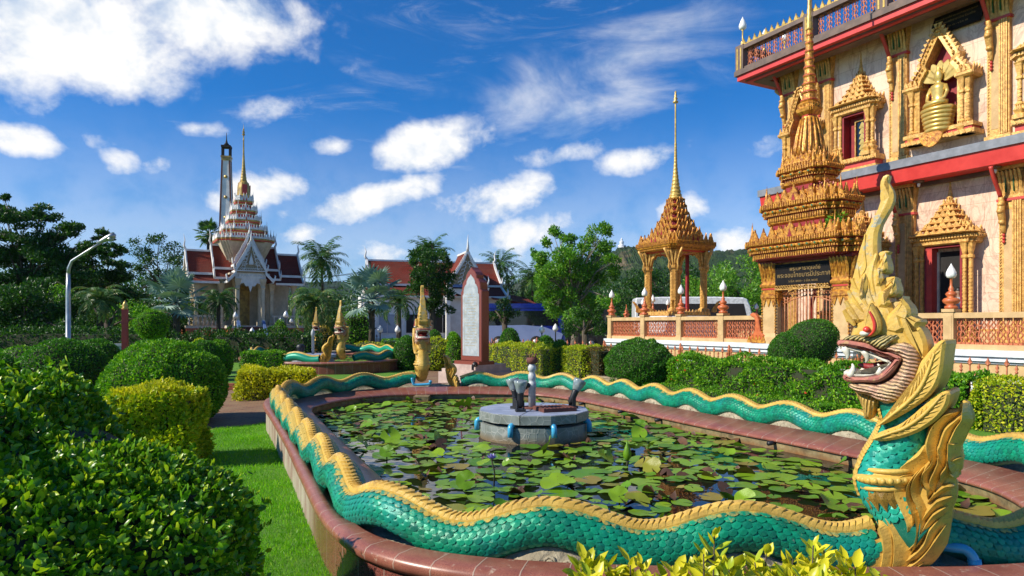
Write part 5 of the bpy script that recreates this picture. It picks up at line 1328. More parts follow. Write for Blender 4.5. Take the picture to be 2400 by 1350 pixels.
def gate_tier(name, hx, hy, k, z0, H, aw, ah, neck, nz):
    """moulded cornice: soffit, dentils, ribbon, top with antefixes, then the red neck of the next tier"""
    b = MB()
    plan_loft(b, hx-.30, hy-.30, k, 2, [(0, z0, 1), (.06, z0+.03, 1), (.06, z0+H*.16, 1), (.12, z0+H*.2, 0), (.12, z0+H*.32, 0), (.17, z0+H*.36, 1), (.17, z0+H*.46, 1), (.22, z0+H*.50, 0), (.25, z0+H*.58, 0), (.22, z0+H*.68, 0), (.27, z0+H*.74, 1), (.30, z0+H*.80, 0), (.30, z0+H*.9, 0), (.26, z0+H, 0)])
    dentils(b, hx-.18, hy-.18, k, 2, z0+H*.08, z0+H*.30, .05, out=.035); dentils(b, hx-.1, hy-.1, k, 2, z0+H*.36, z0+H*.47, .045, out=.03); dentils(b, hx, hy, k, 2, z0+H*.78, z0+H*1.02, .05, out=.03)
    # running ribbon with medallions
    P = redent(hx-.06, hy-.06, k, 2)
    for i in range(len(P)):
        a = Vector(P[i]); e = Vector(P[(i+1) % len(P)]); L = (e-a).length
        if L < .2: continue
        d = (e-a)/L; n_ = max(1, int(L/.26))
        for j in range(n_):
            p = a+d*L*(j+.5)/n_; Mx = frame2(p.x, p.y, z0+H*.59, d.y, -d.x); b.prism([(-.10, 0), (-.05, .05), (.05, .05), (.10, 0), (.05, -.05), (-.05, -.05)], -.05, .02, 0, Mx, ch=.02); b.prism([(-.045, 0), (0, .03), (.045, 0), (0, -.03)], -.065, .0, 2, Mx)
    b.obj(name, [M['gold_deep'], M['red_deep'], M['green_inlay']], gt)
    b = MB(); antefixes(b, hx-.12, hy-.12, k, 2, z0+H-.01, aw, ah, hole=1, mid=1.45, th=.08, gap=1.08, corner=1.2); antefixes(b, neck[0]+.2, neck[1]+.2, k*.8, 2, z0+H+.14, aw*.7, ah*.8, th=.06, gap=1.1)
    plan_loft(b, neck[0]+.12, neck[1]+.12, k*.8, 2, [(.15, z0+H-.02), (.13, z0+H+.16), (.06, z0+H+.20), (.06, z0+H+.34), (.0, z0+H+.37, 1), (0, nz-.12, 1), (.08, nz-.06), (.1, nz+.02)])
    dentils(b, neck[0]+.27, neck[1]+.27, k*.8, 2, z0+H+.0, z0+H+.12, .06, out=.03)
    b.obj('tier_ornament', [M['gold_deep'], M['red_deep']], gt)
gate_tier('roof_tier', 2.10, .98, .20, 3.88, .62, .30, .42, (1.15, .42), 5.10)
gate_tier('roof_tier', 1.55, .82, .16, 5.06, .58, .27, .40, (.62, .36), 6.26)
gate_tier('roof_tier', .92, .66, .11, 6.22, .50, .22, .36, (.42, .36), 7.0)
b = MB(); antefixes(b, .46, .42, .06, 2, 6.9, .22, .42, hole=1, th=.07, corner=1.0)
b.lathe([(.46, 6.9), (.50, 7.02), (.42, 7.1), (.44, 7.2), (.40, 7.5), (.33, 7.9), (.27, 8.2), (.22, 8.35)], 16, 0, smooth=False)
for j in range(16):
    a = 2*math.pi*j/16; b.tube([(.455*math.cos(a), .455*math.sin(a), 7.05), (.43*math.cos(a), .43*math.sin(a), 7.4), (.345*math.cos(a), .345*math.sin(a), 7.9), (.25*math.cos(a), .25*math.sin(a), 8.3)], [.05, .055, .04, .02], 6)
b.obj('bell', [M['gold_deep'], M['dark']], gt)
b = MB(); plan_loft(b, .20, .20, .04, 2, [(-.02, 8.3, 1), (0, 8.4, 1), (.10, 8.5), (.12, 8.6), (.06, 8.66), (.09, 8.74), (.02, 8.82)]); antefixes(b, .27, .27, .04, 2, 8.6, .1, .16, th=.05)
z = 8.82; r_ = .235
pr = []
for i in range(9): pr += [(r_, z), (r_*1.13, z+.03), (r_*1.10, z+.08), (r_*.94, z+.11)]; z += .26; pr.append((r_*.86, z-.01)); r_ *= .90
b.lathe(pr, 14, 0, smooth=False)
for i in range(9): b.lathe([(.235*.9**i*1.15, 8.86+.26*i), (.235*.9**i*1.15, 8.885+.26*i)], 14, 1)
b.obj('spire', [M['gold_deep'], M['red_trim']], gt)
b = MB(); pr = [(.10, 11.1), (.12, 11.14), (.09, 11.22), (.11, 11.3), (.075, 11.42), (.09, 11.5), (.06, 11.6), (.075, 11.72), (.055, 11.8), (.05, 12.2), (.04, 13.2), (.03, 13.8), (.1, 13.85), (.03, 14.0), (.07, 14.05), (.02, 14.3), (.002, 14.6)]
b.lathe(pr, 12); b.obj('finial', M['gold'], gt)
# gilt sign board with its lettering
sg = thing('name_board', 'black name board with gilt lettering hung under the gate lintel', 'sign', tw(GC, -.28), TRZ)
b = MB(); b.box(-1.02, 1.02, -.03, .02, 3.06, 3.74); b.obj('board', M['black_sign'], sg)
b = MB()
for i in range(20): b.tube([(-.98+i*.1+.045*math.cos(a), -.035, 2.98+.05*math.sin(a)+.02) for a in (0, 1.2, 2.4, 3.6, 4.8, 6)], .012, 5)
b.box(-1.02, 1.02, -.04, .02, 2.91, 2.94); b.obj('scroll_border', M['gold_pale'], sg)
GL = mat('gilt_letters', (.30, .19, .06), rough=.5)
text_mesh('lettering', 'พระมหาธาตุเจดีย์', .17, GL, sg, (.12, -.036, 3.56), (R(90), 0, 0)); text_mesh('lettering', 'พระจอมไทยบารมีประกาศ', .20, GL, sg, (.05, -.036, 3.36), (R(90), 0, 0)); text_mesh('lettering', '๖ มี.ค. ๒๕๓๖ - ๖ มี.ค. ๒๕๔๕', .10, GL, sg, (.05, -.036, 3.17), (R(90), 0, 0))
# iron gates
ig = thing('iron_gate', 'orange wrought iron double gate with scrollwork between the gate columns', 'gate', tw(GC, .0), TRZ)
for sx in (-1, 1):
    b = MB()
    top = lambda u: 2.72+.34*u      # rises towards the middle
    for i in range(9):
        u = i/8; x = sx*(1.02-.96*u); b.tube([(x, 0, TZ+.05), (x, 0, top(u))], .017 if 0 < i < 8 else .032, 6)
    for z0, z1 in ((2.72, 3.06), (2.44, 2.72), (TZ+.1, TZ+.1)): b.tube([(sx*1.02, 0, z0), (sx*.5, 0, (z0+z1)/2+.04*(z1 > z0)), (sx*.06, 0, z1)], .022, 6)
    for i in range(8):
        u = (i+.5)/8; x = sx*(1.02-.96*u); zz = top(u)
        for s2 in (-1, 1):
            b.tube([(x+s2*(.075*math.cos(a)*(1-a/9)), 0, zz-.15+.10*math.sin(a)*(1-a/9)) for a in np.linspace(-1, 5, 10)], .012, 5)
            if i % 2 == 0: b.tube([(x+s2*(.13*math.cos(a)*(1-a/9)+.05), 0, zz+.17+.15*math.sin(a)*(1-a/9)) for a in np.linspace(-1.5, 5.5, 12)], .016, 5)
    b.obj('gate_leaf', M['iron_orange'], ig)
# guardian hooks at the foot of the columns
for sx, lb in ((-1.72, 'orange carved scroll ornament at the left foot of the gate'), (1.95, 'orange carved scroll ornament at the right foot of the gate')):
    g = thing('scroll_ornament', lb, 'ornament', tw(GC+sx, -.25, TZ), TRZ)
    b = MB(); s2 = 1 if sx < 0 else -1
    b.prism(smoothpoly([(s2*x, z) for x, z in [(-.45, 0), (.3, 0), (.3, .25), (.1, .35), (.05, .6), (.0, .85), (-.2, 1.05), (-.38, .98), (-.3, .9), (-.15, .85), (-.12, .6), (-.2, .3), (-.42, .2)]]), -.09, .09, ch=.03); b.obj('body', M['orange'], g)
    b = MB()
    for i in range(5): b.prism(leaf_poly(.16, .26), -.11, -.07, 0, Matrix.Translation((s2*(-.36+i*.15), 0, .02)))
    b.obj('leaf_relief', M['gold_deep'], g)
# ---------------- golden open pavilion on the terrace
mp = tw(1.62, 2.55)
mo = thing('golden_pavilion', 'golden open pavilion with four carved columns and a tall tiered needle spire', 'pavilion', (mp[0], mp[1], 0), TRZ)
b = MB(); plan_loft(b, 1.35, 1.35, .14, 2, [(.05, TZ), (.05, TZ+.3), (-.02, TZ+.36), (-.05, TZ+.75), (.03, TZ+.82), (.03, TZ+.95), (-.05, TZ+1.0)]); b.obj('pedestal', M['white_stone'], mo)
b = MB(); plan_loft(b, 1.2, 1.2, .14, 2, [(0, TZ+1.0), (0, TZ+1.18), (-.06, TZ+1.2)]); antefixes(b, 1.2, 1.2, .14, 2, TZ+1.02, .16, .26, th=.05); b.obj('lotus_base', M['gold_pale'], mo)
PZ = TZ+1.18; CT = 5.05
for sx in (-1, 1):
    for sy in (-1, 1):
        c = (sx*.86, sy*.86); b = MB()
        plan_loft(b, .14, .14, .033, 2, [(.07, PZ), (.07, PZ+.12), (0, PZ+.2), (0, CT-.85), (.04, CT-.8), (.04, CT-.7), (0, CT-.66), (.02, CT)], c)
        petals_col(b, .15, .15, CT-.66, CT+.02, 3, .14, c)
        for j in range(14):
            for q in ((1, 0), (-1, 0), (0, 1), (0, -1)): b.prism(leaf_poly(.11, .15), -.02, .01, 0, Matrix.Translation((c[0], c[1], 0)) @ frame2(q[0]*.145, q[1]*.145, PZ+.25+j*.125, q[0], q[1]))
        for q in ((sx, 0), (0, sy)):   # curved bracket out to the eave
            b.tube([(c[0]+q[0]*(.18+w_), c[1]+q[1]*(.18+w_), zz) for w_, zz in ((.02, CT-.95), (.10, CT-.75), (.06, CT-.5), (.2, CT-.2), (.36, CT+.05))], [.02, .05, .04, .05, .06], 6)
        b.obj('column', M['gold_pale'], mo)
for rz_ in range(4):
    b = MB(); pts = [(-.7, 5.02), (-.7, 4.35), (-.62, 4.5), (-.55, 4.72), (-.42, 4.78), (-.32, 4.92), (-.15, 4.9), (0, 5.0), (.15, 4.9), (.32, 4.92), (.42, 4.78), (.55, 4.72), (.62, 4.5), (.7, 4.35), (.7, 5.02)]
    b.prism(pts, -.9, -.82, 0, Matrix.Rotation(rz_*R(90), 4, 'Z'), ch=.02); b.obj('arch', M['gold_pale'], mo)
b = MB(); plan_loft(b, 1.0, 1.0, .1, 2, [(0, 4.98, 1), (.05, 5.04, 1), (.18, 5.08), (.30, 5.18), (.33, 5.28), (.30, 5.4)], ); dentils(b, 1.22, 1.22, .1, 2, 5.08, 5.18, .05); dentils(b, 1.34, 1.34, .1, 2, 5.26, 5.42, .05); b.obj('cornice', [M['gold_deep'], M['red_trim']], mo)
b = MB(); z = 5.4; hx = 1.28
for i in range(6):
    nh = [.84, .64, .49, .38, .30, .23][i]; st = [.36, .35, .35, .34, .33, .31][i]
    antefixes(b, hx-.04, hx-.04, hx*.09, 2, z-.02, .24-.022*i, .44-.035*i, th=.07, mid=1.45, hole=1, gap=1.02)
    plan_loft(b, nh, nh, nh*.09, 2, [(hx-nh, z), (hx-nh-.04, z+.05), (.02, z+st*.4, 1), (0, z+st*.7, 1), (.06, z+st*.8), (.08, z+st)]); dentils(b, nh+.08, nh+.08, nh*.09, 2, z+st*.78, z+st*1.0, .05)
    z += st; hx = nh+.08
b.obj('tiered_roof', [M['gold_deep'], M['red_deep']], mo)
b = MB(); pr = [(.3, z-.02), (.34, z+.05), (.26, z+.1)]; r_ = .26; z += .1
for i in range(10): pr += [(r_, z), (r_*1.1, z+.03), (r_*1.08, z+.1), (r_*.94, z+.13)]; z += .17; r_ *= .86
for i in range(6): pr += [(r_*1.25, z), (r_*1.3, z+.05), (r_*.9, z+.1)]; z += .13; r_ *= .95
pr += [(r_, z), (.035, z+1.7), (.03, z+1.75)]; z += 1.75
pr += [(.10, z), (.13, z+.06), (.05, z+.12), (.10, z+.2), (.04, z+.26), (.07, z+.34), (.03, z+.4), (.05, z+.48), (.02, z+.55), (.02, 11.75)]
b.lathe(pr, 12); b.obj('spire', M['gold'], mo)
b = MB(); b.lathe([(.02, 11.7), (.06, 11.8), (.05, 11.95), (.01, 12.12)], 10); b.obj('spire_tip', M['white_glass'], mo)
b = MB(); b.box(-.05, .05, -.05, .05, PZ, 4.9); b.box(.3, .42, .3, .42, PZ, 4.9); b.obj('inner_post', M['red_deep'], mo)
for sx, sy in ((-1, -1), (1, -1), (1, 1), (-1, 1)):
    b = MB(); b.prism(smoothpoly([(-.2, 0), (.12, 0), (.1, .2), (.16, .36), (.3, .55), (.12, .48), (.0, .3), (-.1, .15)]), -.05, .05, 0, Matrix.Translation((sx*1.18, sy*1.18, PZ-.02)) @ Matrix.Rotation(math.atan2(sy, sx), 4, 'Z'), ch=.015); b.obj('corner_scroll', M['gold_deep'], mo)
# ---------------- the main temple
tb = thing('temple_building', 'tall pink marble temple with golden pilasters, red eaves and roof terrace', 'temple', TP, TRZ)
WD = 4.0; T0 = 6.45; T1 = 22.0
b = MB(); b.box(T0, T1, WD, 16, TZ, 12.0); b.obj('wall', M['marble'], tb)
b = MB(); b.box(T0-.06, T1, WD-.08, WD, TZ, TZ+.42); b.box(T0-.03, T1, WD-.05, WD, TZ+.42, TZ+.5, 1); b.obj('wall_base', [M['tan_wall'], M['gold_pale']], tb)
# ledge between the storeys
b = MB(); b.box(5.9, T1+.3, 3.0, 16.5, 6.86, 7.12, 0); b.obj('ledge_cap', M['metal_sheet'], tb)
b = MB(); b.prism([(3.06, 6.86), (3.14, 6.42), (4.2, 6.42), (4.2, 6.86)], -(T1+.25), -5.96, 0, Matrix(((0, -1, 0, 0), (1, 0, 0, 0), (0, 0, 1, 0), (0, 0, 0, 1)))); b.obj('ledge_soffit', M['fascia'], tb)
b = MB(); b.box(T0-.1, T1, WD-.18, WD, 6.30, 6.42); b.obj('ledge_moulding', M['brown_trim'], tb)
# upper eave
b = MB()
for (g, z0, z1, k, dep) in ((0, 11.80, 12.0, 0, 9), (.08, 11.60, 11.80, 1, 1.1), (.28, 11.56, 11.60, 0, .7), (.32, 11.52, 11.56, 1, .6), (.48, 11.49, 11.52, 0, .4)):
    t0 = 5.15+g*1.2; b.box(t0, T1+.3, 2.5+g, 2.5+max(g+.1, .9), z0, z1, k); b.box(t0, t0+max(.1, .9-g), 2.5+max(g+.1, .9), 16, z0, z1, k)
b.box(5.3, T1+.3, 3.4, 16, 11.84, 11.99, 0)
b.obj('eave', [M['brown_trim'], M['fascia']], tb)
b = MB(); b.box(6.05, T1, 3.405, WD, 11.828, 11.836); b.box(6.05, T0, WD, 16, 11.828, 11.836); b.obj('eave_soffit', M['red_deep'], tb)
# roof terrace balustrade
b = MB(); b.box(5.25, T1, 2.62, 2.9, 11.98, 12.12); b.box(5.25, 5.5, 2.9, 16, 11.98, 12.12); b.box(5.2, T1, 2.58, 2.94, 12.82, 12.98); b.box(5.2, 5.55, 2.94, 16, 12.82, 12.98); b.obj('roof_rail', M['brown_trim'], tb)
for t in (5.36, 8.6, 11.4, 14.4, 17.3):
    b = MB(); b.box(t-.2, t+.2, 2.56, 2.96, 11.98, 13.02); b.box(t-.12, t-.06, 2.545, 2.56, 12.05, 12.9, 1); b.box(t+.06, t+.12, 2.545, 2.56, 12.05, 12.9, 1); b.obj('roof_post', [M['brown_trim'], M['gold']], tb)
for (a, c) in ((5.6, 8.35), (8.85, 11.15), (11.65, 14.15), (14.65, 17.05)):
    n = int((c-a)/.30); b = MB()
    for i in range(n): naga_baluster(b, a+(c-a)*(i+.5)/n, 2.76, 12.12, 12.82, .24)
    b.obj('baluster_panel', M['terracotta'], tb)
b = MB()
for i in range(24): naga_baluster(b, 2.9+i*.4, 0, 12.12, 12.82, .24, Matrix.Translation((5.38, 0, 0)) @ Matrix.Rotation(R(90), 4, 'Z'))
b.obj('baluster_panel', M['terracotta'], tb)
# upper storey parapet with a row of gold leaves behind
b = MB()
for i in range(58):
    b.prism(leaf_poly(.25, .36), 2.72, 2.80, 0, Matrix.Translation((5.42+i*.28, 0, 12.97)), ch=.02)
    b.prism(leaf_poly(.12, .16), 2.73, 2.79, 0, Matrix.Translation((5.56+i*.28, 0, 12.97)))
b.obj('rail_cresting', M['gold'], tb)
for p, lb in (((5.36, 2.76), 'white bud lamp on the roof terrace corner post'), ((5.36, 5.2), 'white bud lamp on the roof edge behind the corner lamp'), ((5.36, 4.0), 'small roof lamp just below the corner lamp'), ((8.6, 2.76), 'roof terrace lamp on the post behind the gate spire')):
    q = tw(p[0], p[1], 13.02); th = thing('roof_lamp', lb, 'lamp', q, 0, 'bud lamps on the temple roof')
    s = .8 if p[1] == 4.0 else 1
    b = MB(); b.lathe([(.12*s, -.02), (.14*s, .04), (.06*s, .1), (.09*s, .16*s), (.03*s, .22*s), (.028*s, .62*s), (.06*s, .66*s)], 10); b.obj('stem', M['brown_trim'] if p[0] > 8 else M['gold'], th)
    b = MB(); b.lathe([(.06*s, .66*s), (.14*s, .72*s), (.155*s, .84*s), (.09*s, 1.02*s), (.03*s, 1.14*s), (.004, 1.2*s)], 12); b.obj('glass_bud', M['white_glass'], th)
# pilasters with lotus capitals and brackets
def pilaster(t, z0, z1, w=.30, br=1.0):
    b = MB(); b.box(t-w-.06, t+w+.06, WD-.20, WD+.02, z0, z0+.30); b.box(t-w, t+w, WD-.14, WD+.02, z0+.30, z1-1.0)
    b.box(t-w*.6, t+w*.1, WD-.15, WD-.14, z0+.5, z1-1.25, 1)
    for i in range(4): x = t+w*(.2+.2*i); b.box(x-.022, x+.022, WD-.19, WD-.14, z0+.32, z1-1.0, 0)
    for j in range(int((z1-z0-1.6)/.09)): b.prism([(-.035, 0), (0, .04), (.035, 0), (0, -.04)], WD-.165, WD-.13, 0, Matrix.Translation((t-w+.03, 0, z0+.4+j*.09)))
    pl = b.obj('pilaster', [M['gold_pale'], M['tan_wall']], tb)
    b = MB(); b.box(t-w-.05, t+w+.05, WD-.20, WD, z1-1.0, z1-.92, 1); b.box(t-w-.02, t+w+.02, WD-.18, WD, z1-.92, z1-.84); b.box(t-w, t+w, WD-.16, WD, z1-.84, z1-.1); b.box(t-w-.10, t+w+.10, WD-.34, WD, z1-.10, z1)
    n = 6
    for j in range(n):
        x = t-w+2*w*(j+.5)/n; ww = 2*w/n*.9; zz = z1-.84; h = .74
        b.add([(x-ww*.35, WD-.16, zz), (x+ww*.35, WD-.16, zz), (x+ww*.5, WD-.22, zz+h*.6), (x+ww*.4, WD-.32, zz+h*.93), (x, WD-.36, zz+h), (x-ww*.4, WD-.32, zz+h*.93), (x-ww*.5, WD-.22, zz+h*.6), (x, WD-.25, zz+h*.5)], [(7, 0, 1), (7, 1, 2), (7, 2, 3), (7, 3, 4), (7, 4, 5), (7, 5, 6), (7, 6, 0)])
        if j in (1, 3): b.box(x+ww*.45, x+ww*.55, WD-.25, WD-.16, zz+.1, zz+h*.8, 2)
    for s in (-1, 1):
        pts = [(t+s*w, WD-.02-.0, z1-.84), (t+s*(w+.02), WD-.02, z1-.5), (t+s*(w+.08), WD-.02, z1-.15)]
        b.add([(t+s*w, WD, z1-.84), (t+s*w, WD-.16, z1-.84), (t+s*(w+.09), WD-.3, z1-.1), (t+s*(w+.09), WD, z1-.1)], [(0, 1, 2, 3)])
    b.obj('capital', [M['gold_pale'], M['red_trim'], M['green_inlay']], pl)
    # naga bracket leaning out to the eave
    x = t-w*.55; b = MB(); zb = z1-2.15*br
    pts = [(x, WD-.18, zb), (x, WD-.24, zb+.35*br), (x, WD-.34, zb+.7*br), (x, WD-.30, zb+1.0*br), (x, WD-.46, zb+1.35*br), (x, WD-.72, zb+1.75*br), (x, WD-.98*br, zb+2.1*br)]
    P = catmull(pts, 4, closed=False); n = len(P)
    b.tube([tuple(p) for p in P[:n*5//8]], [.045+.06*math.sin(math.pi*min(1, i/(n*.62))) for i in range(n*5//8)], 8, 0)
    b.tube([tuple(p) for p in P[n*5//8-1:]], [.075, .06, .055, .05, .05, .06, .075, .08, .06][:len(P[n*5//8-1:])] if len(P[n*5//8-1:]) <= 9 else .06, 8, 1)
    for i in (4, 8, 11): b.lathe([(.002, -.09), (.08, -.05), (.10, 0), (.07, .06), (.002, .10)], 8, 0, c=(P[i][0], P[i][1]-.05), M=Matrix.Translation((0, 0, P[i][2])))
    for i in range(3): b.lathe([(.02, -.05), (.05, 0), (.02, .05)], 8, 1, c=(x, WD-.19), M=Matrix.Translation((0, 0, zb-.06-i*.1)))
    b.obj('naga_bracket', [M['gold_pale'], M['red_trim']], tb)
UP = [6.68, 8.28, 11.12, 14.2, 17.2]; LP = [6.68, 8.28, 11.35, 14.55, 17.6]
for t in UP: pilaster(t, 7.12, 11.825)
for t in LP: pilaster(t, TZ+.1, 6.42, .32, .9)
# side bracket at the far corner of the eave
b = MB(); P = catmull([(T0-.05, WD+.6, 8.9), (T0-.15, WD+.6, 9.4), (T0-.1, WD+.6, 9.9), (T0-.5, WD+.6, 10.9), (T0-1.0, WD+.6, 11.5)], 4, closed=False); b.tube([tuple(p) for p in P], [.05+.05*math.sin(i*.5)**2 for i in range(len(P))], 8); b.obj('naga_bracket', M['gold_pale'], tb)
def jamb(b, x, z0, z1, y0, w=.12):
    """clustered carved jamb columns"""
    for dx, dy in ((-w*.6, 0), (w*.6, .06)):
        c = (x+dx, y0+dy)
        plan_loft(b, w*.42, w*.42, .015, 1, [(.10, z0), (.10, z0+.12), (.04, z0+.16), (.08, z0+.26), (.02, z0+.34), (.05, z0+.42), (0, z0+.5), (0, z1-.5), (.03, z1-.46), (.03, z1-.4), (0, z1-.36), (.05, z1-.04), (.07, z1)], c)
        for j in range(int((z1-z0-1.1)/.11)): b.prism(leaf_poly(.09, .12), -.015, .01, 0, Matrix.Translation((c[0], c[1]-w*.42, z0+.52+j*.11)))
        for j in range(3): b.prism(leaf_poly(.07, .16), -.02, .01, 0, Matrix.Translation((c[0]+(j-1)*.05, c[1]-w*.5-.05, z0+.26)))
def prasat(b, x, z0, w, H, dep, tiers=6, m2=1):
    """stepped tower crown half sunk in the wall"""
    c = (x, WD); z = z0; hx = w; hy = dep
    for i in range(tiers):
        f = (1-(i+1)/tiers)**1.2*.86+.12*(i < tiers-1); nx = max(.09, w*f*.86); ny = max(.07, dep*f); st = H*.58/tiers
        plan_loft(b, nx, ny, nx*.12, 2, [(hx-nx, z), (hx-nx+.05, z+st*.16), (hx-nx+.02, z+st*.34), (.03, z+st*.5, m2), (0, z+st)], c)
        antefixes(b, hx-.0, hy-.0, hx*.12, 2, z+st*.3, min(.20, hx*.34), st*.95, c=c, th=.05, mid=1.3, gap=1.0); dentils(b, hx+.04, hy+.04, hx*.12, 2, z+st*.05, z+st*.28, .045, c=c, out=.02)
        z += st; hx, hy = nx, ny
    pr = []; r_ = .12; zz = z-.05
    for i in range(7): pr += [(r_, zz), (r_*1.12, zz+.02), (r_*.92, zz+.06)]; zz += H*.42/8; r_ *= .76
    pr += [(.02, zz), (.003, z0+H)]
    b.lathe(pr, 10, 0, c=c)
def window(x, z0, z1, w, top, door=False):
    fr_m = [M['gold_pale'], M['red_trim'], M['red_deep']]
    o = MB(); o.box(x-w-.02, x+w+.02, WD-.45, WD-.40, z0, z1, 2)
    nm = 'door_surround' if door else 'window_surround'
    b = MB(); jamb(b, x-w-.22, z0-.05, z1+.08, WD-.42); jamb(b, x+w+.22, z0-.05, z1+.08, WD-.42)
    for s in (-1, 1): b.box(x+s*(w+.02)-.03 if s > 0 else x-w-.05, x+w+.05 if s > 0 else x-w+.01, WD-.40, WD+.1, z0, z1, 2)
    b.box(x-w, x+w, WD-.4, WD+.1, z1-.01, z1+.05, 2)
    b.box(x-w-.5, x+w+.5, WD-.5, WD, z0-.22, z0-.05) if not door else None
    if not door:
        b.box(x-w-.42, x+w+.42, WD-.42, WD, z0-.40, z0-.22, 1); b.box(x-w-.48, x+w+.48, WD-.48, WD, z0-.52, z0-.40)
        for j in range(12): b.prism(leaf_poly(.12, .14), WD-.53, WD-.5, 0, Matrix.Translation((x-w-.4+j*(2*w+.8)/11, 0, z0-.2)))
    su = b.obj(nm, fr_m, tb)
    b = MB(); plan_loft(b, w+.46, .52, .08, 2, [(-.05, z1+.06), (0, z1+.1), (0, z1+.2), (.06, z1+.24), (.06, z1+.34), (.0, z1+.36)], (x, WD)); dentils(b, w+.52, .58, .08, 2, z1+.24, z1+.34, .05, c=(x, WD))
    prasat(b, x, z1+.36, w+.46, top-z1-.36, .52); b.obj('crown', fr_m, su)
    return su
# window with a deep red reveal
wo = window(9.68, 7.72, 9.2, .40, 11.55)
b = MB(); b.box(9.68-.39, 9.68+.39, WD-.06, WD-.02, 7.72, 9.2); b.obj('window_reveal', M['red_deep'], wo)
b = MB(); b.box(9.55, 9.58, WD-.16, WD-.06, 7.74, 9.05); b.box(10.03, 10.06, WD-.16, WD-.06, 7.74, 9.05); b.box(9.58, 10.03, WD-.16, WD-.06, 9.0, 9.05); b.obj('window_frame', M['gold_pale'], wo)
b = MB(); b.box(9.585, 10.025, WD-.1, WD-.07, 7.74, 9.0); b.obj('window_glass', M['bus_glass'], wo)
b = MB()
for j in range(6): b.prism(leaf_poly(.22, .26), WD-.115, WD-.1, 0, Matrix.Translation((9.8, 0, 7.8+j*.19)))
b.obj('window_painting', M['gilt'], wo)
wo2 = window(15.6, 7.72, 9.2, .40, 11.55)
b = MB(); b.box(15.2, 16.0, WD-.06, WD-.02, 7.72, 9.2); b.obj('window_reveal', M['red_deep'], wo2)
for x in (9.75, 12.75, 16.1):
    ds_ = window(x, TZ+.02, 4.22, .52, 6.55, True)
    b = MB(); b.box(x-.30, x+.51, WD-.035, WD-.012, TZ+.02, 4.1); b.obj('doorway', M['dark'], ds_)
    b = MB(); b.box(x-.51, x-.34, WD-.4, WD-.05, TZ+.02, 4.2, 0); b.box(x-.34, x-.29, WD-.12, WD-.04, TZ+.02, 4.1, 1); b.obj('door_leaf', [M['red_trim'], M['cream']], ds_)
# arched niches
def niche(x, z0, w, zs, top):
    lo_ = [(w, z0), (w, zs), (w*1.0, zs+.28), (w*.93, zs+.42), (w*.62, zs+.68), (w*.70, zs+.84), (w*.45, zs+1.12), (w*.18, zs+1.42), (0, zs+1.62)]
    hi_ = [(w+.24, z0), (w+.24, zs), (w+.30, zs+.2), (w+.27, zs+.5), (w*.98, zs+.85), (w*1.05, zs+1.0), (w*.70, zs+1.4), (w*.30, zs+1.8), (0, top)]
    b = MB(); inn = [(-a, z) for a, z in lo_]+[(a, z) for a, z in reversed(lo_[:-1])]; outp = [(-a, z) for a, z in hi_]+[(a, z) for a, z in reversed(hi_[:-1])]
    for i in range(len(inn)-1):
        q = [inn[i], inn[i+1], outp[i+1], outp[i]]
        v = [(x+p[0], y, p[1]) for y in (WD-.44, WD) for p in q]; v[2] = (x+q[2][0], WD-.38, q[2][1]); v[3] = (x+q[3][0], WD-.38, q[3][1])
        b.add(v, [(0, 3, 2, 1), (4, 5, 6, 7), (0, 1, 5, 4), (2, 3, 7, 6)])
    for i in range(2, len(outp)-3):
        a = Vector(outp[i]); e = Vector(outp[i+1]); L = (e-a).length
        for j in range(max(1, int(L/.13))):
            p = a+(e-a)*(j+.5)/max(1, int(L/.13)); d = (e-a).normalized(); ang = math.atan2(d.y, d.x)
            m_ = (a+e)/2; Mx = Matrix.Translation((x+p.x*.96, WD-.41, p.y)) @ Matrix.Rotation(-ang, 4, 'Y')
            b.prism(leaf_poly(.12, .12), -.04, .0, 0, Mx); b.lathe([(.002, -.04), (.05, -.01), (.05, .01), (.002, .04)], 7, 1 if 0 else 0, M=Mx @ Matrix.Translation((0, -.03, -.11)))
    jamb(b, x-w-.20, z0-.35, zs+.12, WD-.40); jamb(b, x+w+.20, z0-.35, zs+.12, WD-.40)
    for s in (-1, 1):
        plan_loft(b, .22, .30, .03, 1, [(0, zs+.1), (.06, zs+.16), (.06, zs+.24), (0, zs+.26)], (x+s*(w+.24), WD-.2)); antefixes(b, .24, .32, .03, 1, zs+.25, .12, .24, c=(x+s*(w+.24), WD-.2), th=.05)
    b.box(x-w-.55, x+w+.55, WD-.55, WD, z0-.35, z0-.22); b.box(x-w-.45, x+w+.45, WD-.48, WD, z0-.22, z0-.12, 1); b.box(x-w-.5, x+w+.5, WD-.52, WD, z0-.12, z0)
    for j in range(13): b.prism(leaf_poly(.11, .15), WD-.58, WD-.55, 0, Matrix.Translation((x-w-.42+j*(2*w+.84)/12, 0, z0-.34)))
    ns_ = b.obj('niche_surround', [M['gold_pale'], M['red_trim']], tb)
    b = MB(); b.add([(x+a, WD-.02, z) for a, z in inn], [tuple(range(len(inn)))]); b.obj('niche_back', M['red_deep'], ns_)
niche(12.62, 7.95, .58, 9.25, 11.3); niche(7.42, 7.95, .42, 9.0, 10.85)
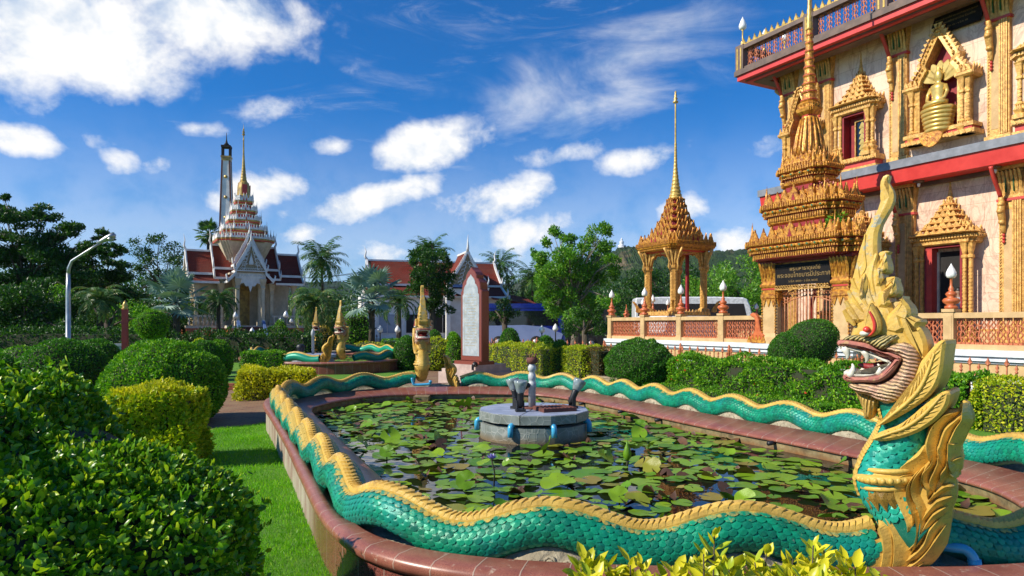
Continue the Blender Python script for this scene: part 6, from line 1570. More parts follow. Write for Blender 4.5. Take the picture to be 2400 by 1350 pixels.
# seated statue in the niche
sx0 = tw(12.62, WD-.42, 0)
bs = thing('seated_statue', 'gilded seated statue on coiled serpent pedestal inside the arched niche', 'statue', (sx0[0], sx0[1], 7.72), TRZ)
b = MB()
for i in range(6): b.tube([((.33+.025*i)*math.cos(a), (.25+.015*i)*math.sin(a), .20+.125*i) for a in np.linspace(0, 2*math.pi, 20)], .08, 8); b.lathe([(.31, .1+.125*i), (.31, .24+.125*i)], 16, M=Matrix.Scale(.78, 4, (0, 1, 0)))
b.obj('coils', M['gilt'], bs)
b = MB()
b.tube([(-.36, -.12, .98), (-.2, -.28, .98), (.0, -.3, 1.0), (.2, -.28, 1.02), (.36, -.12, 1.0)], [.07, .09, .085, .09, .07], 10)
b.lathe([(.30, .92), (.27, 1.05), (.20, 1.15), (.19, 1.3), (.235, 1.5), (.22, 1.62), (.10, 1.68), (.075, 1.74), (.11, 1.80), (.13, 1.9), (.12, 2.0), (.08, 2.07), (.05, 2.12), (.03, 2.2), (.004, 2.26)], 16, M=Matrix.Scale(.72, 4, (0, 1, 0)))
for s in (-1, 1): b.tube([(s*.21, 0, 1.57), (s*.30, -.04, 1.36), (s*.27, -.14, 1.15), (s*.12, -.24, 1.08), (0, -.26, 1.07)], [.07, .06, .05, .04, .035], 8)
b.obj('figure', M['gilt'], bs)
b = MB()
for i in range(7):
    a = R(-66+22*i); b.prism(smoothpoly([(-.09, 0), (-.11, .25), (-.13, .42), (0, .62), (.13, .42), (.11, .25), (.09, 0)]), -.04, .04, 0, Matrix.Translation((0, .13, 1.75)) @ Matrix.Rotation(a, 4, 'Y') @ Matrix.Translation((0, 0, .1)), ch=.015)
b.obj('serpent_hood', M['gilt'], bs)
b = MB(); b.prism(smoothpoly([(-.42, .1), (-.3, -.25), (0, -.42), (.3, -.25), (.42, .1)]), -.42, -.36, ch=.02); b.obj('shield', M['gold_deep'], bs)
# name plaque under the eave
pq = thing('plaque', 'dark plaque with gilt inscription under the temple eave', 'sign', tw(13.02, WD-.12, 0), TRZ)
b = MB(); b.prism([(-.78, 11.34), (-.68, 11.04), (.68, 11.04), (.78, 11.34), (.68, 11.62), (-.68, 11.62)], -.03, .06, ch=.02); b.obj('board', M['black_sign'], pq)
text_mesh('lettering', 'พระมหาธาตุเจดีย์ พระจอมไทยบารมีประกาศ', .075, GL, pq, (0, -.036, 11.48), (R(90), 0, 0)); text_mesh('lettering', 'โดย คณะศรัทธาชาวไทย ร่วมสร้าง', .085, GL, pq, (0, -.036, 11.35), (R(90), 0, 0)); text_mesh('lettering', '๑ มี.ค. ๔๑ - ๑ มี.ค. ๔๕', .08, GL, pq, (0, -.036, 11.2), (R(90), 0, 0))
# small ceiling lamps under the ledges
for t, d, z in ((12.05, 3.5, 6.42), (14.3, 3.5, 6.42), (9.9, 3.5, 6.42), (9.2, 3.6, 11.827), (12.2, 3.6, 11.827), (7.4, 3.6, 11.827)):
    q = tw(t, d, z); th = thing('ceiling_lamp', 'small round lamp fixed under the red temple soffit', 'lamp', q, 0, 'round lamps under the temple soffits')
    b = MB(); b.lathe([(.16, -.001), (.17, -.03), (.06, -.06), (.05, -.08)], 12); b.obj('plate', M['brown_trim'], th)
    b = MB(); b.lathe([(.045, -.07), (.05, -.12), (.03, -.19), (.004, -.2)], 10); b.obj('bulb', M['white_glass'], th)
# red arch and gilded throne seen through the gate
al = thing('spirit_altar', 'gilded altar on white steps with red arch, seen through the iron gate', 'altar', tw(9.9, 2.3, TZ), TRZ)
b = MB(); b.box(-.9, .9, -.5, .5, 0, .22); b.box(-.7, .7, -.35, .4, .22, .5); b.obj('steps', M['white_stone'], al)
b = MB(); plan_loft(b, .55, .3, .06, 2, [(0, .5), (.06, .62), (-.05, .7), (-.05, .95), (.05, 1.05), (-.1, 1.12), (-.15, 1.5), (-.1, 1.6), (-.22, 1.75), (-.3, 2.3)]); b.obj('throne', M['gold_deep'], al)
b = MB(); b.tube([(-.95, 0, .4), (-.95, 0, 1.3), (-.75, 0, 1.9), (-.3, 0, 2.3), (0, 0, 2.45)], .07, 8); b.tube([(-.35, .1, 1.2), (-.32, .1, 2.6)], .12, 8); b.obj('red_arch', M['red_trim'], al)
# a visitor in white standing in the doorway
pv = tw(13.16, WD-.30, TZ)
person = thing('person', 'person in white clothing standing in the temple doorway, facing left', 'person', pv, TRZ)
def skinned(name, nodes, edges, parent, m, lv=2):
    me = bpy.data.meshes.new(name); me.from_pydata([n[:3] for n in nodes], edges, []); o = link(name, me, parent)
    o.modifiers.new('s', 'SKIN')
    for i, n in enumerate(nodes): me.skin_vertices[0].data[i].radius = (n[3], n[4] if len(n) > 4 else n[3])
    me.skin_vertices[0].data[0].use_root = True
    sm = o.modifiers.new('u', 'SUBSURF'); sm.levels = lv; sm.render_levels = lv
    dg = bpy.context.evaluated_depsgraph_get(); dg.update(); m2 = bpy.data.meshes.new_from_object(o.evaluated_get(dg)); o.modifiers.clear(); o.data = m2; m2.materials.clear(); m2.materials.append(m)
    for p in m2.polygons: p.use_smooth = True
    return o
skinned('body', [(0, 0, .93, .12, .1), (0, 0, 1.12, .12, .09), (0, 0, 1.33, .14, .1), (0, 0, 1.46, .06), (0, -.01, 1.54, .055), (0, -.02, 1.63, .085), (0, -.01, 1.70, .075),
    (-.17, 0, 1.40, .055), (-.21, -.02, 1.15, .042), (-.17, -.14, .98, .032), (-.15, -.2, .95, .028), (.17, 0, 1.40, .055), (.22, .02, 1.14, .042), (.2, -.06, .92, .032), (.19, -.08, .86, .026),
    (-.09, 0, .86, .085), (-.10, -.02, .48, .06), (-.10, .01, .09, .04), (-.11, -.13, .04, .03), (.09, 0, .86, .085), (.10, 0, .48, .06), (.10, .03, .09, .04), (.11, -.11, .04, .03)],
    [(0, 1), (1, 2), (2, 3), (3, 4), (4, 5), (5, 6), (2, 7), (7, 8), (8, 9), (9, 10), (2, 11), (11, 12), (12, 13), (13, 14), (0, 15), (15, 16), (16, 17), (17, 18), (0, 19), (19, 20), (20, 21), (21, 22)], person, M['skin'])
b = MB(); b.lathe([(.17, .84), (.165, 1.0), (.155, 1.15), (.18, 1.32), (.16, 1.43), (.07, 1.48)], 16, M=Matrix.Scale(.75, 4, (0, 1, 0)))
for s in (-1, 1): b.tube([(s*.15, 0, 1.42), (s*.2, 0, 1.3), (s*.215, -.01, 1.16)], [.07, .065, .062], 10)
b.obj('shirt', M['cloth_grey'], person)
b = MB()
for s in (-1, 1): b.tube([(s*.085, 0, .92), (s*.095, 0, .5), (s*.10, .01, .08)], [.10, .085, .075], 12)
b.obj('trousers', M['cloth_white'], person)
b = MB(); b.lathe([(.085, 1.62), (.098, 1.68), (.085, 1.74), (.04, 1.785), (.004, 1.79)], 14, M=Matrix.Translation((0, .012, 0))); b.obj('hair', M['hair'], person)
# potted plant growing on the gate roof
# ---------------- buildings and things farther back
def uvproj(me):
    L = me.uv_layers.new(name='UVMap')
    for p in me.polygons:
        n = p.normal; u = Vector((0, 0, 1)).cross(n)
        u = u.normalized() if u.length > .05 else Vector((1, 0, 0)); v = n.cross(u)
        for li in p.loop_indices:
            c = me.vertices[me.loops[li].vertex_index].co; L.data[li].uv = (c.dot(u), c.dot(v))
def roof_obj(b, name, m, parent):
    me = b.mesh(name, m); uvproj(me); return link(name, me, parent)
M['gable_tan'] = mat('gable_tan', (.40, .31, .18), (.3, .22, .12), ns=6, rough=.8)
def thai_roof(parent, L0, L1, w, ze, zr, rot=0, c=(0, 0), trim='white_paint', ends=(1, 1), skirt=None, fin=1.0, teeth=True):
    """gabled roof along local x from L0 to L1, half width w; bargeboards, finials; optional lower skirt (w2, z2)"""
    Mx = Matrix.Translation((c[0], c[1], 0)) @ Matrix.Rotation(rot, 4, 'Z')
    n = 6; prof = [(w*i/n, zr-(zr-ze)*(i/n)**.82) for i in range(n+1)]
    b = MB()
    for s in (1, -1):
        b.loft([[(L0, s*y, z), (L1, s*y, z), (L1, s*y, z-.12), (L0, s*y, z-.12)] for y, z in (prof if s > 0 else prof)], 0, Mx)
    if skirt:
        w2, z2 = skirt
        for s in (1, -1): b.loft([[(L0-.0, s*y, z), (L1, s*y, z), (L1, s*y, z-.1), (L0, s*y, z-.1)] for y, z in ((w*.93, ze-.18), ((w+w2)/2, (ze+z2)/2-.16), (w2, z2))], 0, Mx)
    roof_obj(b, 'roof', M['roof_red'], parent)
    for s in (1, -1):
        b = MB(); b.box(L0-.04, L1+.04, s*w-.07, s*w+.07, ze-.16, ze+.02, M=Mx); b.obj('eave_board', M[trim], parent)
        if skirt: b = MB(); b.box(L0-.04, L1+.04, s*skirt[0]-.07, s*skirt[0]+.07, skirt[1]-.14, skirt[1]+.03, M=Mx); b.obj('eave_board', M[trim], parent)
    b = MB(); b.box(L0, L1, -.07, .07, zr-.05, zr+.10, M=Mx); b.obj('ridge_board', M[trim], parent)
    for e, X, sg in ((ends[0], L0, -1), (ends[1], L1, 1)):
        if not e: continue
        b = MB(); d = .16
        for s in (1, -1):
            b.loft([[(X+sg*-.02, s*y, z+.2), (X+sg*d, s*y, z+.2), (X+sg*d, s*y, z-.14), (X-sg*.02, s*y, z-.14)] for y, z in prof], 0, Mx)
            if teeth:
                for i in range(1, 12):
                    y = w*i/12; z = zr-(zr-ze)*(i/12)**.82; Mt = Mx @ Matrix.Translation((X+sg*.08, s*y, z+.15)) @ Matrix.Rotation(R(90), 4, 'Z'); b.prism(leaf_poly(.2, .3), -.05, .05, 0, Mt)
            for yy, zz in ((w, ze),)+(((skirt[0], skirt[1]),) if skirt else ()):   # hang hong at the eave corner
                P = [(X+sg*.06, s*yy, zz), (X+sg*.1, s*(yy+.12), zz+.15), (X+sg*.12, s*(yy+.2), zz+.45), (X+sg*.1, s*(yy+.12), zz+.75*fin)]
                b.tube(P, [.12, .10, .07, .01], 6, M=Mx)
            if skirt: b.loft([[(X, s*y, z+.16), (X+sg*d, s*y, z+.16), (X+sg*d, s*y, z-.12), (X, s*y, z-.12)] for y, z in ((w*.93, ze-.18), (skirt[0], skirt[1]))], 0, Mx)
        P = [(X+sg*.05, 0, zr+.05), (X+sg*.22, 0, zr+.35*fin), (X+sg*.12, 0, zr+.75*fin), (X+sg*.26, 0, zr+1.25*fin)]
        b.tube(P, [.13, .11, .06, .01], 6, M=Mx)
        b.obj('bargeboard', M[trim], parent)
        b = MB(); pp = [(-y, z-.14) for y, z in prof[::-1]]+[(y, z-.14) for y, z in prof[1:]]
        b.prism(pp, -.05, .05, 0, Mx @ Matrix.Translation((X+sg*-.1, 0, 0)) @ Matrix.Rotation(R(90), 4, 'Z'), ); b.obj('gable', M['gable_tan'], parent)
WY = 55.0; wx = (571-1200)/FP*WY
wt = thing('white_temple', 'cream temple with red tiled wings, layered tower roof and golden spire', 'temple', (wx, WY, 0), R(31)); wt.scale = (.70, .70, 1)
b = MB(); b.box(-6.2, 6.2, -2.6, 5, -.1, 1.5); b.box(-2.4, 2.4, -4.6, -2.6, -.1, 1.5, 0); b.box(-6.3, 6.3, -2.7, 5.1, 1.5, 1.7, 1); b.box(-2.5, 2.5, -4.7, -2.7, 1.5, 1.7, 1); b.obj('base', [M['terracotta'], M['cream']], wt)
b = MB()
for i in range(8): b.box(-1.15, 1.15, -4.9-.32*i, -4.58-.32*i, -.1, 1.6-.2*i, 0)
b.obj('stairs', M['rust'], wt)
b = MB()
for s in (-1, 1): b.prism([(-4.4, 1.7), (-4.4, 2.1), (-7.2, .55), (-7.2, -.1)], -.14, .14, 0, Matrix.Translation((s*1.32, 0, 0)) @ Matrix.Rotation(R(90), 4, 'Z'))
b.obj('stair_wall', M['blue_inlay'], wt)
for (x, y, h) in [(s*1.32, -4.1, 5.3) for s in (-1, 1)]+[(s*1.32, -2.3, 5.3) for s in (-1, 1)]+[(sx*x_, yy, 5.0) for sx in (-1, 1) for x_ in (2.7, 5.2) for yy in (-1.9, 1.9)]:
    b = MB(); plan_loft(b, .19, .19, .04, 1, [(.12, 1.7), (.12, 2.0), (.02, 2.1), (0, 2.3), (0, h-.8), (.06, h-.7), (.02, h-.55), (.18, h)], (x, y)); b.obj('column', M['cream_far'], wt)
b = MB(); b.box(-2.35, 2.35, 1.2, 2.6, 1.7, 5.6); b.box(-2.35, -2.1, -1.5, 1.2, 1.7, 5.6); b.box(2.1, 2.35, -1.5, 1.2, 1.7, 5.6); b.box(-2.1, 2.1, -4.0, 2.6, 5.62, 5.75); b.box(-.85, .85, 1.14, 1.2, 1.7, 4.9, 1); b.box(-5.0, -2.35, -.9, 1.7, 1.7, 5.0); b.box(2.35, 5.0, .2, 1.7, 1.7, 5.0); b.obj('hall_wall', [M['cream_far'], M['gold_far']], wt)
thai_roof(wt, -6.0, -3.0, 2.1, 5.75, 7.55, c=(0, 0), ends=(1, 0), skirt=(3.0, 5.05)); thai_roof(wt, -3.4, 3.4, 2.2, 6.2, 8.05, ends=(1, 1), skirt=(2.9, 5.4)); thai_roof(wt, 3.0, 6.0, 2.1, 5.75, 7.55, ends=(0, 1), skirt=(3.0, 5.05))
thai_roof(wt, -4.6, -1.0, 1.6, 5.9, 8.1, rot=R(90), ends=(1, 0), skirt=(2.35, 5.1), fin=.7); thai_roof(wt, -3.6, -.6, 1.6, 6.4, 8.75, rot=R(90), ends=(1, 0), fin=.7)
# carved pediment and the lace under it
b = MB()
for i in range(7):
    for s in (-1, 1):
        z = 6.15+.28*i; w = 1.45*(1-i/8); b.tube([(s*(w*.55+.18*math.cos(a)), -4.66, z+.16*math.sin(a)) for a in np.linspace(0, 5, 9)], .035, 5)
b.prism(leaf_poly(.45, .9), -4.74, -4.62, 0, Matrix.Translation((0, 0, 6.35)), ch=.03)
for i in range(11):
    for j in range(4):
        x = (i-5)*.22; z = 6.02+.36*j
        if abs(x) < 1.3*(1-(z-5.9)/2.3) and (abs(x) > .25 or j == 0): b.tube([(x+.10*math.cos(a)*(1-a/9), -4.66, z+.10*math.sin(a)*(1-a/9)) for a in np.linspace(0, 5, 8)], .026, 5)
b.box(-1.5, 1.5, -4.70, -4.62, 5.84, 5.92)
b.box(-1.6, 1.6, -4.3, -4.1, 5.3, 5.75); b.prism([(-1.3, 5.32), (1.3, 5.32), (1.2, 4.55), (1.0, 4.9), (.7, 4.98), (.45, 4.7), (.2, 4.75), (0, 4.25), (-.2, 4.75), (-.45, 4.7), (-.7, 4.98), (-1.0, 4.9), (-1.2, 4.55)], -4.24, -4.14)
for i in range(9): b.lathe([(.01, -.08), (.09, -.03), (.09, .03), (.01, .08)], 8, M=Matrix.Translation((-1.2+.3*i, -4.3, 5.52)))
b.obj('pediment_carving', M['white_paint'], wt)
b = MB(); plan_loft(b, 2.0, 2.0, .24, 3, [(0, 6.2), (.05, 7.0), (.85, 8.3)]); b.obj('tower_base', M['cream_far'], wt)
tiers = [(3.05, 8.3, 9.05), (2.36, 9.05, 9.85), (1.78, 9.85, 10.65), (1.35, 10.65, 11.45), (.97, 11.45, 12.0)]
for i, (hx, z0, z1) in enumerate(tiers):
    nx = tiers[i+1][0]-.22 if i < 4 else .6; b = MB()
    plan_loft(b, hx, hx, hx*.13, 3, [(-.15, z0-.05, 0), (0, z0, 0), (.02, z0+.10, 2), (.05, z0+.16, 0), (.03, z0+.24, 0), (nx-hx+.2, z0+.26, 1), (nx-hx+.16, z0+.45, 1), (nx-hx+.05, z1-.12, 2), (nx-hx, z1, 1)])
    antefixes(b, hx, hx, hx*.13, 3, z0+.22, .26, .42, mat_=1, th=.08, mid=1.5, gap=1.1, hole=2, corner=1.6)
    b.obj('tower_tier', [M['gold_far'], M['white_paint'], M['red_trim']], wt)
b = MB(); b.lathe([(.74, 11.95), (.84, 12.1), (.72, 12.2), (.68, 12.8), (.6, 13.15), (.38, 13.3), (.29, 13.36)], 12, 0, smooth=False); b.box(-.26, .26, -.73, -.68, 12.25, 13.0, 1); b.box(.66, .72, -.26, .26, 12.25, 13.0, 1); b.obj('bell', [M['gold_far'], M['red_trim']], wt)
b = MB(); pr = []; z = 13.3; r_ = .35
for i in range(9): pr += [(r_, z), (r_*1.1, z+.05), (r_*.9, z+.2)]; z += .24; r_ *= .87
pr += [(.10, z), (.07, 16.6), (.10, 16.65), (.07, 16.7), (.06, 17.0), (.2, 17.05), (.07, 17.2), (.17, 17.25), (.06, 17.4), (.11, 17.45), (.03, 17.6), (.002, 18.0)]
b.lathe(pr, 10); b.obj('spire', M['gold_far'], wt)
for x0, x1 in ((-6.2, -2.6), (2.6, 6.2)):
    b = MB(); b.box(x0, x1, -2.75, -2.6, 2.35, 2.5); n = int((x1-x0)/.42)
    for i in range(n): b.lathe([(.08, 1.7), (.13, 1.9), (.06, 2.15), (.09, 2.35)], 8, c=(x0+(x1-x0)*(i+.5)/n, -2.68))
    b.obj('balustrade', M['cream'], wt)
# crematorium chimney
ch = thing('chimney', 'tall tapering white chimney with dark edges and gold collar behind the cream temple', 'chimney', ((531-1200)/FP*67, 67, 0), R(12))
b = MB(); b.loft([[(-a, -a, z), (a, -a, z), (a, a, z), (-a, a, z)] for a, z in ((.62, -.1), (.55, 11), (.36, 17.9))], 0); b.obj('shaft', M['white_paint'], ch)
b = MB()
for sx in (-1, 1):
    for sy in (-1, 1): b.loft([[(sx*a-.07, sy*a-.07, z), (sx*a+.07, sy*a-.07, z), (sx*a+.07, sy*a+.07, z), (sx*a-.07, sy*a+.07, z)] for a, z in ((.6, 0), (.53, 11), (.34, 17.9))], 0)
b.obj('corner_band', M['rust'], ch)
b = MB(); b.box(-.42, .42, -.42, .42, 17.8, 18.1, 0); b.box(-.47, .47, -.47, .47, 18.1, 18.25, 0)
for z, a in ((12.2, .57), (14.2, .51), (16.2, .45)): b.lathe([(.01, -.06), (.16, -.03), (.16, .03)], 10, M=Matrix.Translation((0, -a+.02, z)) @ Matrix.Rotation(R(90), 4, 'X'))
b.obj('gold_collar', M['gold_far'], ch)
b = MB()
for sx in (-1, 1):
    for sy in (-1, 1): b.box(sx*.34-.07, sx*.34+.07, sy*.34-.07, sy*.34+.07, 18.25, 19.1)
b.box(-.44, .44, -.44, .44, 19.1, 19.3); b.lathe([(.36, 19.3), (.12, 19.6), (.05, 19.9), (.02, 20.6)], 8); b.obj('lantern', M['dark'], ch)
# red roofed hall
HYd = 62.0; hxp = (1020-1200)/FP*HYd
hl = thing('red_roofed_hall', 'long white hall with red tiled roofs and a carved central gable', 'hall', (hxp, HYd, 0), R(17))
b = MB(); b.box(-6.4, 6.4, -2.4, 6, -.1, 4.4); b.box(-6.6, 6.6, -2.5, 6, -.1, .6, 1); b.box(6.4, 9.2, 0, 6, -.1, 3.3); b.obj('wall', [M['white_paint'], M['cream']], hl)
thai_roof(hl, -5.9, 5.9, 2.6, 5.35, 7.6, c=(0, 1.6), ends=(1, 1), skirt=(4.4, 4.25), fin=1.0, teeth=False)
thai_roof(hl, -3.4, .5, 1.7, 5.2, 8.1, rot=R(90), c=(2.2, 0), ends=(1, 0), fin=1.2, teeth=True)
b = MB(); b.loft([[(x, -1.0, z), (x, 5.5, z), (x, 5.5, z-.12), (x, -1.0, z-.12)] for x, z in ((5.2, 5.2), (6.8, 4.2), (9.6, 3.55))], 0); b.loft([[(x, -3.4, z), (x, 1, z+.9), (x, 1, z+.8), (x, -3.4, z-.12)] for x, z in ((4.5, 4.1), (8.9, 3.5))], 0); roof_obj(b, 'side_roof', M['roof_red'], hl)
b = MB(); b.box(4.5, 9.8, -3.5, -3.36, 3.3, 3.62); b.tube([(9.5, -3.4, 3.5), (9.8, -3.5, 3.7), (9.9, -3.55, 4.1)], [.1, .07, .01], 6); b.obj('eave_board', M['white_paint'], hl)
for x in (-4.6, -2.3, .2, 4.2):
    b = MB(); b.box(x-.75, x+.75, -2.46, -2.38, 1.0, 2.7, 0); b.box(x-.68, x-.03, -2.49, -2.46, 1.06, 2.64, 1); b.box(x+.03, x+.68, -2.49, -2.46, 1.06, 2.64, 1); b.obj('window', [M['white_paint'], M['window_glass'] if x < -3 else M['dark']], hl)
for x in (.55, 3.85):
    b = MB(); plan_loft(b, .2, .2, .04, 1, [(.08, -.1), (.08, .5), (0, .6), (0, 4.4), (.14, 5.0)], (x, -3.1)); b.obj('column', M['white_paint'], hl)
b = MB(); b.prism([(.7, 4.9), (3.7, 4.9), (3.5, 4.1), (3.1, 4.5), (2.6, 4.3), (2.2, 3.7), (1.8, 4.3), (1.3, 4.5), (.9, 4.1)], -3.2, -3.1)
for i in range(6):
    for s in (-1, 1): b.tube([(2.2+s*(.7*(1-i/7)+.15*math.cos(a)), -3.48, 5.4+.35*i+.14*math.sin(a)) for a in np.linspace(0, 5, 8)], .035, 5)
b.obj('gable_carving', M['white_paint'], hl)
b = MB(); b.box(.9, 3.5, -3.46, -3.42, 5.0, 5.25); b.obj('name_panel', M['blue_inlay'], hl)
# buses
def make_bus(name, label, loc, rz, L, mats, stripe=True):
    th = thing(name, label, 'bus', loc, rz)
    body, lower, glass = mats
    side = smoothpoly([(-L/2, .35), (-L/2, 3.1), (-L/2+.15, 3.35), (L/2-.9, 3.35), (L/2-.35, 3.1), (L/2-.05, 1.5), (L/2, .35)], 1)
    b = MB(); b.prism(side, -1.2, 1.2, ch=.08); b.obj('body', M[body], th)
    b = MB(); b.prism([(-L/2+.2, 1.75), (-L/2+.2, 2.85), (L/2-.75, 2.85), (L/2-.5, 1.75)], -1.215, 1.215, 0); b.prism([(L/2-.82, 2.95), (L/2-.42, 2.95), (L/2-.02, 1.45), (L/2-.4, 1.45)], -1.1, 1.1); b.obj('window_band', M[glass], th)
    if stripe:
        arch = [(-L/2+.1, .5), (-L/2+.1, 1.75), (-1.5, 1.75), (.5, 1.8), (2.0, 1.65), (3.4, 1.15), (L/2-.4, .5)]
        b = MB(); b.prism(arch, -1.225, 1.225); b.obj('side_panel', M[lower], th)
        b = MB(); b.prism([(-L/2+.05, 3.02), (-L/2+.2, 3.4), (L/2-.9, 3.4), (L/2-.5, 3.1)], -1.23, 1.23); b.obj('roof_band', M[body], th)
    for x in (-L/2+2.2, L/2-2.2):
        for s in (-1, 1):
            b = MB(); Mw = Matrix.Translation((x, s*1.1, .5)) @ Matrix.Rotation(R(90), 4, 'X'); b.lathe([(.3, -.14), (.48, -.14), (.5, -.08), (.5, .08), (.48, .14), (.3, .14)], 20, M=Mw); w = b.obj('wheel', M['tyre'], th)
            b = MB(); b.lathe([(.01, -.16), (.28, -.15), (.28, .15), (.01, .16)], 14, M=Mw); b.obj('rim', M['steel'], w)
    for s in (-1, 1):
        b = MB(); b.tube([(L/2-.3, s*1.15, 2.7), (L/2+.1, s*1.4, 2.75), (L/2+.12, s*1.42, 2.2)], [.03, .05, .09], 6); b.obj('mirror', M['black_plastic'], th)
        b = MB(); b.box(L/2-.12, L/2+.03, s*.8-.2, s*.8+.2, .7, .95); b.obj('headlight', M['clear_glass'], th)
    return th
make_bus('tour_bus', 'blue and pale blue tour bus parked behind the hedge and fence', ((1210-1200)/FP*52, 52, -.05), R(4), 7.2, ('bus_blue', 'bus_pale', 'bus_glass'))
make_bus('tour_bus', 'white tour bus parked behind the golden pavilion', ((1620-1200)/FP*50, 50, .42), R(-4), 8.4, ('bus_white', 'bus_white', 'bus_glass'), False)
make_bus('tour_bus', 'dark tour bus half hidden by shrubs left of the terrace corner', ((1350-1200)/FP*56, 56, -.3), R(3), 6.5, ('black_plastic', 'bus_white', 'bus_glass'), False)
# street lamp, red pole
SLY = 20.0
p = grd(160, 760+1600*1.8/SLY); th = thing('street_lamp', 'grey steel street lamp with a long slanted arm above the round hedges', 'street lamp', (p.x, p.y, 0))
zz = lambda py: EYE+(760-py)/FP*SLY
ax = (243-162)/FP*SLY
b = MB(); b.lathe([(.16, 0), (.16, .03), (.07, .05), (.065, zz(690)), (.05, zz(640))], 12); b.tube([(0, 0, zz(642)), (.02, 0, zz(628)), (.10, 0, zz(612)), (ax*.6, 0, zz(586)), (ax, 0, zz(566))], [.05, .048, .04, .035, .033], 10); b.obj('pole', M['steel'], th)
b = MB(); Ml = Matrix.Translation((ax+.02, 0, zz(564))) @ Matrix.Rotation(R(-26), 4, 'Y'); b.loft([[(x, .10*w*math.cos(a), .09*h*math.sin(a)+.01) for a in np.linspace(0, 2*math.pi, 12, endpoint=False)] for x, w, h in ((-.2, .4, .5), (-.05, .6, .7), (.12, 1, .9), (.3, 1.1, 1), (.38, .6, .5))], 0, Ml, True); b.obj('lamp_head', M['steel'], th)
b = MB(); b.lathe([(.01, -.10), (.07, -.08), (.10, 0)], 12, M=Ml @ Matrix.Translation((.22, 0, -.02))); b.obj('glass_bowl', M['clear_glass'], th)
p = grd(293, 760+1600*1.8/25); th = thing('red_post', 'square red post with a golden bud on top', 'post', (p.x, p.y, 0), R(20))
b = MB(); b.box(-.10, .10, -.10, .10, 0, 2.34); b.box(-.105, .105, -.03, .03, .1, 2.3, 1); b.obj('shaft', [M['red_trim'], M['red_paint']], th)
b = MB(); b.lathe([(.08, 2.33), (.13, 2.38), (.07, 2.42), (.10, 2.48), (.06, 2.58), (.004, 2.68)], 10); b.obj('finial', M['gold'], th)
p = grd(266, 760+1600*1.8/27); th = thing('block_wall', 'small grey concrete block wall behind the dark domed hedges', 'wall', (p.x, p.y, 0), R(10))
b = MB(); b.box(-.35, .35, -.15, .15, 0, .95); b.box(-.4, .4, -.2, .2, .95, 1.03); b.obj('block', M['grey_stone'], th)
# granite stele with marble tablet
SY = 20.6; p = ((1113-1200)/FP*SY, SY)
st = thing('stone_tablet', 'tall red granite stele with a grey inscribed marble face on a stepped base', 'monument', (p[0], p[1], 0), R(-45))
b = MB(); b.box(-.98, .62, -.62, 1.1, -.02, .36); b.box(-.9, .54, -.55, 1.0, .36, .46); b.box(-.78, .52, -.45, .8, .46, .60); b.obj('stepped_base', M['pink_stone'], st)
b = MB(); b.box(-.60, .52, -.30, .32, .60, .70); b.obj('plinth', M['stele'], st)
def ogee(w, z0, zs, zt): 
    h = zt-zs; hf = [(w, z0), (w, zs), (w*.97, zs+h*.05), (w*.88, zs+h*.10), (w*.87, zs+h*.24), (w*.82, zs+h*.38), (w*.66, zs+h*.50), (w*.53, zs+h*.55), (w*.50, zs+h*.68), (w*.36, zs+h*.80), (w*.15, zs+h*.90), (0, zt)]
    return hf+[(-a, z) for a, z in reversed(hf[:-1])]
b = MB(); b.prism(ogee(.47, .70, 2.76, 3.52), -.16, .16, ch=.02); b.obj('slab', M['stele'], st)
b = MB(); b.prism(ogee(.37, .85, 2.66, 3.30), -.172, -.15, ch=.006); b.obj('marble_face', M['stele_face'], st)
b = MB()
for z in np.arange(1.15, 2.7, .085):
    x = -.24
    while x < .22:
        w = rng.uniform(.02, .07); 
        if rng.uniform() < .8: b.box(x, x+w, -.1745, -.171, z, z+.026)
        x += w+.018
b.box(-.29, -.28, -.1745, -.171, 1.0, 2.65); b.box(.28, .29, -.1745, -.171, 1.0, 2.65)
b.obj('inscription', mat('faded_letters', (.40, .36, .26), rough=.5), st)
p = at(1112, 838, 20.0); th = thing('ground_spotlight', 'small black floodlight on the stepped base of the stele', 'spotlight', (p.x, p.y, .46), R(30)); th.scale = (.7, .7, .7)
b = MB(); b.box(-.1, .1, -.04, .04, 0, .05); b.box(-.12, -.1, -.04, .04, 0, .2); b.box(.1, .12, -.04, .04, 0, .2); b.obj('bracket', M['black_plastic'], th)
b = MB(); b.lathe([(.05, -.1), (.10, -.06), (.11, .08), (.12, .1)], 14, M=Matrix.Translation((0, 0, .2)) @ Matrix.Rotation(R(60), 4, 'X')); b.obj('housing', M['black_plastic'], th)
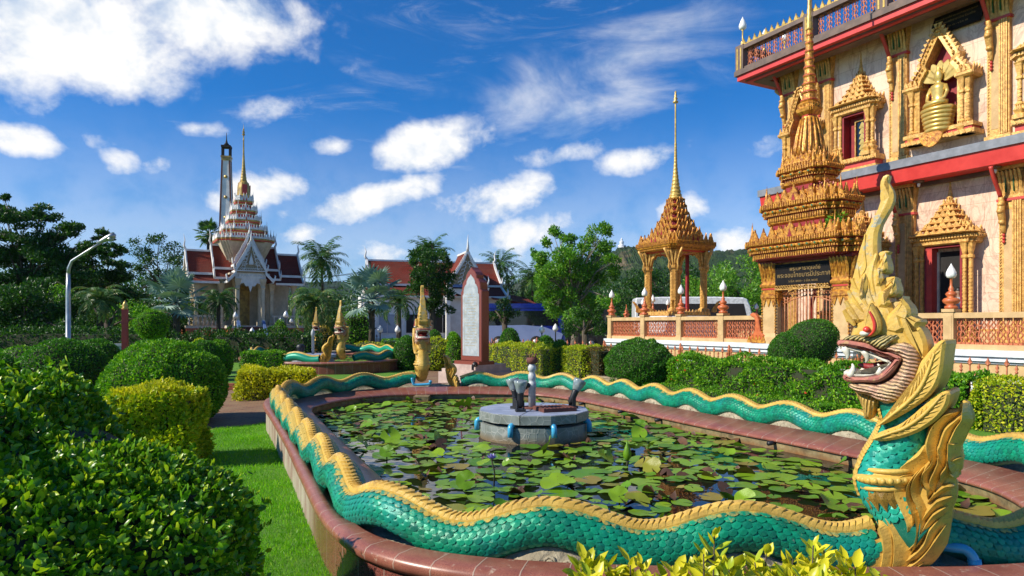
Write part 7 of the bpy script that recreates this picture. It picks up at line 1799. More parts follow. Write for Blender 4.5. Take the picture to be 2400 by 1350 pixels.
# spear fences
def fence(label, pts, h, m, sp=.2, bay=2.4, tall=1):
    A = Vector(pts[0]); th = thing('spear_fence', label, 'fence', (A.x, A.y, 0))
    for i in range(len(pts)-1):
        a = Vector(pts[i])-A; e = Vector(pts[i+1])-A; L = (e-a).length; d = (e-a)/L; nb = max(1, round(L/bay)); bl = L/nb
        Mx = Matrix.Translation((a.x, a.y, 0)) @ Matrix.Rotation(math.atan2(d.y, d.x), 4, 'Z')
        for k in range(nb):
            b = MB(); n = int(bl/sp)
            for j in range(n):
                x = k*bl+bl*(j+.5)/n; hh = h if j % 2 == 0 else h*.86
                b.box(x-.012, x+.012, -.012, .012, .05, hh-.16, M=Mx)
                b.lathe([(.014, hh-.17), (.035, hh-.15), (.035, hh-.13), (.015, hh-.11), (.04, hh-.06), (.002, hh+.03)], 5, M=Mx @ Matrix.Translation((x, 0, 0)))
                if j % 2 == 0: b.box(x-.055, x+.055, -.01, .01, hh-.11, hh-.085, M=Mx)
            for z in (.14, h*.62): b.box(k*bl, (k+1)*bl, -.015, .015, z, z+.03, M=Mx)
            b.obj('picket_bay', M[m], th)
            b = MB(); b.lathe([(.045, 0), (.045, h-.1), (.06, h-.08), (.06, h-.04), (.03, h), (.05, h+.05), (.004, h+.12)], 10, M=Mx @ Matrix.Translation((k*bl, 0, 0))); b.obj('fence_post', M[m], th)
    return th
f0 = tw(2.0, -1.65); f1_ = tw(20.5, -1.65)
fence('low terracotta spear fence running along the foot of the white terrace', [f0[:2], f1_[:2]], 1.02, 'terracotta', .19)
fence('terracotta spear fence in front of the parked blue bus', [(-1.6, 37.5), (1.2, 33), (3.8, 30.6)], 1.05, 'terracotta', .22)
fence('dark red spear fence at the far left behind the round hedges', [(-26, 35), (-16, 35), (-12.6, 38), (-8, 41)], 1.18, 'rust', .24)
# garden lamps near the cream temple
def garden_lamp(px, ytop, Y, label, arms=1):
    p = at(px, ytop, Y); th = thing('garden_lamp', label, 'lamp', (p.x, Y, 0), 0, 'garden lamps in the park'); h = p.z
    b = MB(); b.lathe([(.12, 0), (.12, .12), (.05, .2), (.035, h-.6), (.06, h-.5)], 8)
    if arms > 1:
        for s in (-1, 1): b.tube([(0, 0, h-1.0), (s*.3, 0, h-1.05), (s*.4, 0, h-.9)], .03, 6)
    b.obj('post', M['black_plastic'], th)
    b = MB(); b.lathe([(.06, h-.5), (.18, h-.42), (.19, h-.3), (.1, h-.12), (.004, h)], 10)
    if arms > 1:
        for s in (-1, 1): b.lathe([(.05, h-.9), (.13, h-.84), (.14, h-.74), (.07, h-.6), (.004, h-.52)], 10, c=(s*.4, 0))
    b.obj('globe', M['white_glass'], th)
for a in ((552, 730, 50, 'lamp with a white globe left of the cream temple stairs', 1), (670, 728, 50, 'three armed lamp with white globes right of the cream temple stairs', 3), (591, 767, 47, 'short lamp in front of the cream temple steps', 1), (891, 762, 45, 'white globe lamp left of the hall window', 1), (932, 762, 45, 'white globe lamp in front of the hall window', 1), (1270, 762, 44, 'small lamp before the front wheel of the blue bus', 1), (1302, 758, 44, 'small lamp at the nose of the blue bus', 1)):
    garden_lamp(*a)
# utility pole
p = at(853, 640, 105); th = thing('utility_pole', 'thin dark utility pole with crossarm and wires between the palms', 'utility pole', (p.x, 105, 0))
b = MB(); b.box(-.15, .15, -.15, .15, 0, p.z+.3); b.box(-.2, 1.2, -.1, .1, p.z-.2, p.z); b.box(-.2, 1.2, -.1, .1, p.z-1.0, p.z-.85)
for x in (0, .5, 1.0): b.lathe([(.08, p.z), (.1, p.z+.15), (.05, p.z+.4)], 6, c=(x, 0))
b.obj('pole', M['bark'], th)
b = MB()
for z, x in ((p.z+.3, 0), (p.z+.3, 1), (p.z-.6, .5), (p.z-1.5, 0)):
    for s in (-1, 1): b.tube([(x+s*d, 0, z-2.2*(1-((d-11)/11)**2)*.5) for d in (0, 3, 7, 11, 15, 19, 22)], .035, 4)
b.obj('wire', M['black_plastic'], th)
# white seated statue on the hill top
p = at(1457, 580, HY); th = thing('hilltop_statue', 'tiny white seated statue on the ridge of the green hill', 'statue', (p.x, HY, p.z-1.5))
b = MB(); b.lathe([(5.5, -3), (5.2, 1), (4.4, 1.5), (4.2, 2.4)], 16); b.obj('pedestal', M['white_statue'], th)
b = MB(); b.lathe([(4.4, 2.4), (4.0, 3.6), (2.4, 4.4), (2.3, 6), (2.7, 8), (2.2, 9), (.8, 9.4), (1.2, 10.2), (1.2, 11.2), (.6, 12), (.2, 13)], 18, M=Matrix.Scale(.8, 4, (0, 1, 0)))
b.tube([(-4.4, -1.5, 3), (0, -3, 3.2), (4.4, -1.5, 3)], 1.1, 8); b.obj('figure', M['white_statue'], th)
# ---------------- vegetation
def put_mesh(name, parts, mats, parent=None, loc=(0, 0, 0), rz=0, smooth=False):
    V, G = merge(parts); return link(name, np_mesh(name, V, G, mats, smooth=smooth), parent, loc, rz)
def dome_bush(label, px, Y, r, h, lm, size, n, cat='bush', name='round_bush', seed=None, z0=0.0, asp=.55, amp=.05, hi=False, ry=None, tilt=.9, lo=-.75, group=None, rz=0, fr=3, jit=.05, x=None):
    n = int(n*1.25)
    x = (px-1200)/FP*Y if x is None else x; seed = seed or int(px+Y*7)
    c = (0, 0, h*.42); rr = (r, ry or r, h*.58)
    P, N = ell_pts(n, c, rr, lo, seed, amp, fr); k = P[:, 2] > .02; P, N = P[k], N[k]
    V, G = bushy(P, N, size, asp, 0, hi, tilt, jit=jit)
    cv, cg = core_ell(c, rr, seed, amp, fr, .93, lo=-.9)
    o = put_mesh(name, [(V, G), (cv, cg)], [M[lm], M['twig']], None, (x, Y, z0), rz)
    return tag(o, label, cat, group)
def hedge(label, loc, rz, hx, hy, h, lm, size, n, cat='hedge', name='clipped_hedge', z0=0.0, asp=.5, amp=.025, hi=False, tilt=.9, flowers=None, group=None, side=None):
    P, N = box_pts(n, hx, hy, h, int(loc[0]*10+loc[1]), amp)
    if side:
        up = N[:, 2]+rng.normal(size=n)*.16 > .45; Va, Ga = bushy(P[up], N[up], size, asp, 0, hi, tilt, jit=.06); Vb, Gb = bushy(P[~up], N[~up], size, asp, 2, hi, tilt, jit=.06); V, G = merge([(Va, Ga), (Vb, Gb)])
    else: V, G = bushy(P, N, size, asp, 0, hi, tilt, jit=.06)
    b = MB(); b.box(-hx*.9+.02, hx*.9-.02, -hy*.78, hy*.78, 0, h*.9)
    cv = np.array(b.V); cg = [(np.array([f for f in b.F]), 1)]
    parts = [(V, G), (cv, cg)]; mats = [M[lm], M['twig']]+([M[side]] if side else [])
    if flowers:
        P2, N2 = box_pts(flowers, hx, hy, h, 3, amp); fv, ff = leaves(P2+N2*.02, N2+rng.normal(size=N2.shape)*.5, rng.normal(size=N2.shape), .06, .9); parts.append((fv, [(f, 2) for f in ff])); mats.append(M['red_flower'])
    o = put_mesh(name, parts, mats, None, (loc[0], loc[1], z0), rz)
    return tag(o, label, cat, group)
# --- foreground hedge
def near_hedge():
    cx, cy, rx, ry = -3.2, 3.0, 2.10, 1.5; n = 88000
    a = rng.uniform(0, 2*math.pi, n); d = rng.uniform(0, 1, n)**.42
    x = rx*d*np.cos(a); y = ry*d*np.sin(a)
    hh = 1.44-.30*np.maximum(0, x-.75); z = hh*np.maximum(0, 1-d**7)**.55
    side = rng.uniform(0, 1, n) < .28
    z = np.where(side, z*rng.uniform(.15, 1, n), z)
    e = 1e-3
    nx = np.cos(a)*d**3*1.6; ny = np.sin(a)*d**3*1.6; N = unit(np.stack([nx+.14, ny, np.full(n, .75)-.6*d**5], 1))
    P = np.stack([x, y, z], 1); P = P+N*lump(P, .075, 3.2, 4)[:, None]+N*lump(P, .035, 9, 5)[:, None]
    V, G = bushy(P, N, .041, .58, 0, True, .95, .25, jit=.09)
    # loose shoots standing off the clipped surface
    k = rng.choice(n, 700); Q = P[k]; SH = []
    for p, nn in zip(Q, N[k]):
        ax = unit(nn+rng.normal(size=3)*.35+np.array([0, 0, .5])); L = rng.uniform(.04, .13)
        for j in range(rng.integers(4, 8)): SH.append((p+ax*L*(j+1)/7, ax*.7+rng.normal(size=3)*.75, nn+rng.normal(size=3)*.5))
    SP = np.array([s[0] for s in SH]); SA = np.array([s[1] for s in SH]); SN = np.array([s[2] for s in SH])
    sv, sf = leaves(SP, SA, SN, .042, .55, True)
    g = 30; cv = []; cf = []
    for i in range(g+1):
        for j in range(40):
            dd = i/g*.96; aa = 2*math.pi*j/40; xx = rx*dd*math.cos(aa); yy = ry*dd*math.sin(aa); cv.append((xx, yy, (1.44-.30*max(0, xx-.75))*max(0, 1-dd**7)**.55*.93-.03))
    for i in range(g):
        for j in range(40): cf.append((i*40+j, i*40+(j+1) % 40, (i+1)*40+(j+1) % 40, (i+1)*40+j))
    o = put_mesh('round_bush', [(V, G), (sv, [(f, 0) for f in sf]), (np.array(cv), [(np.array(cf), 1)])], [M['leaf_near'], M['twig']], None, (cx, cy, 0), smooth=True)
    tag(o, 'big glossy leafy bush filling the lower left corner beside the lawn', 'bush')
near_hedge()
GB = 'round clipped bushes of the garden'
dome_bush('bright green dome bush behind the yellow topped hedge', 385, 12.6, 1.06, 1.47, 'leaf_mid', .05, 22000, group=GB)
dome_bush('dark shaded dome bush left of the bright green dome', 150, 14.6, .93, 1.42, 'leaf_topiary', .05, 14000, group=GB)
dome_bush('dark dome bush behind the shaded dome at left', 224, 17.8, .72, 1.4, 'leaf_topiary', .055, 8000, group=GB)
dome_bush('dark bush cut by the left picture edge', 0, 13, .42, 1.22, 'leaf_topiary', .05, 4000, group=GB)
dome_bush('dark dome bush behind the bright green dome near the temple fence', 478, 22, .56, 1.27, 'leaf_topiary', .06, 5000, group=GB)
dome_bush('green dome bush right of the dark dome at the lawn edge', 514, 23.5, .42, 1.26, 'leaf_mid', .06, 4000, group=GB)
dome_bush('low yellow cushion bush on top of the dark dome row', 468, 25, .42, 1.28, 'leaf_lime', .06, 3000, group=GB, lo=-.4)
hedge('yellow topped hedge in front of the bright green dome', ((362-1200)/FP*8.85, 8.9), R(4), .52, .42, .93, 'leaf_yellow', .062, 13000, hi=True, amp=.09, side='leaf_lime')
hedge('yellow hedge beside the far left corner of the near pond', ((652-1200)/FP*16.8, 16.8), R(8), .84, .5, .66, 'leaf_yellow', .075, 9000, amp=.10, side='leaf_yellow')
# shrub in the pot
p = ((617-1200)/FP*22, 22); th = thing('potted_shrub', 'clipped green shrub growing from grey concrete pots before the second pond', 'shrub', (p[0], p[1], 0))
P, N = box_pts(4500, .58, .4, .52, 5, .04); V, G = bushy(P, N, .06, .5, 0); bb = MB(); bb.box(-.52, .52, -.35, .35, .03, .48)
put_mesh('foliage', [(V, G), (np.array(bb.V), [(np.array(bb.F), 1)])], [M['leaf_mid'], M['twig']], th, (0, 0, .38))
for x in (-.38, .3):
    b = MB(); b.lathe([(.13, 0), (.16, .1), (.17, .42), (.15, .45)], 14, c=(x, 0)); b.obj('pot', M['grey_stone'], th)
# topiary ball on a trunk
p = at(355, 762, 25); th = thing('topiary_ball', 'egg shaped topiary on a thin trunk beside the red post', 'topiary', (p.x, p.y, 0))
P, N = ell_pts(7000, (0, 0, p.z), (.55, .55, .52), -1, 3, .07); V, G = bushy(P, N, .06, .5, 0); cv, cg = core_ell((0, 0, p.z), (.55, .55, .52), 3, .07, 3, .93, lo=-1)
put_mesh('foliage', [(V, G), (cv, cg)], [M['leaf_mid'], M['twig']], th); b = MB(); b.tube([(0, 0, 0), (.02, 0, .7), (0, 0, p.z)], [.05, .04, .04], 7); b.obj('trunk', M['bark'], th)
# beds at the left
for a in (('yellow flower bed at the left edge behind the dark bush', 40, 17, .9, .72, 'leaf_yellow', .07, 2500), ('lime groundcover beside the shaded dome bush', 110, 19.5, .7, .82, 'leaf_lime', .07, 1800), ('yellow bed at the foot of the red post', 300, 21, .62, .82, 'leaf_yellow', .07, 1600), ('lime bed left of the bright green dome bush', 335, 22.5, .6, .85, 'leaf_lime', .07, 1500), ('mixed low plants at the far left garden edge', 60, 22, 1.1, 1.05, 'leaf_mid', .08, 2500), ('yellow cushion by the small block wall', 232, 28, .7, 1.1, 'leaf_yellow', .08, 1200)):
    dome_bush(a[0], a[1], a[2], a[3], a[4], a[5], a[6], a[7], name='low_bush', group='low garden beds', ry=a[3]*.7)
for x, Y, hx, h, lb in ((-20, 31, 4.5, 1.5, 'dark unclipped shrub row under the rain tree'), (-12.6, 33, 3.2, 1.3, 'dark unclipped shrub row between street lamp and red post')):
    hedge(lb, (x, Y), R(-4), hx, .9, h, 'leaf_tree', .13, 7000, amp=.2, name='shrub_row')
# --- right side hedges in the terrace direction
def th_loc(t, d): return tw(t, d)[:2]
hedge('long dark green clipped hedge with red flowers beside the near pond', th_loc(14.75, -5.5), TRZ, 3.9, .42, .90, 'leaf_mid', .07, 32000, flowers=110, amp=.10)
hedge('lime green hedge right of the naga at the picture edge', th_loc(20.6, -5.6), TRZ, 1.95, .45, .86, 'leaf_lime', .058, 12000, flowers=20, amp=.06)
hedge('low groundcover along the foot of the dark green hedge', th_loc(13.5, -6.25), TRZ, 2.9, .3, .16, 'leaf_mid', .05, 6000, amp=.05, name='ground_cover')
dome_bush('large dark dome bush at the left end of the long hedge', 1498, 19.6, .98, 1.37, 'leaf_topiary', .05, 15000, group=GB)
hedge('bright lime cube hedge left of the large dome bush', ((1365-1200)/FP*20.8, 20.8), TRZ, .5, .42, 1.12, 'leaf_lime', .055, 6000, name='cube_hedge', amp=.05)
hedge('brownish cube hedge between the lime cube and the large dome', ((1412-1200)/FP*20.3, 20.3), TRZ, .34, .42, 1.1, 'leaf_brown', .05, 3500, name='cube_hedge')
hedge('wavy lime hedge behind the stele', ((1238-1200)/FP*23.6, 23.6), R(-62), 2.5, .6, 1.08, 'leaf_lime', .06, 13000, amp=.09)
dome_bush('round bush on the lime hedge right of the stele', 1194, 27, .45, 1.62, 'leaf_topiary', .06, 5000, group=GB); dome_bush('round bush before the terracotta fence, between two others', 1279, 25.5, .40, 1.38, 'leaf_topiary', .06, 4000, group=GB)
dome_bush('round bush in front of the lime hedge beside the lime cube', 1313, 21.6, .37, 1.28, 'leaf_topiary', .05, 4500, group=GB)
dome_bush('bright green bush against the left side of the stele', 1066, 22.6, .30, 1.45, 'leaf_mid', .06, 3000, group=GB); dome_bush('lime bush left of the stele', 1022, 27, .75, 1.28, 'leaf_lime', .065, 4000, group=GB); dome_bush('dark round bush behind the naga crest near the hall', 1018, 31, .42, 1.55, 'leaf_topiary', .07, 2500, group=GB)
dome_bush('small round bush just left of the stele top shelf', 1062, 30, .36, 1.45, 'leaf_mid', .07, 2500, group=GB); dome_bush('dark dome bush beside the right tip of the second pond', 953, 27.2, .5, 1.32, 'leaf_topiary', .06, 4500, group=GB)
hedge('low clipped hedge in front of the hall', ((955-1200)/FP*36, 36), 0, 1.3, .4, 1.0, 'leaf_mid', .08, 3500)
# leaning two lobed topiary
p = at(1885, 815, 16.2); th = thing('leaning_topiary', 'two lobed clipped topiary leaning to the right before the gate', 'topiary', (p.x, p.y, 0))
for cc, rr, rot, nm in (((.06, 0, 1.27), (.80, .58, .56), R(-36), 'foliage'), ((-.34, -.05, 1.05), (.50, .48, .56), R(-20), 'foliage')):
    P, N = ell_pts(15000, (0, 0, 0), rr, -1, 9, .015); V, G = bushy(P, N, .034, .5, 0, tilt=.8, jit=.03); cv, cg = core_ell((0, 0, 0), rr, 9, .015, 3, .95, lo=-1)
    o = put_mesh(nm, [(V, G), (cv, cg)], [M['leaf_topiary'], M['twig']], th, cc); o.rotation_euler = (0, rot, 0)
b = MB(); b.tube([(-.1, 0, 0), (-.12, 0, .4), (-.05, 0, 1.1)], [.08, .07, .05], 8); b.tube([(-.1, 0, .3), (.15, 0, .8), (.2, 0, 1.3)], [.05, .04, .03], 7); b.obj('trunk', M['bark'], th)
# shrubs round the second pond
for a in (('cone shaped green shrub by the cream temple stairs', 655, 43, .62, 2.0, 'leaf_tree_bright', .10, 2600), ('green shrub left of the lime cushion behind the second pond', 609, 39, .55, 1.3, 'leaf_mid', .09, 1800), ('lime cushion bush behind the second pond', 646, 37.5, .6, 1.2, 'leaf_lime', .08, 2200), ('reddish brown shrub right of the lime cushion', 695, 41, .6, 1.5, 'leaf_brown', .10, 1200), ('orange leaved shrub behind the far small naga', 757, 39, .75, 1.65, 'leaf_orange', .09, 1800), ('fluffy bright green shrub below the silver palm', 830, 40, 1.0, 2.5, 'leaf_tree_bright', .12, 3200), ('yellow bed behind the second pond', 870, 37, 1.2, .85, 'leaf_yellow', .08, 2000), ('brown shrub by the temple steps', 562, 43, .5, 1.6, 'leaf_brown', .1, 900)):
    dome_bush(a[0], a[1], a[2], a[3], a[4], a[5], a[6], a[7], name='garden_shrub', group='shrubs round the second pond', amp=.14, jit=.2)
# small plants growing on the gate roof
q = tw(12.0, -.35, 4.5); P, N = ell_pts(260, (0, 0, .22), (.32, .2, .3), -.5, 4, .2); V, G = bushy(P, N, .14, .5, 0, jit=.3)
tag(put_mesh('roof_plant', [(V, G)], [M['leaf_tree_bright']], None, q), 'green weed growing on the gate roof behind the naga horn', 'plant')
q = tw(11.6, -.35, 5.66); P, N = ell_pts(120, (0, 0, .2), (.3, .2, .25), -.5, 4, .2); V, G = bushy(P, N, .09, .5, 0, jit=.3)
tag(put_mesh('roof_plant', [(V, G)], [M['pink']], None, q), 'pink flowering weed on the second roof tier of the gate', 'plant')
# --- yellow shrub in front of the wall, lower right
def near_shrub():
    SH = []; ST = MB()
    for i in range(230):
        x = rng.uniform(.28, 1.5); y = rng.uniform(2.55, 3.15); top = .71+.10*math.sin(x*5.2+.4)*.5+rng.uniform(-.08, .08)-.10*abs(x-1.0)
        if i in (5, 9, 13): x, y, top = [(.86, 2.9, .90), (.80, 2.85, .84), (1.28, 2.9, .86)][(5, 9, 13).index(i)]
        p0 = np.array([x+rng.normal()*.05, y, .05]); p1 = np.array([x, y, top]); ax = unit(p1-p0)
        ST.tube([tuple(p0), tuple((p0+p1)/2+rng.normal(size=3)*.01), tuple(p1)], [.007, .005, .003], 5)
        m = rng.integers(9, 15)
        for j in range(m):
            u = 1-.5*j/m*(1-.0); an = j*2.4+i; d = np.array([math.cos(an), math.sin(an), 0]); q = p1-ax*(.016*j+.0012*j*j)
            SH.append((q, d*rng.uniform(.6, 1.1)+ax*rng.uniform(.25, 1.0)*(1 if j > 2 else 1.5), ax*.7-d*.5+rng.normal(size=3)*.25, .098*(1-.25*(j < 2))))
    for i in range(2600):
        x = rng.uniform(.2, 1.55); y = rng.uniform(2.5, 3.2); SH.append((np.array([x, y, rng.uniform(.1, .68)-.1*abs(x-1)]), rng.normal(size=3)+np.array([0, -.3, .5]), rng.normal(size=3)+np.array([0, -.5, .6]), .075))
    P = np.array([s[0] for s in SH]); A = np.array([s[1] for s in SH]); N = np.array([s[2] for s in SH]); S = np.array([s[3] for s in SH])
    V, F = leaves(P, A, N, S, .48, True)
    th = thing('yellow_shrub', 'yellow green leafy shrub at the bottom edge before the pond wall', 'shrub', (0, 0, 0))
    put_mesh('foliage', [(V, [(f, 0) for f in F])], [M['leaf_yellow_near']], th, smooth=True); ST.obj('stems', M['bark'], th)
near_shrub()
# --- lawn blades near the pond
def lawn():
    n = 190000; X = rng.uniform(-7.5, -.75, n); Y = 4.0+9.3*rng.uniform(0, 1, n)**1.5
    Q = np.stack([X, Y], 1); k = ~inpoly(Q, [tuple(p) for p in O1]) & (Y < 11.3+(X+5.5)*1.25) & (np.abs(X/Y) < .8); Q = Q[k]; n = len(Q)
    A = rng.normal(size=(n, 3))*.45+np.array([0, 0, 1]); P = np.concatenate([Q, np.full((n, 1), -.012)], 1)
    sz = .045*(1+.25*np.sin(Q[:, 0]*5)*np.sin(Q[:, 1]*4))
    V, F = leaves(P, A, rng.normal(size=(n, 3)), sz, .13)
    o = link('grass', np_mesh('grass', V, [(F[0], 0)], [M['blade']])); o['kind'] = 'stuff'; o['label'] = 'short sunlit lawn grass between the big bush and the pond wall'
lawn()
# brick kerb by the path
th = thing('brick_kerb', 'low red brick kerb between the far lawn and the shaded path', 'kerb', (-7.1, 18.9, 0), R(3))
b = MB()
for i in range(16):
    for j in range(2): b.box(-1.0+i*.125+j*.06, -.885+i*.125+j*.06, -.1, .1, j*.09, j*.09+.08)
b.obj('bricks', mat('kerb_brick', (.36, .11, .05), (.26, .08, .04), ns=8, rough=.8), th)
# pale kerb right of the stele
k0 = np.array([.2, 24.5]); k1 = np.array([3.0, 19.0]); th = thing('stone_kerb', 'pale stone kerb of the hedge bed right of the stele', 'kerb', (k0[0], k0[1], 0), math.atan2(k1[1]-k0[1], k1[0]-k0[0]))
b = MB(); b.box(0, float(np.linalg.norm(k1-k0)), -.08, .08, 0, .26); b.box(-.01, float(np.linalg.norm(k1-k0))+.01, -.1, .1, .26, .3); b.obj('kerb_stone', M['sand_kerb'], th)
# --- trees
def clump_tree(name, label, px, Y, trunk_h, clumps, lm, leaf, per, bark='bark', tr=.22, cat='tree', group=None, lean=0, flat=.95, rand=0, hollow=.45, tpx=None):
    """clumps: (px, py, r_px[, dy]) leaf clusters placed round the trunk"""
    x0 = ((tpx or px)-1200)/FP*Y; r = np.random.default_rng(abs(int(px*3+Y))); th = thing(name, label, cat, (x0, Y, 0), 0, group)
    top = Vector((lean, 0, trunk_h)); b = MB(); b.tube([(0, 0, -.1), (lean*.2+.08, .05, trunk_h*.4), tuple(top)], [tr*1.25, tr, tr*.75], 9)
    PP = []; NN = []; 
    for c in clumps:
        ctr = at(c[0], c[1], Y); cr = c[2]/FP*Y; dy = c[3] if len(c) > 3 else r.normal()*1.1
        cc = np.array([ctr.x-x0, dy, ctr.z]); mid = top.lerp(Vector(cc), .5)+Vector((r.normal()*.2, r.normal()*.2, .25+r.uniform(-.2, .3)))
        b.tube([tuple(top-Vector((0, 0, r.uniform(0, trunk_h*.25)))), tuple(mid), tuple(cc)], [tr*.42, tr*.2, .015], 6)
        for _ in range(3): b.tube([tuple(mid), tuple(Vector(cc)+Vector(r.normal(size=3))*cr*.5)], [tr*.1, .008], 5)
        n = int(per*(c[2]/30)**1.7)
        # several sub clusters make an uneven outline
        ns = max(4, int(7*(c[2]/30)))
        sc_ = r.normal(size=(ns, 3)); sc_ = unit(sc_)*r.uniform(.25, .85, (ns, 1))*np.array([1, 1, flat])*cr
        sr = cr*r.uniform(.3, .6, ns); w = sr**2; idx = r.choice(ns, n, p=w/w.sum())
        u = unit(r.normal(size=(n, 3))); u[:, 2] = np.where(u[:, 2] < 0, u[:, 2]*(1 if flat > .8 else .15), u[:, 2])
        PP.append(cc+sc_[idx]+u*sr[idx][:, None]*np.array([1, 1, .85 if flat > .8 else .55])*(1-hollow*r.uniform(0, 1, (n, 1))**2)); NN.append(u)
    P = np.concatenate(PP); N = np.concatenate(NN); V, G = bushy(P, N, leaf, .5, 0, tilt=1.0, jit=.1)
    b.obj('trunk', M[bark], th); put_mesh('crown', [(V, G)], [M[lm]], th)
    return th
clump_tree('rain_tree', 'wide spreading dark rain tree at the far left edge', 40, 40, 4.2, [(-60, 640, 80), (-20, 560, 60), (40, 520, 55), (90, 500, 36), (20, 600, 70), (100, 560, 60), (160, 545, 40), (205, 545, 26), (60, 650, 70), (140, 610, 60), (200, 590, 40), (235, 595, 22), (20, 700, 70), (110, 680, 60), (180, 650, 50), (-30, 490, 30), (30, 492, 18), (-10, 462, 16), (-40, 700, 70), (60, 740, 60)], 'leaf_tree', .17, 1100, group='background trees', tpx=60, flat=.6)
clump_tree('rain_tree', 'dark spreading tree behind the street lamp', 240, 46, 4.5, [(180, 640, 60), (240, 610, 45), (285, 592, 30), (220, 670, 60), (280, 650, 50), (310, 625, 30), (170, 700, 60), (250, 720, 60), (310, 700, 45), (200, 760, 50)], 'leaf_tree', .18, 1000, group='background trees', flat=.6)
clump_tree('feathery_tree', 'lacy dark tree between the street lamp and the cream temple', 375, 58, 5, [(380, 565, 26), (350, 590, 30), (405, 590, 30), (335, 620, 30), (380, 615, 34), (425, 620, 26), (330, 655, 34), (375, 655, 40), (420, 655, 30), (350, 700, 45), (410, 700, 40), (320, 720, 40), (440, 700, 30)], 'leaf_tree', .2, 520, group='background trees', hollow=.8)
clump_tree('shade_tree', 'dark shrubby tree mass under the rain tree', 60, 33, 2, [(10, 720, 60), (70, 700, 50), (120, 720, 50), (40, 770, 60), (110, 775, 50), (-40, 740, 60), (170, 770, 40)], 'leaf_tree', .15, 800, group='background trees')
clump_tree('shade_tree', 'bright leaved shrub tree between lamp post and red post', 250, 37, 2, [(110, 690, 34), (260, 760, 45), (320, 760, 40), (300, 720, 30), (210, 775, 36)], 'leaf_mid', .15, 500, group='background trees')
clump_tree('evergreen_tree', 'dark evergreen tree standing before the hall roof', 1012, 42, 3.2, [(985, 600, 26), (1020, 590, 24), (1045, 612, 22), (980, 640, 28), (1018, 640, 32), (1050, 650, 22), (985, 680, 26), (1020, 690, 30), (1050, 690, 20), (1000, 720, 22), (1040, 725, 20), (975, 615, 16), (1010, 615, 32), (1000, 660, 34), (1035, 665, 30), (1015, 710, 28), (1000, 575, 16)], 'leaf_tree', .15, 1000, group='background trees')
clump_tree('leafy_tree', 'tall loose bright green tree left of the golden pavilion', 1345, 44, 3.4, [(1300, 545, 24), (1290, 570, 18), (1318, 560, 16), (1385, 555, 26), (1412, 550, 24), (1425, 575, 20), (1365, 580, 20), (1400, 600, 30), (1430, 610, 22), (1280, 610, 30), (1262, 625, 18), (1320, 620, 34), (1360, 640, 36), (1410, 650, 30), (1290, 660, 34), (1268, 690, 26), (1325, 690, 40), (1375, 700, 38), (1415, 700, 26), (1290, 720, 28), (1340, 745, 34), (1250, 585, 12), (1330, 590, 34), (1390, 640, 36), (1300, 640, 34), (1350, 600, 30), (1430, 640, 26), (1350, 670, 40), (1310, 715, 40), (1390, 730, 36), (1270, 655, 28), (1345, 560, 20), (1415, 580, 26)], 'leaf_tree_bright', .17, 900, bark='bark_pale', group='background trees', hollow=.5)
clump_tree('shade_tree', 'dark shrubs at the foot of the bright green tree', 1370, 40, 1.5, [(1340, 770, 30), (1380, 765, 34), (1410, 775, 30), (1350, 735, 24), (1395, 735, 24)], 'leaf_tree', .14, 700, group='background trees')
clump_tree('round_tree', 'small round crowned tree in front of the blue bus', 1182, 46, 2.2, [(1182, 720, 26), (1165, 735, 18), (1200, 735, 20), (1180, 745, 18), (1150, 745, 14)], 'leaf_tree', .14, 900, group='background trees')
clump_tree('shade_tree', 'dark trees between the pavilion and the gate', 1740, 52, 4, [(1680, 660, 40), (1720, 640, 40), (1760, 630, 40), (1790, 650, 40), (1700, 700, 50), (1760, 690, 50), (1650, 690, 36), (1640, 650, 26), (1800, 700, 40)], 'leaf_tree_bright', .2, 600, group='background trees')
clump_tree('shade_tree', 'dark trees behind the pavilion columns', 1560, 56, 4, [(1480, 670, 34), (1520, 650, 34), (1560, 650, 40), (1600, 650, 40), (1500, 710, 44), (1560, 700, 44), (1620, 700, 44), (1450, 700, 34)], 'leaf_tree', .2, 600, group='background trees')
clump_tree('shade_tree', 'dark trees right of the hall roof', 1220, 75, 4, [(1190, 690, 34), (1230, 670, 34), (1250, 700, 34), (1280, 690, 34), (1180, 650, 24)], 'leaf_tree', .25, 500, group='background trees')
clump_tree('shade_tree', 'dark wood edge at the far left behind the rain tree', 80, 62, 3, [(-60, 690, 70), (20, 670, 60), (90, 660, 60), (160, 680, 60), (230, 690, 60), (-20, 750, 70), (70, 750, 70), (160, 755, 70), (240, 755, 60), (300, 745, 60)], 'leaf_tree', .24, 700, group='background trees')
clump_tree('shade_tree', 'dark thicket behind the date palm and the red post', 330, 52, 2.5, [(250, 720, 50), (310, 730, 45), (370, 740, 45), (420, 745, 40), (280, 780, 45), (350, 785, 40), (410, 785, 36), (210, 785, 40), (460, 720, 26)], 'leaf_tree', .2, 800, group='background trees')
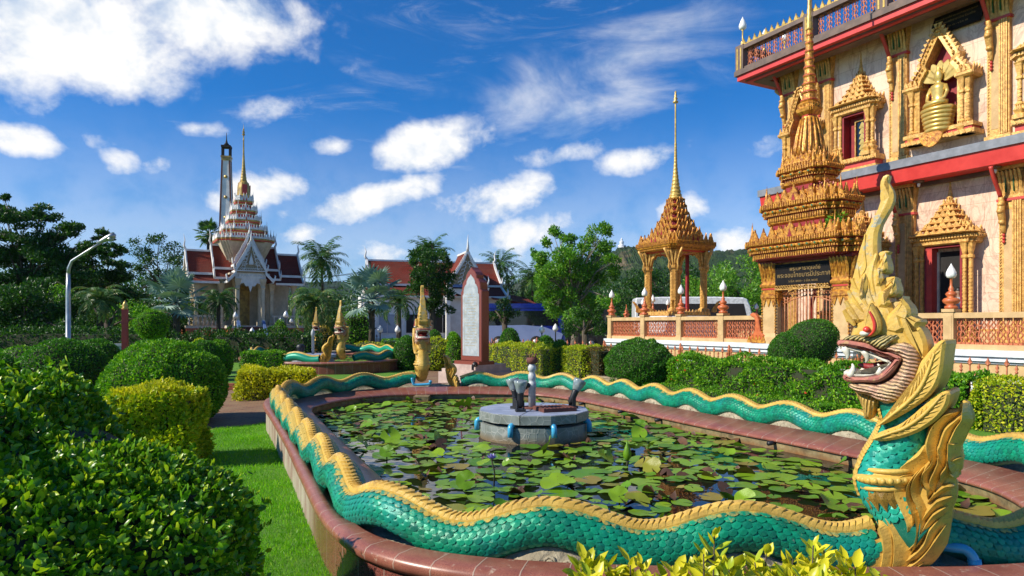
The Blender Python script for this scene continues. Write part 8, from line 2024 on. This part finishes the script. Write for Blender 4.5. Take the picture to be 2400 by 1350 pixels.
# --- palms
def feather_palm(label, px, py, Y, rad, nf, trunk_r=.14, name='coconut_palm', lm='leaf_palm', droop=1.0, lean=0.0, up=.9, group='palms', dens=24, lw=.06, ll=.42, cr=0):
    c = at(px, py, Y); r = np.random.default_rng(abs(int(px*7))); th = thing(name, label, 'palm', (c.x-lean, Y, 0), 0, group); h = c.z; rad = rad/FP*Y
    b = MB(); m = 12; b.tube([(lean*(i/m)**1.6, 0, -.1+(h+.1)*i/m) for i in range(m+1)], [trunk_r*(1.5 if i == 0 else 1-.35*i/m)*(1+.06*(i % 2)) for i in range(m+1)], 9); b.obj('trunk', M['bark'], th)
    P = []; A = []; N = []; S = []; st = MB()
    for k in range(nf):
        az = k*2.399+r.normal()*.2; e = (k+.5)/nf; el = R(82)-R(125)*e**.9*up if False else R(80-118*e*up); L = rad*r.uniform(.88, 1.12)
        d = np.array([math.cos(az), math.sin(az), 0]); pts = []
        pos = np.array([lean, 0, h]); ang = el
        for i in range(13):
            pts.append(pos.copy()); pos = pos+(d*math.cos(ang)+np.array([0, 0, math.sin(ang)]))*L/12; ang -= droop*R(9.5)*(.5+i/12)
        pts = np.array(pts); T = unit(np.gradient(pts, axis=0)); sd = np.array([-d[1], d[0], 0])
        st.tube([tuple(p) for p in pts[::2]], [.035, .03, .025, .02, .014, .01, .004], 5)
        for i in range(dens):
            u = .12+.88*i/(dens-1); p = np.array([np.interp(u*12, range(13), pts[:, q]) for q in range(3)]); t = np.array([np.interp(u*12, range(13), T[:, q]) for q in range(3)])
            ln = ll*rad*(1-.75*abs(u-.45)**1.5)*.62
            for s in (-1, 1):
                P.append(p); A.append(t*.55+sd*s*.8+np.array([0, 0, -.35-.15*r.uniform()])+r.normal(size=3)*.08); N.append(np.cross(t, sd*s)+np.array([0, 0, .3])); S.append(ln)
    V, F = leaves(np.array(P), np.array(A), np.array(N), np.array(S), lw/ll*.9)
    put_mesh('crown', [(V, [(f, 0) for f in F]), (np.array(st.V), [(np.array([f for f in st.F if len(f) == 4]), 0)])], [M[lm]], th)
feather_palm('tall coconut palm right of the cream temple', 752, 606, 60, 68, 26, lean=-.3, droop=.62, up=1.08, ll=.5, dens=30)
feather_palm('coconut palm rising behind the dark evergreen', 1008, 592, 70, 58, 24, droop=.62, up=1.08, ll=.5, dens=30)
feather_palm('coconut palm right of the hall gable', 1172, 620, 75, 52, 22, droop=.62, up=1.08, ll=.5, dens=30); feather_palm('coconut palm behind the hall roof left of another', 1138, 640, 80, 40, 18, droop=.62, up=1.08, ll=.5, dens=30)
feather_palm('coconut palm beside the bright green tree', 1248, 650, 66, 60, 22, droop=.62, up=1.08, ll=.5, dens=30)
feather_palm('date palm between the street lamp and the red post', 235, 705, 34, 72, 30, .2, 'date_palm', 'leaf_date', 1.05, dens=26, ll=.34)
feather_palm('date palm in front of the left wing of the cream temple', 512, 705, 44, 62, 26, .16, 'date_palm', 'leaf_palm', 1.1, ll=.34); feather_palm('broad date palm behind the small nagas', 740, 712, 44, 78, 32, .22, 'date_palm', 'leaf_date', 1.25, dens=28, ll=.34)
feather_palm('date palm beside the silver palm at the hall', 935, 706, 46, 62, 26, .2, 'date_palm', 'leaf_palm', 1.1, ll=.34)
def fan_palm(label, px, py, Y, rad, n, lm='leaf_silver', name='silver_palm', trunk_r=.16, lo=-35):
    c = at(px, py, Y); r = np.random.default_rng(int(px*3)); th = thing(name, label, 'palm', (c.x, Y, 0), 0, 'fan palms'); h = c.z; rad = rad/FP*Y
    b = MB(); b.tube([(0, 0, -.1), (.05, 0, h*.5), (0, 0, h)], [trunk_r*1.3, trunk_r, trunk_r*1.1], 9)
    for i in range(14): a = i*2.4; b.tube([(trunk_r*.8*math.cos(a), trunk_r*.8*math.sin(a), h*(.45+.04*i)), (trunk_r*1.8*math.cos(a), trunk_r*1.8*math.sin(a), h*(.45+.04*i)+.2)], [.05, .02], 5)
    b.obj('trunk', M['bark'], th)
    bl = MB(); st = MB()
    for k in range(n):
        az = k*2.399+r.normal()*.15; el = R(85-(85-lo)*(k+.5)/n); d = Vector((math.cos(az)*math.cos(el), math.sin(az)*math.cos(el), math.sin(el))); Lp = rad*r.uniform(.5, .72)
        hub = Vector((0, 0, h))+d*Lp; st.tube([(0, 0, h), tuple(hub)], [.045, .02], 5)
        side = d.cross(Vector((0, 0, 1))); side = side.normalized() if side.length > .1 else Vector((1, 0, 0)); nr = side.cross(d).normalized(); seg = 17; Rr = rad*.46
        for j in range(seg):
            a0 = R(-135+270*j/seg); a1 = R(-135+270*(j+1)/seg); am = (a0+a1)/2; f = lambda a, rr, zz: tuple(hub+(d*math.cos(a)+side*math.sin(a))*rr+nr*zz)
            lift = .10*Rr*math.cos(am)
            bl.add([tuple(hub), f(a0, Rr*.58, .03*Rr), f(am, Rr*.62, -.05*Rr), f(a1, Rr*.58, .03*Rr), f(am, Rr*(1+r.uniform(-.08, .05)), -.05*Rr-.1*Rr*abs(math.sin(am)))], [(0, 1, 4, 2), (0, 2, 4, 3)])
    V = np.array(bl.V); put_mesh('crown', [(V, [(np.array(bl.F), 0)]), (np.array(st.V), [(np.array([f for f in st.F if len(f) == 4]), 0)])], [M[lm]], th)
fan_palm('silver blue fan palm left of the cream temple', 412, 708, 35, 78, 19); fan_palm('silver blue fan palm in front of the white hall', 870, 702, 38, 80, 21)
fan_palm('dark sugar palm behind the chimney', 490, 548, 78, 36, 26, 'leaf_palm', 'sugar_palm', .25, -60)
# far wood behind everything
def treeline():
    PP = []; NN = []
    r = np.random.default_rng(77)
    for px in np.arange(-250, 2300, 26):
        Y = r.uniform(88, 118); top = 690+r.normal()*14-(40 if px < 450 else 0)-(25 if px > 1400 else 0)
        c = at(px, top+20, Y); rad = r.uniform(2.2, 3.6); n = 650
        u = unit(r.normal(size=(n, 3))); l = unit(r.normal(size=(9, 3)))
        k = 1+.25*np.max(u@l.T, axis=1)
        p = np.array([c.x, Y, max(1.5, c.z-rad*.7)])+u*k[:, None]*rad*np.array([1, 1, .8])
        PP.append(p); NN.append(u); q = p.copy(); q[:, 2] = r.uniform(0, max(1, c.z-rad*.5), n); PP.append(q[:260]); NN.append(u[:260])
    V, G = bushy(np.concatenate(PP), np.concatenate(NN), .5, .6, 0, tilt=1, jit=.3)
    o = put_mesh('treeline', [(V, G)], [M['leaf_tree']]); o['kind'] = 'stuff'; o['label'] = 'far dark wood behind the temples'
treeline()
# ---------------- the air: far hills fade to blue
def haze():
    b = MB(); b.box(-1500, 1500, -20, 2300, -1.0, 175)
    t = NT('haze_air'); v = t.n('ShaderNodeVolumePrincipled', {'Color': (.62, .78, 1, 1), 'Density': .00006, 'Anisotropy': .0})
    t.n('ShaderNodeOutputMaterial', {1: v.outputs[0]})
    o = b.obj('haze', t.m); o['kind'] = 'stuff'; o['label'] = 'thin blue haze in the far air'
haze()
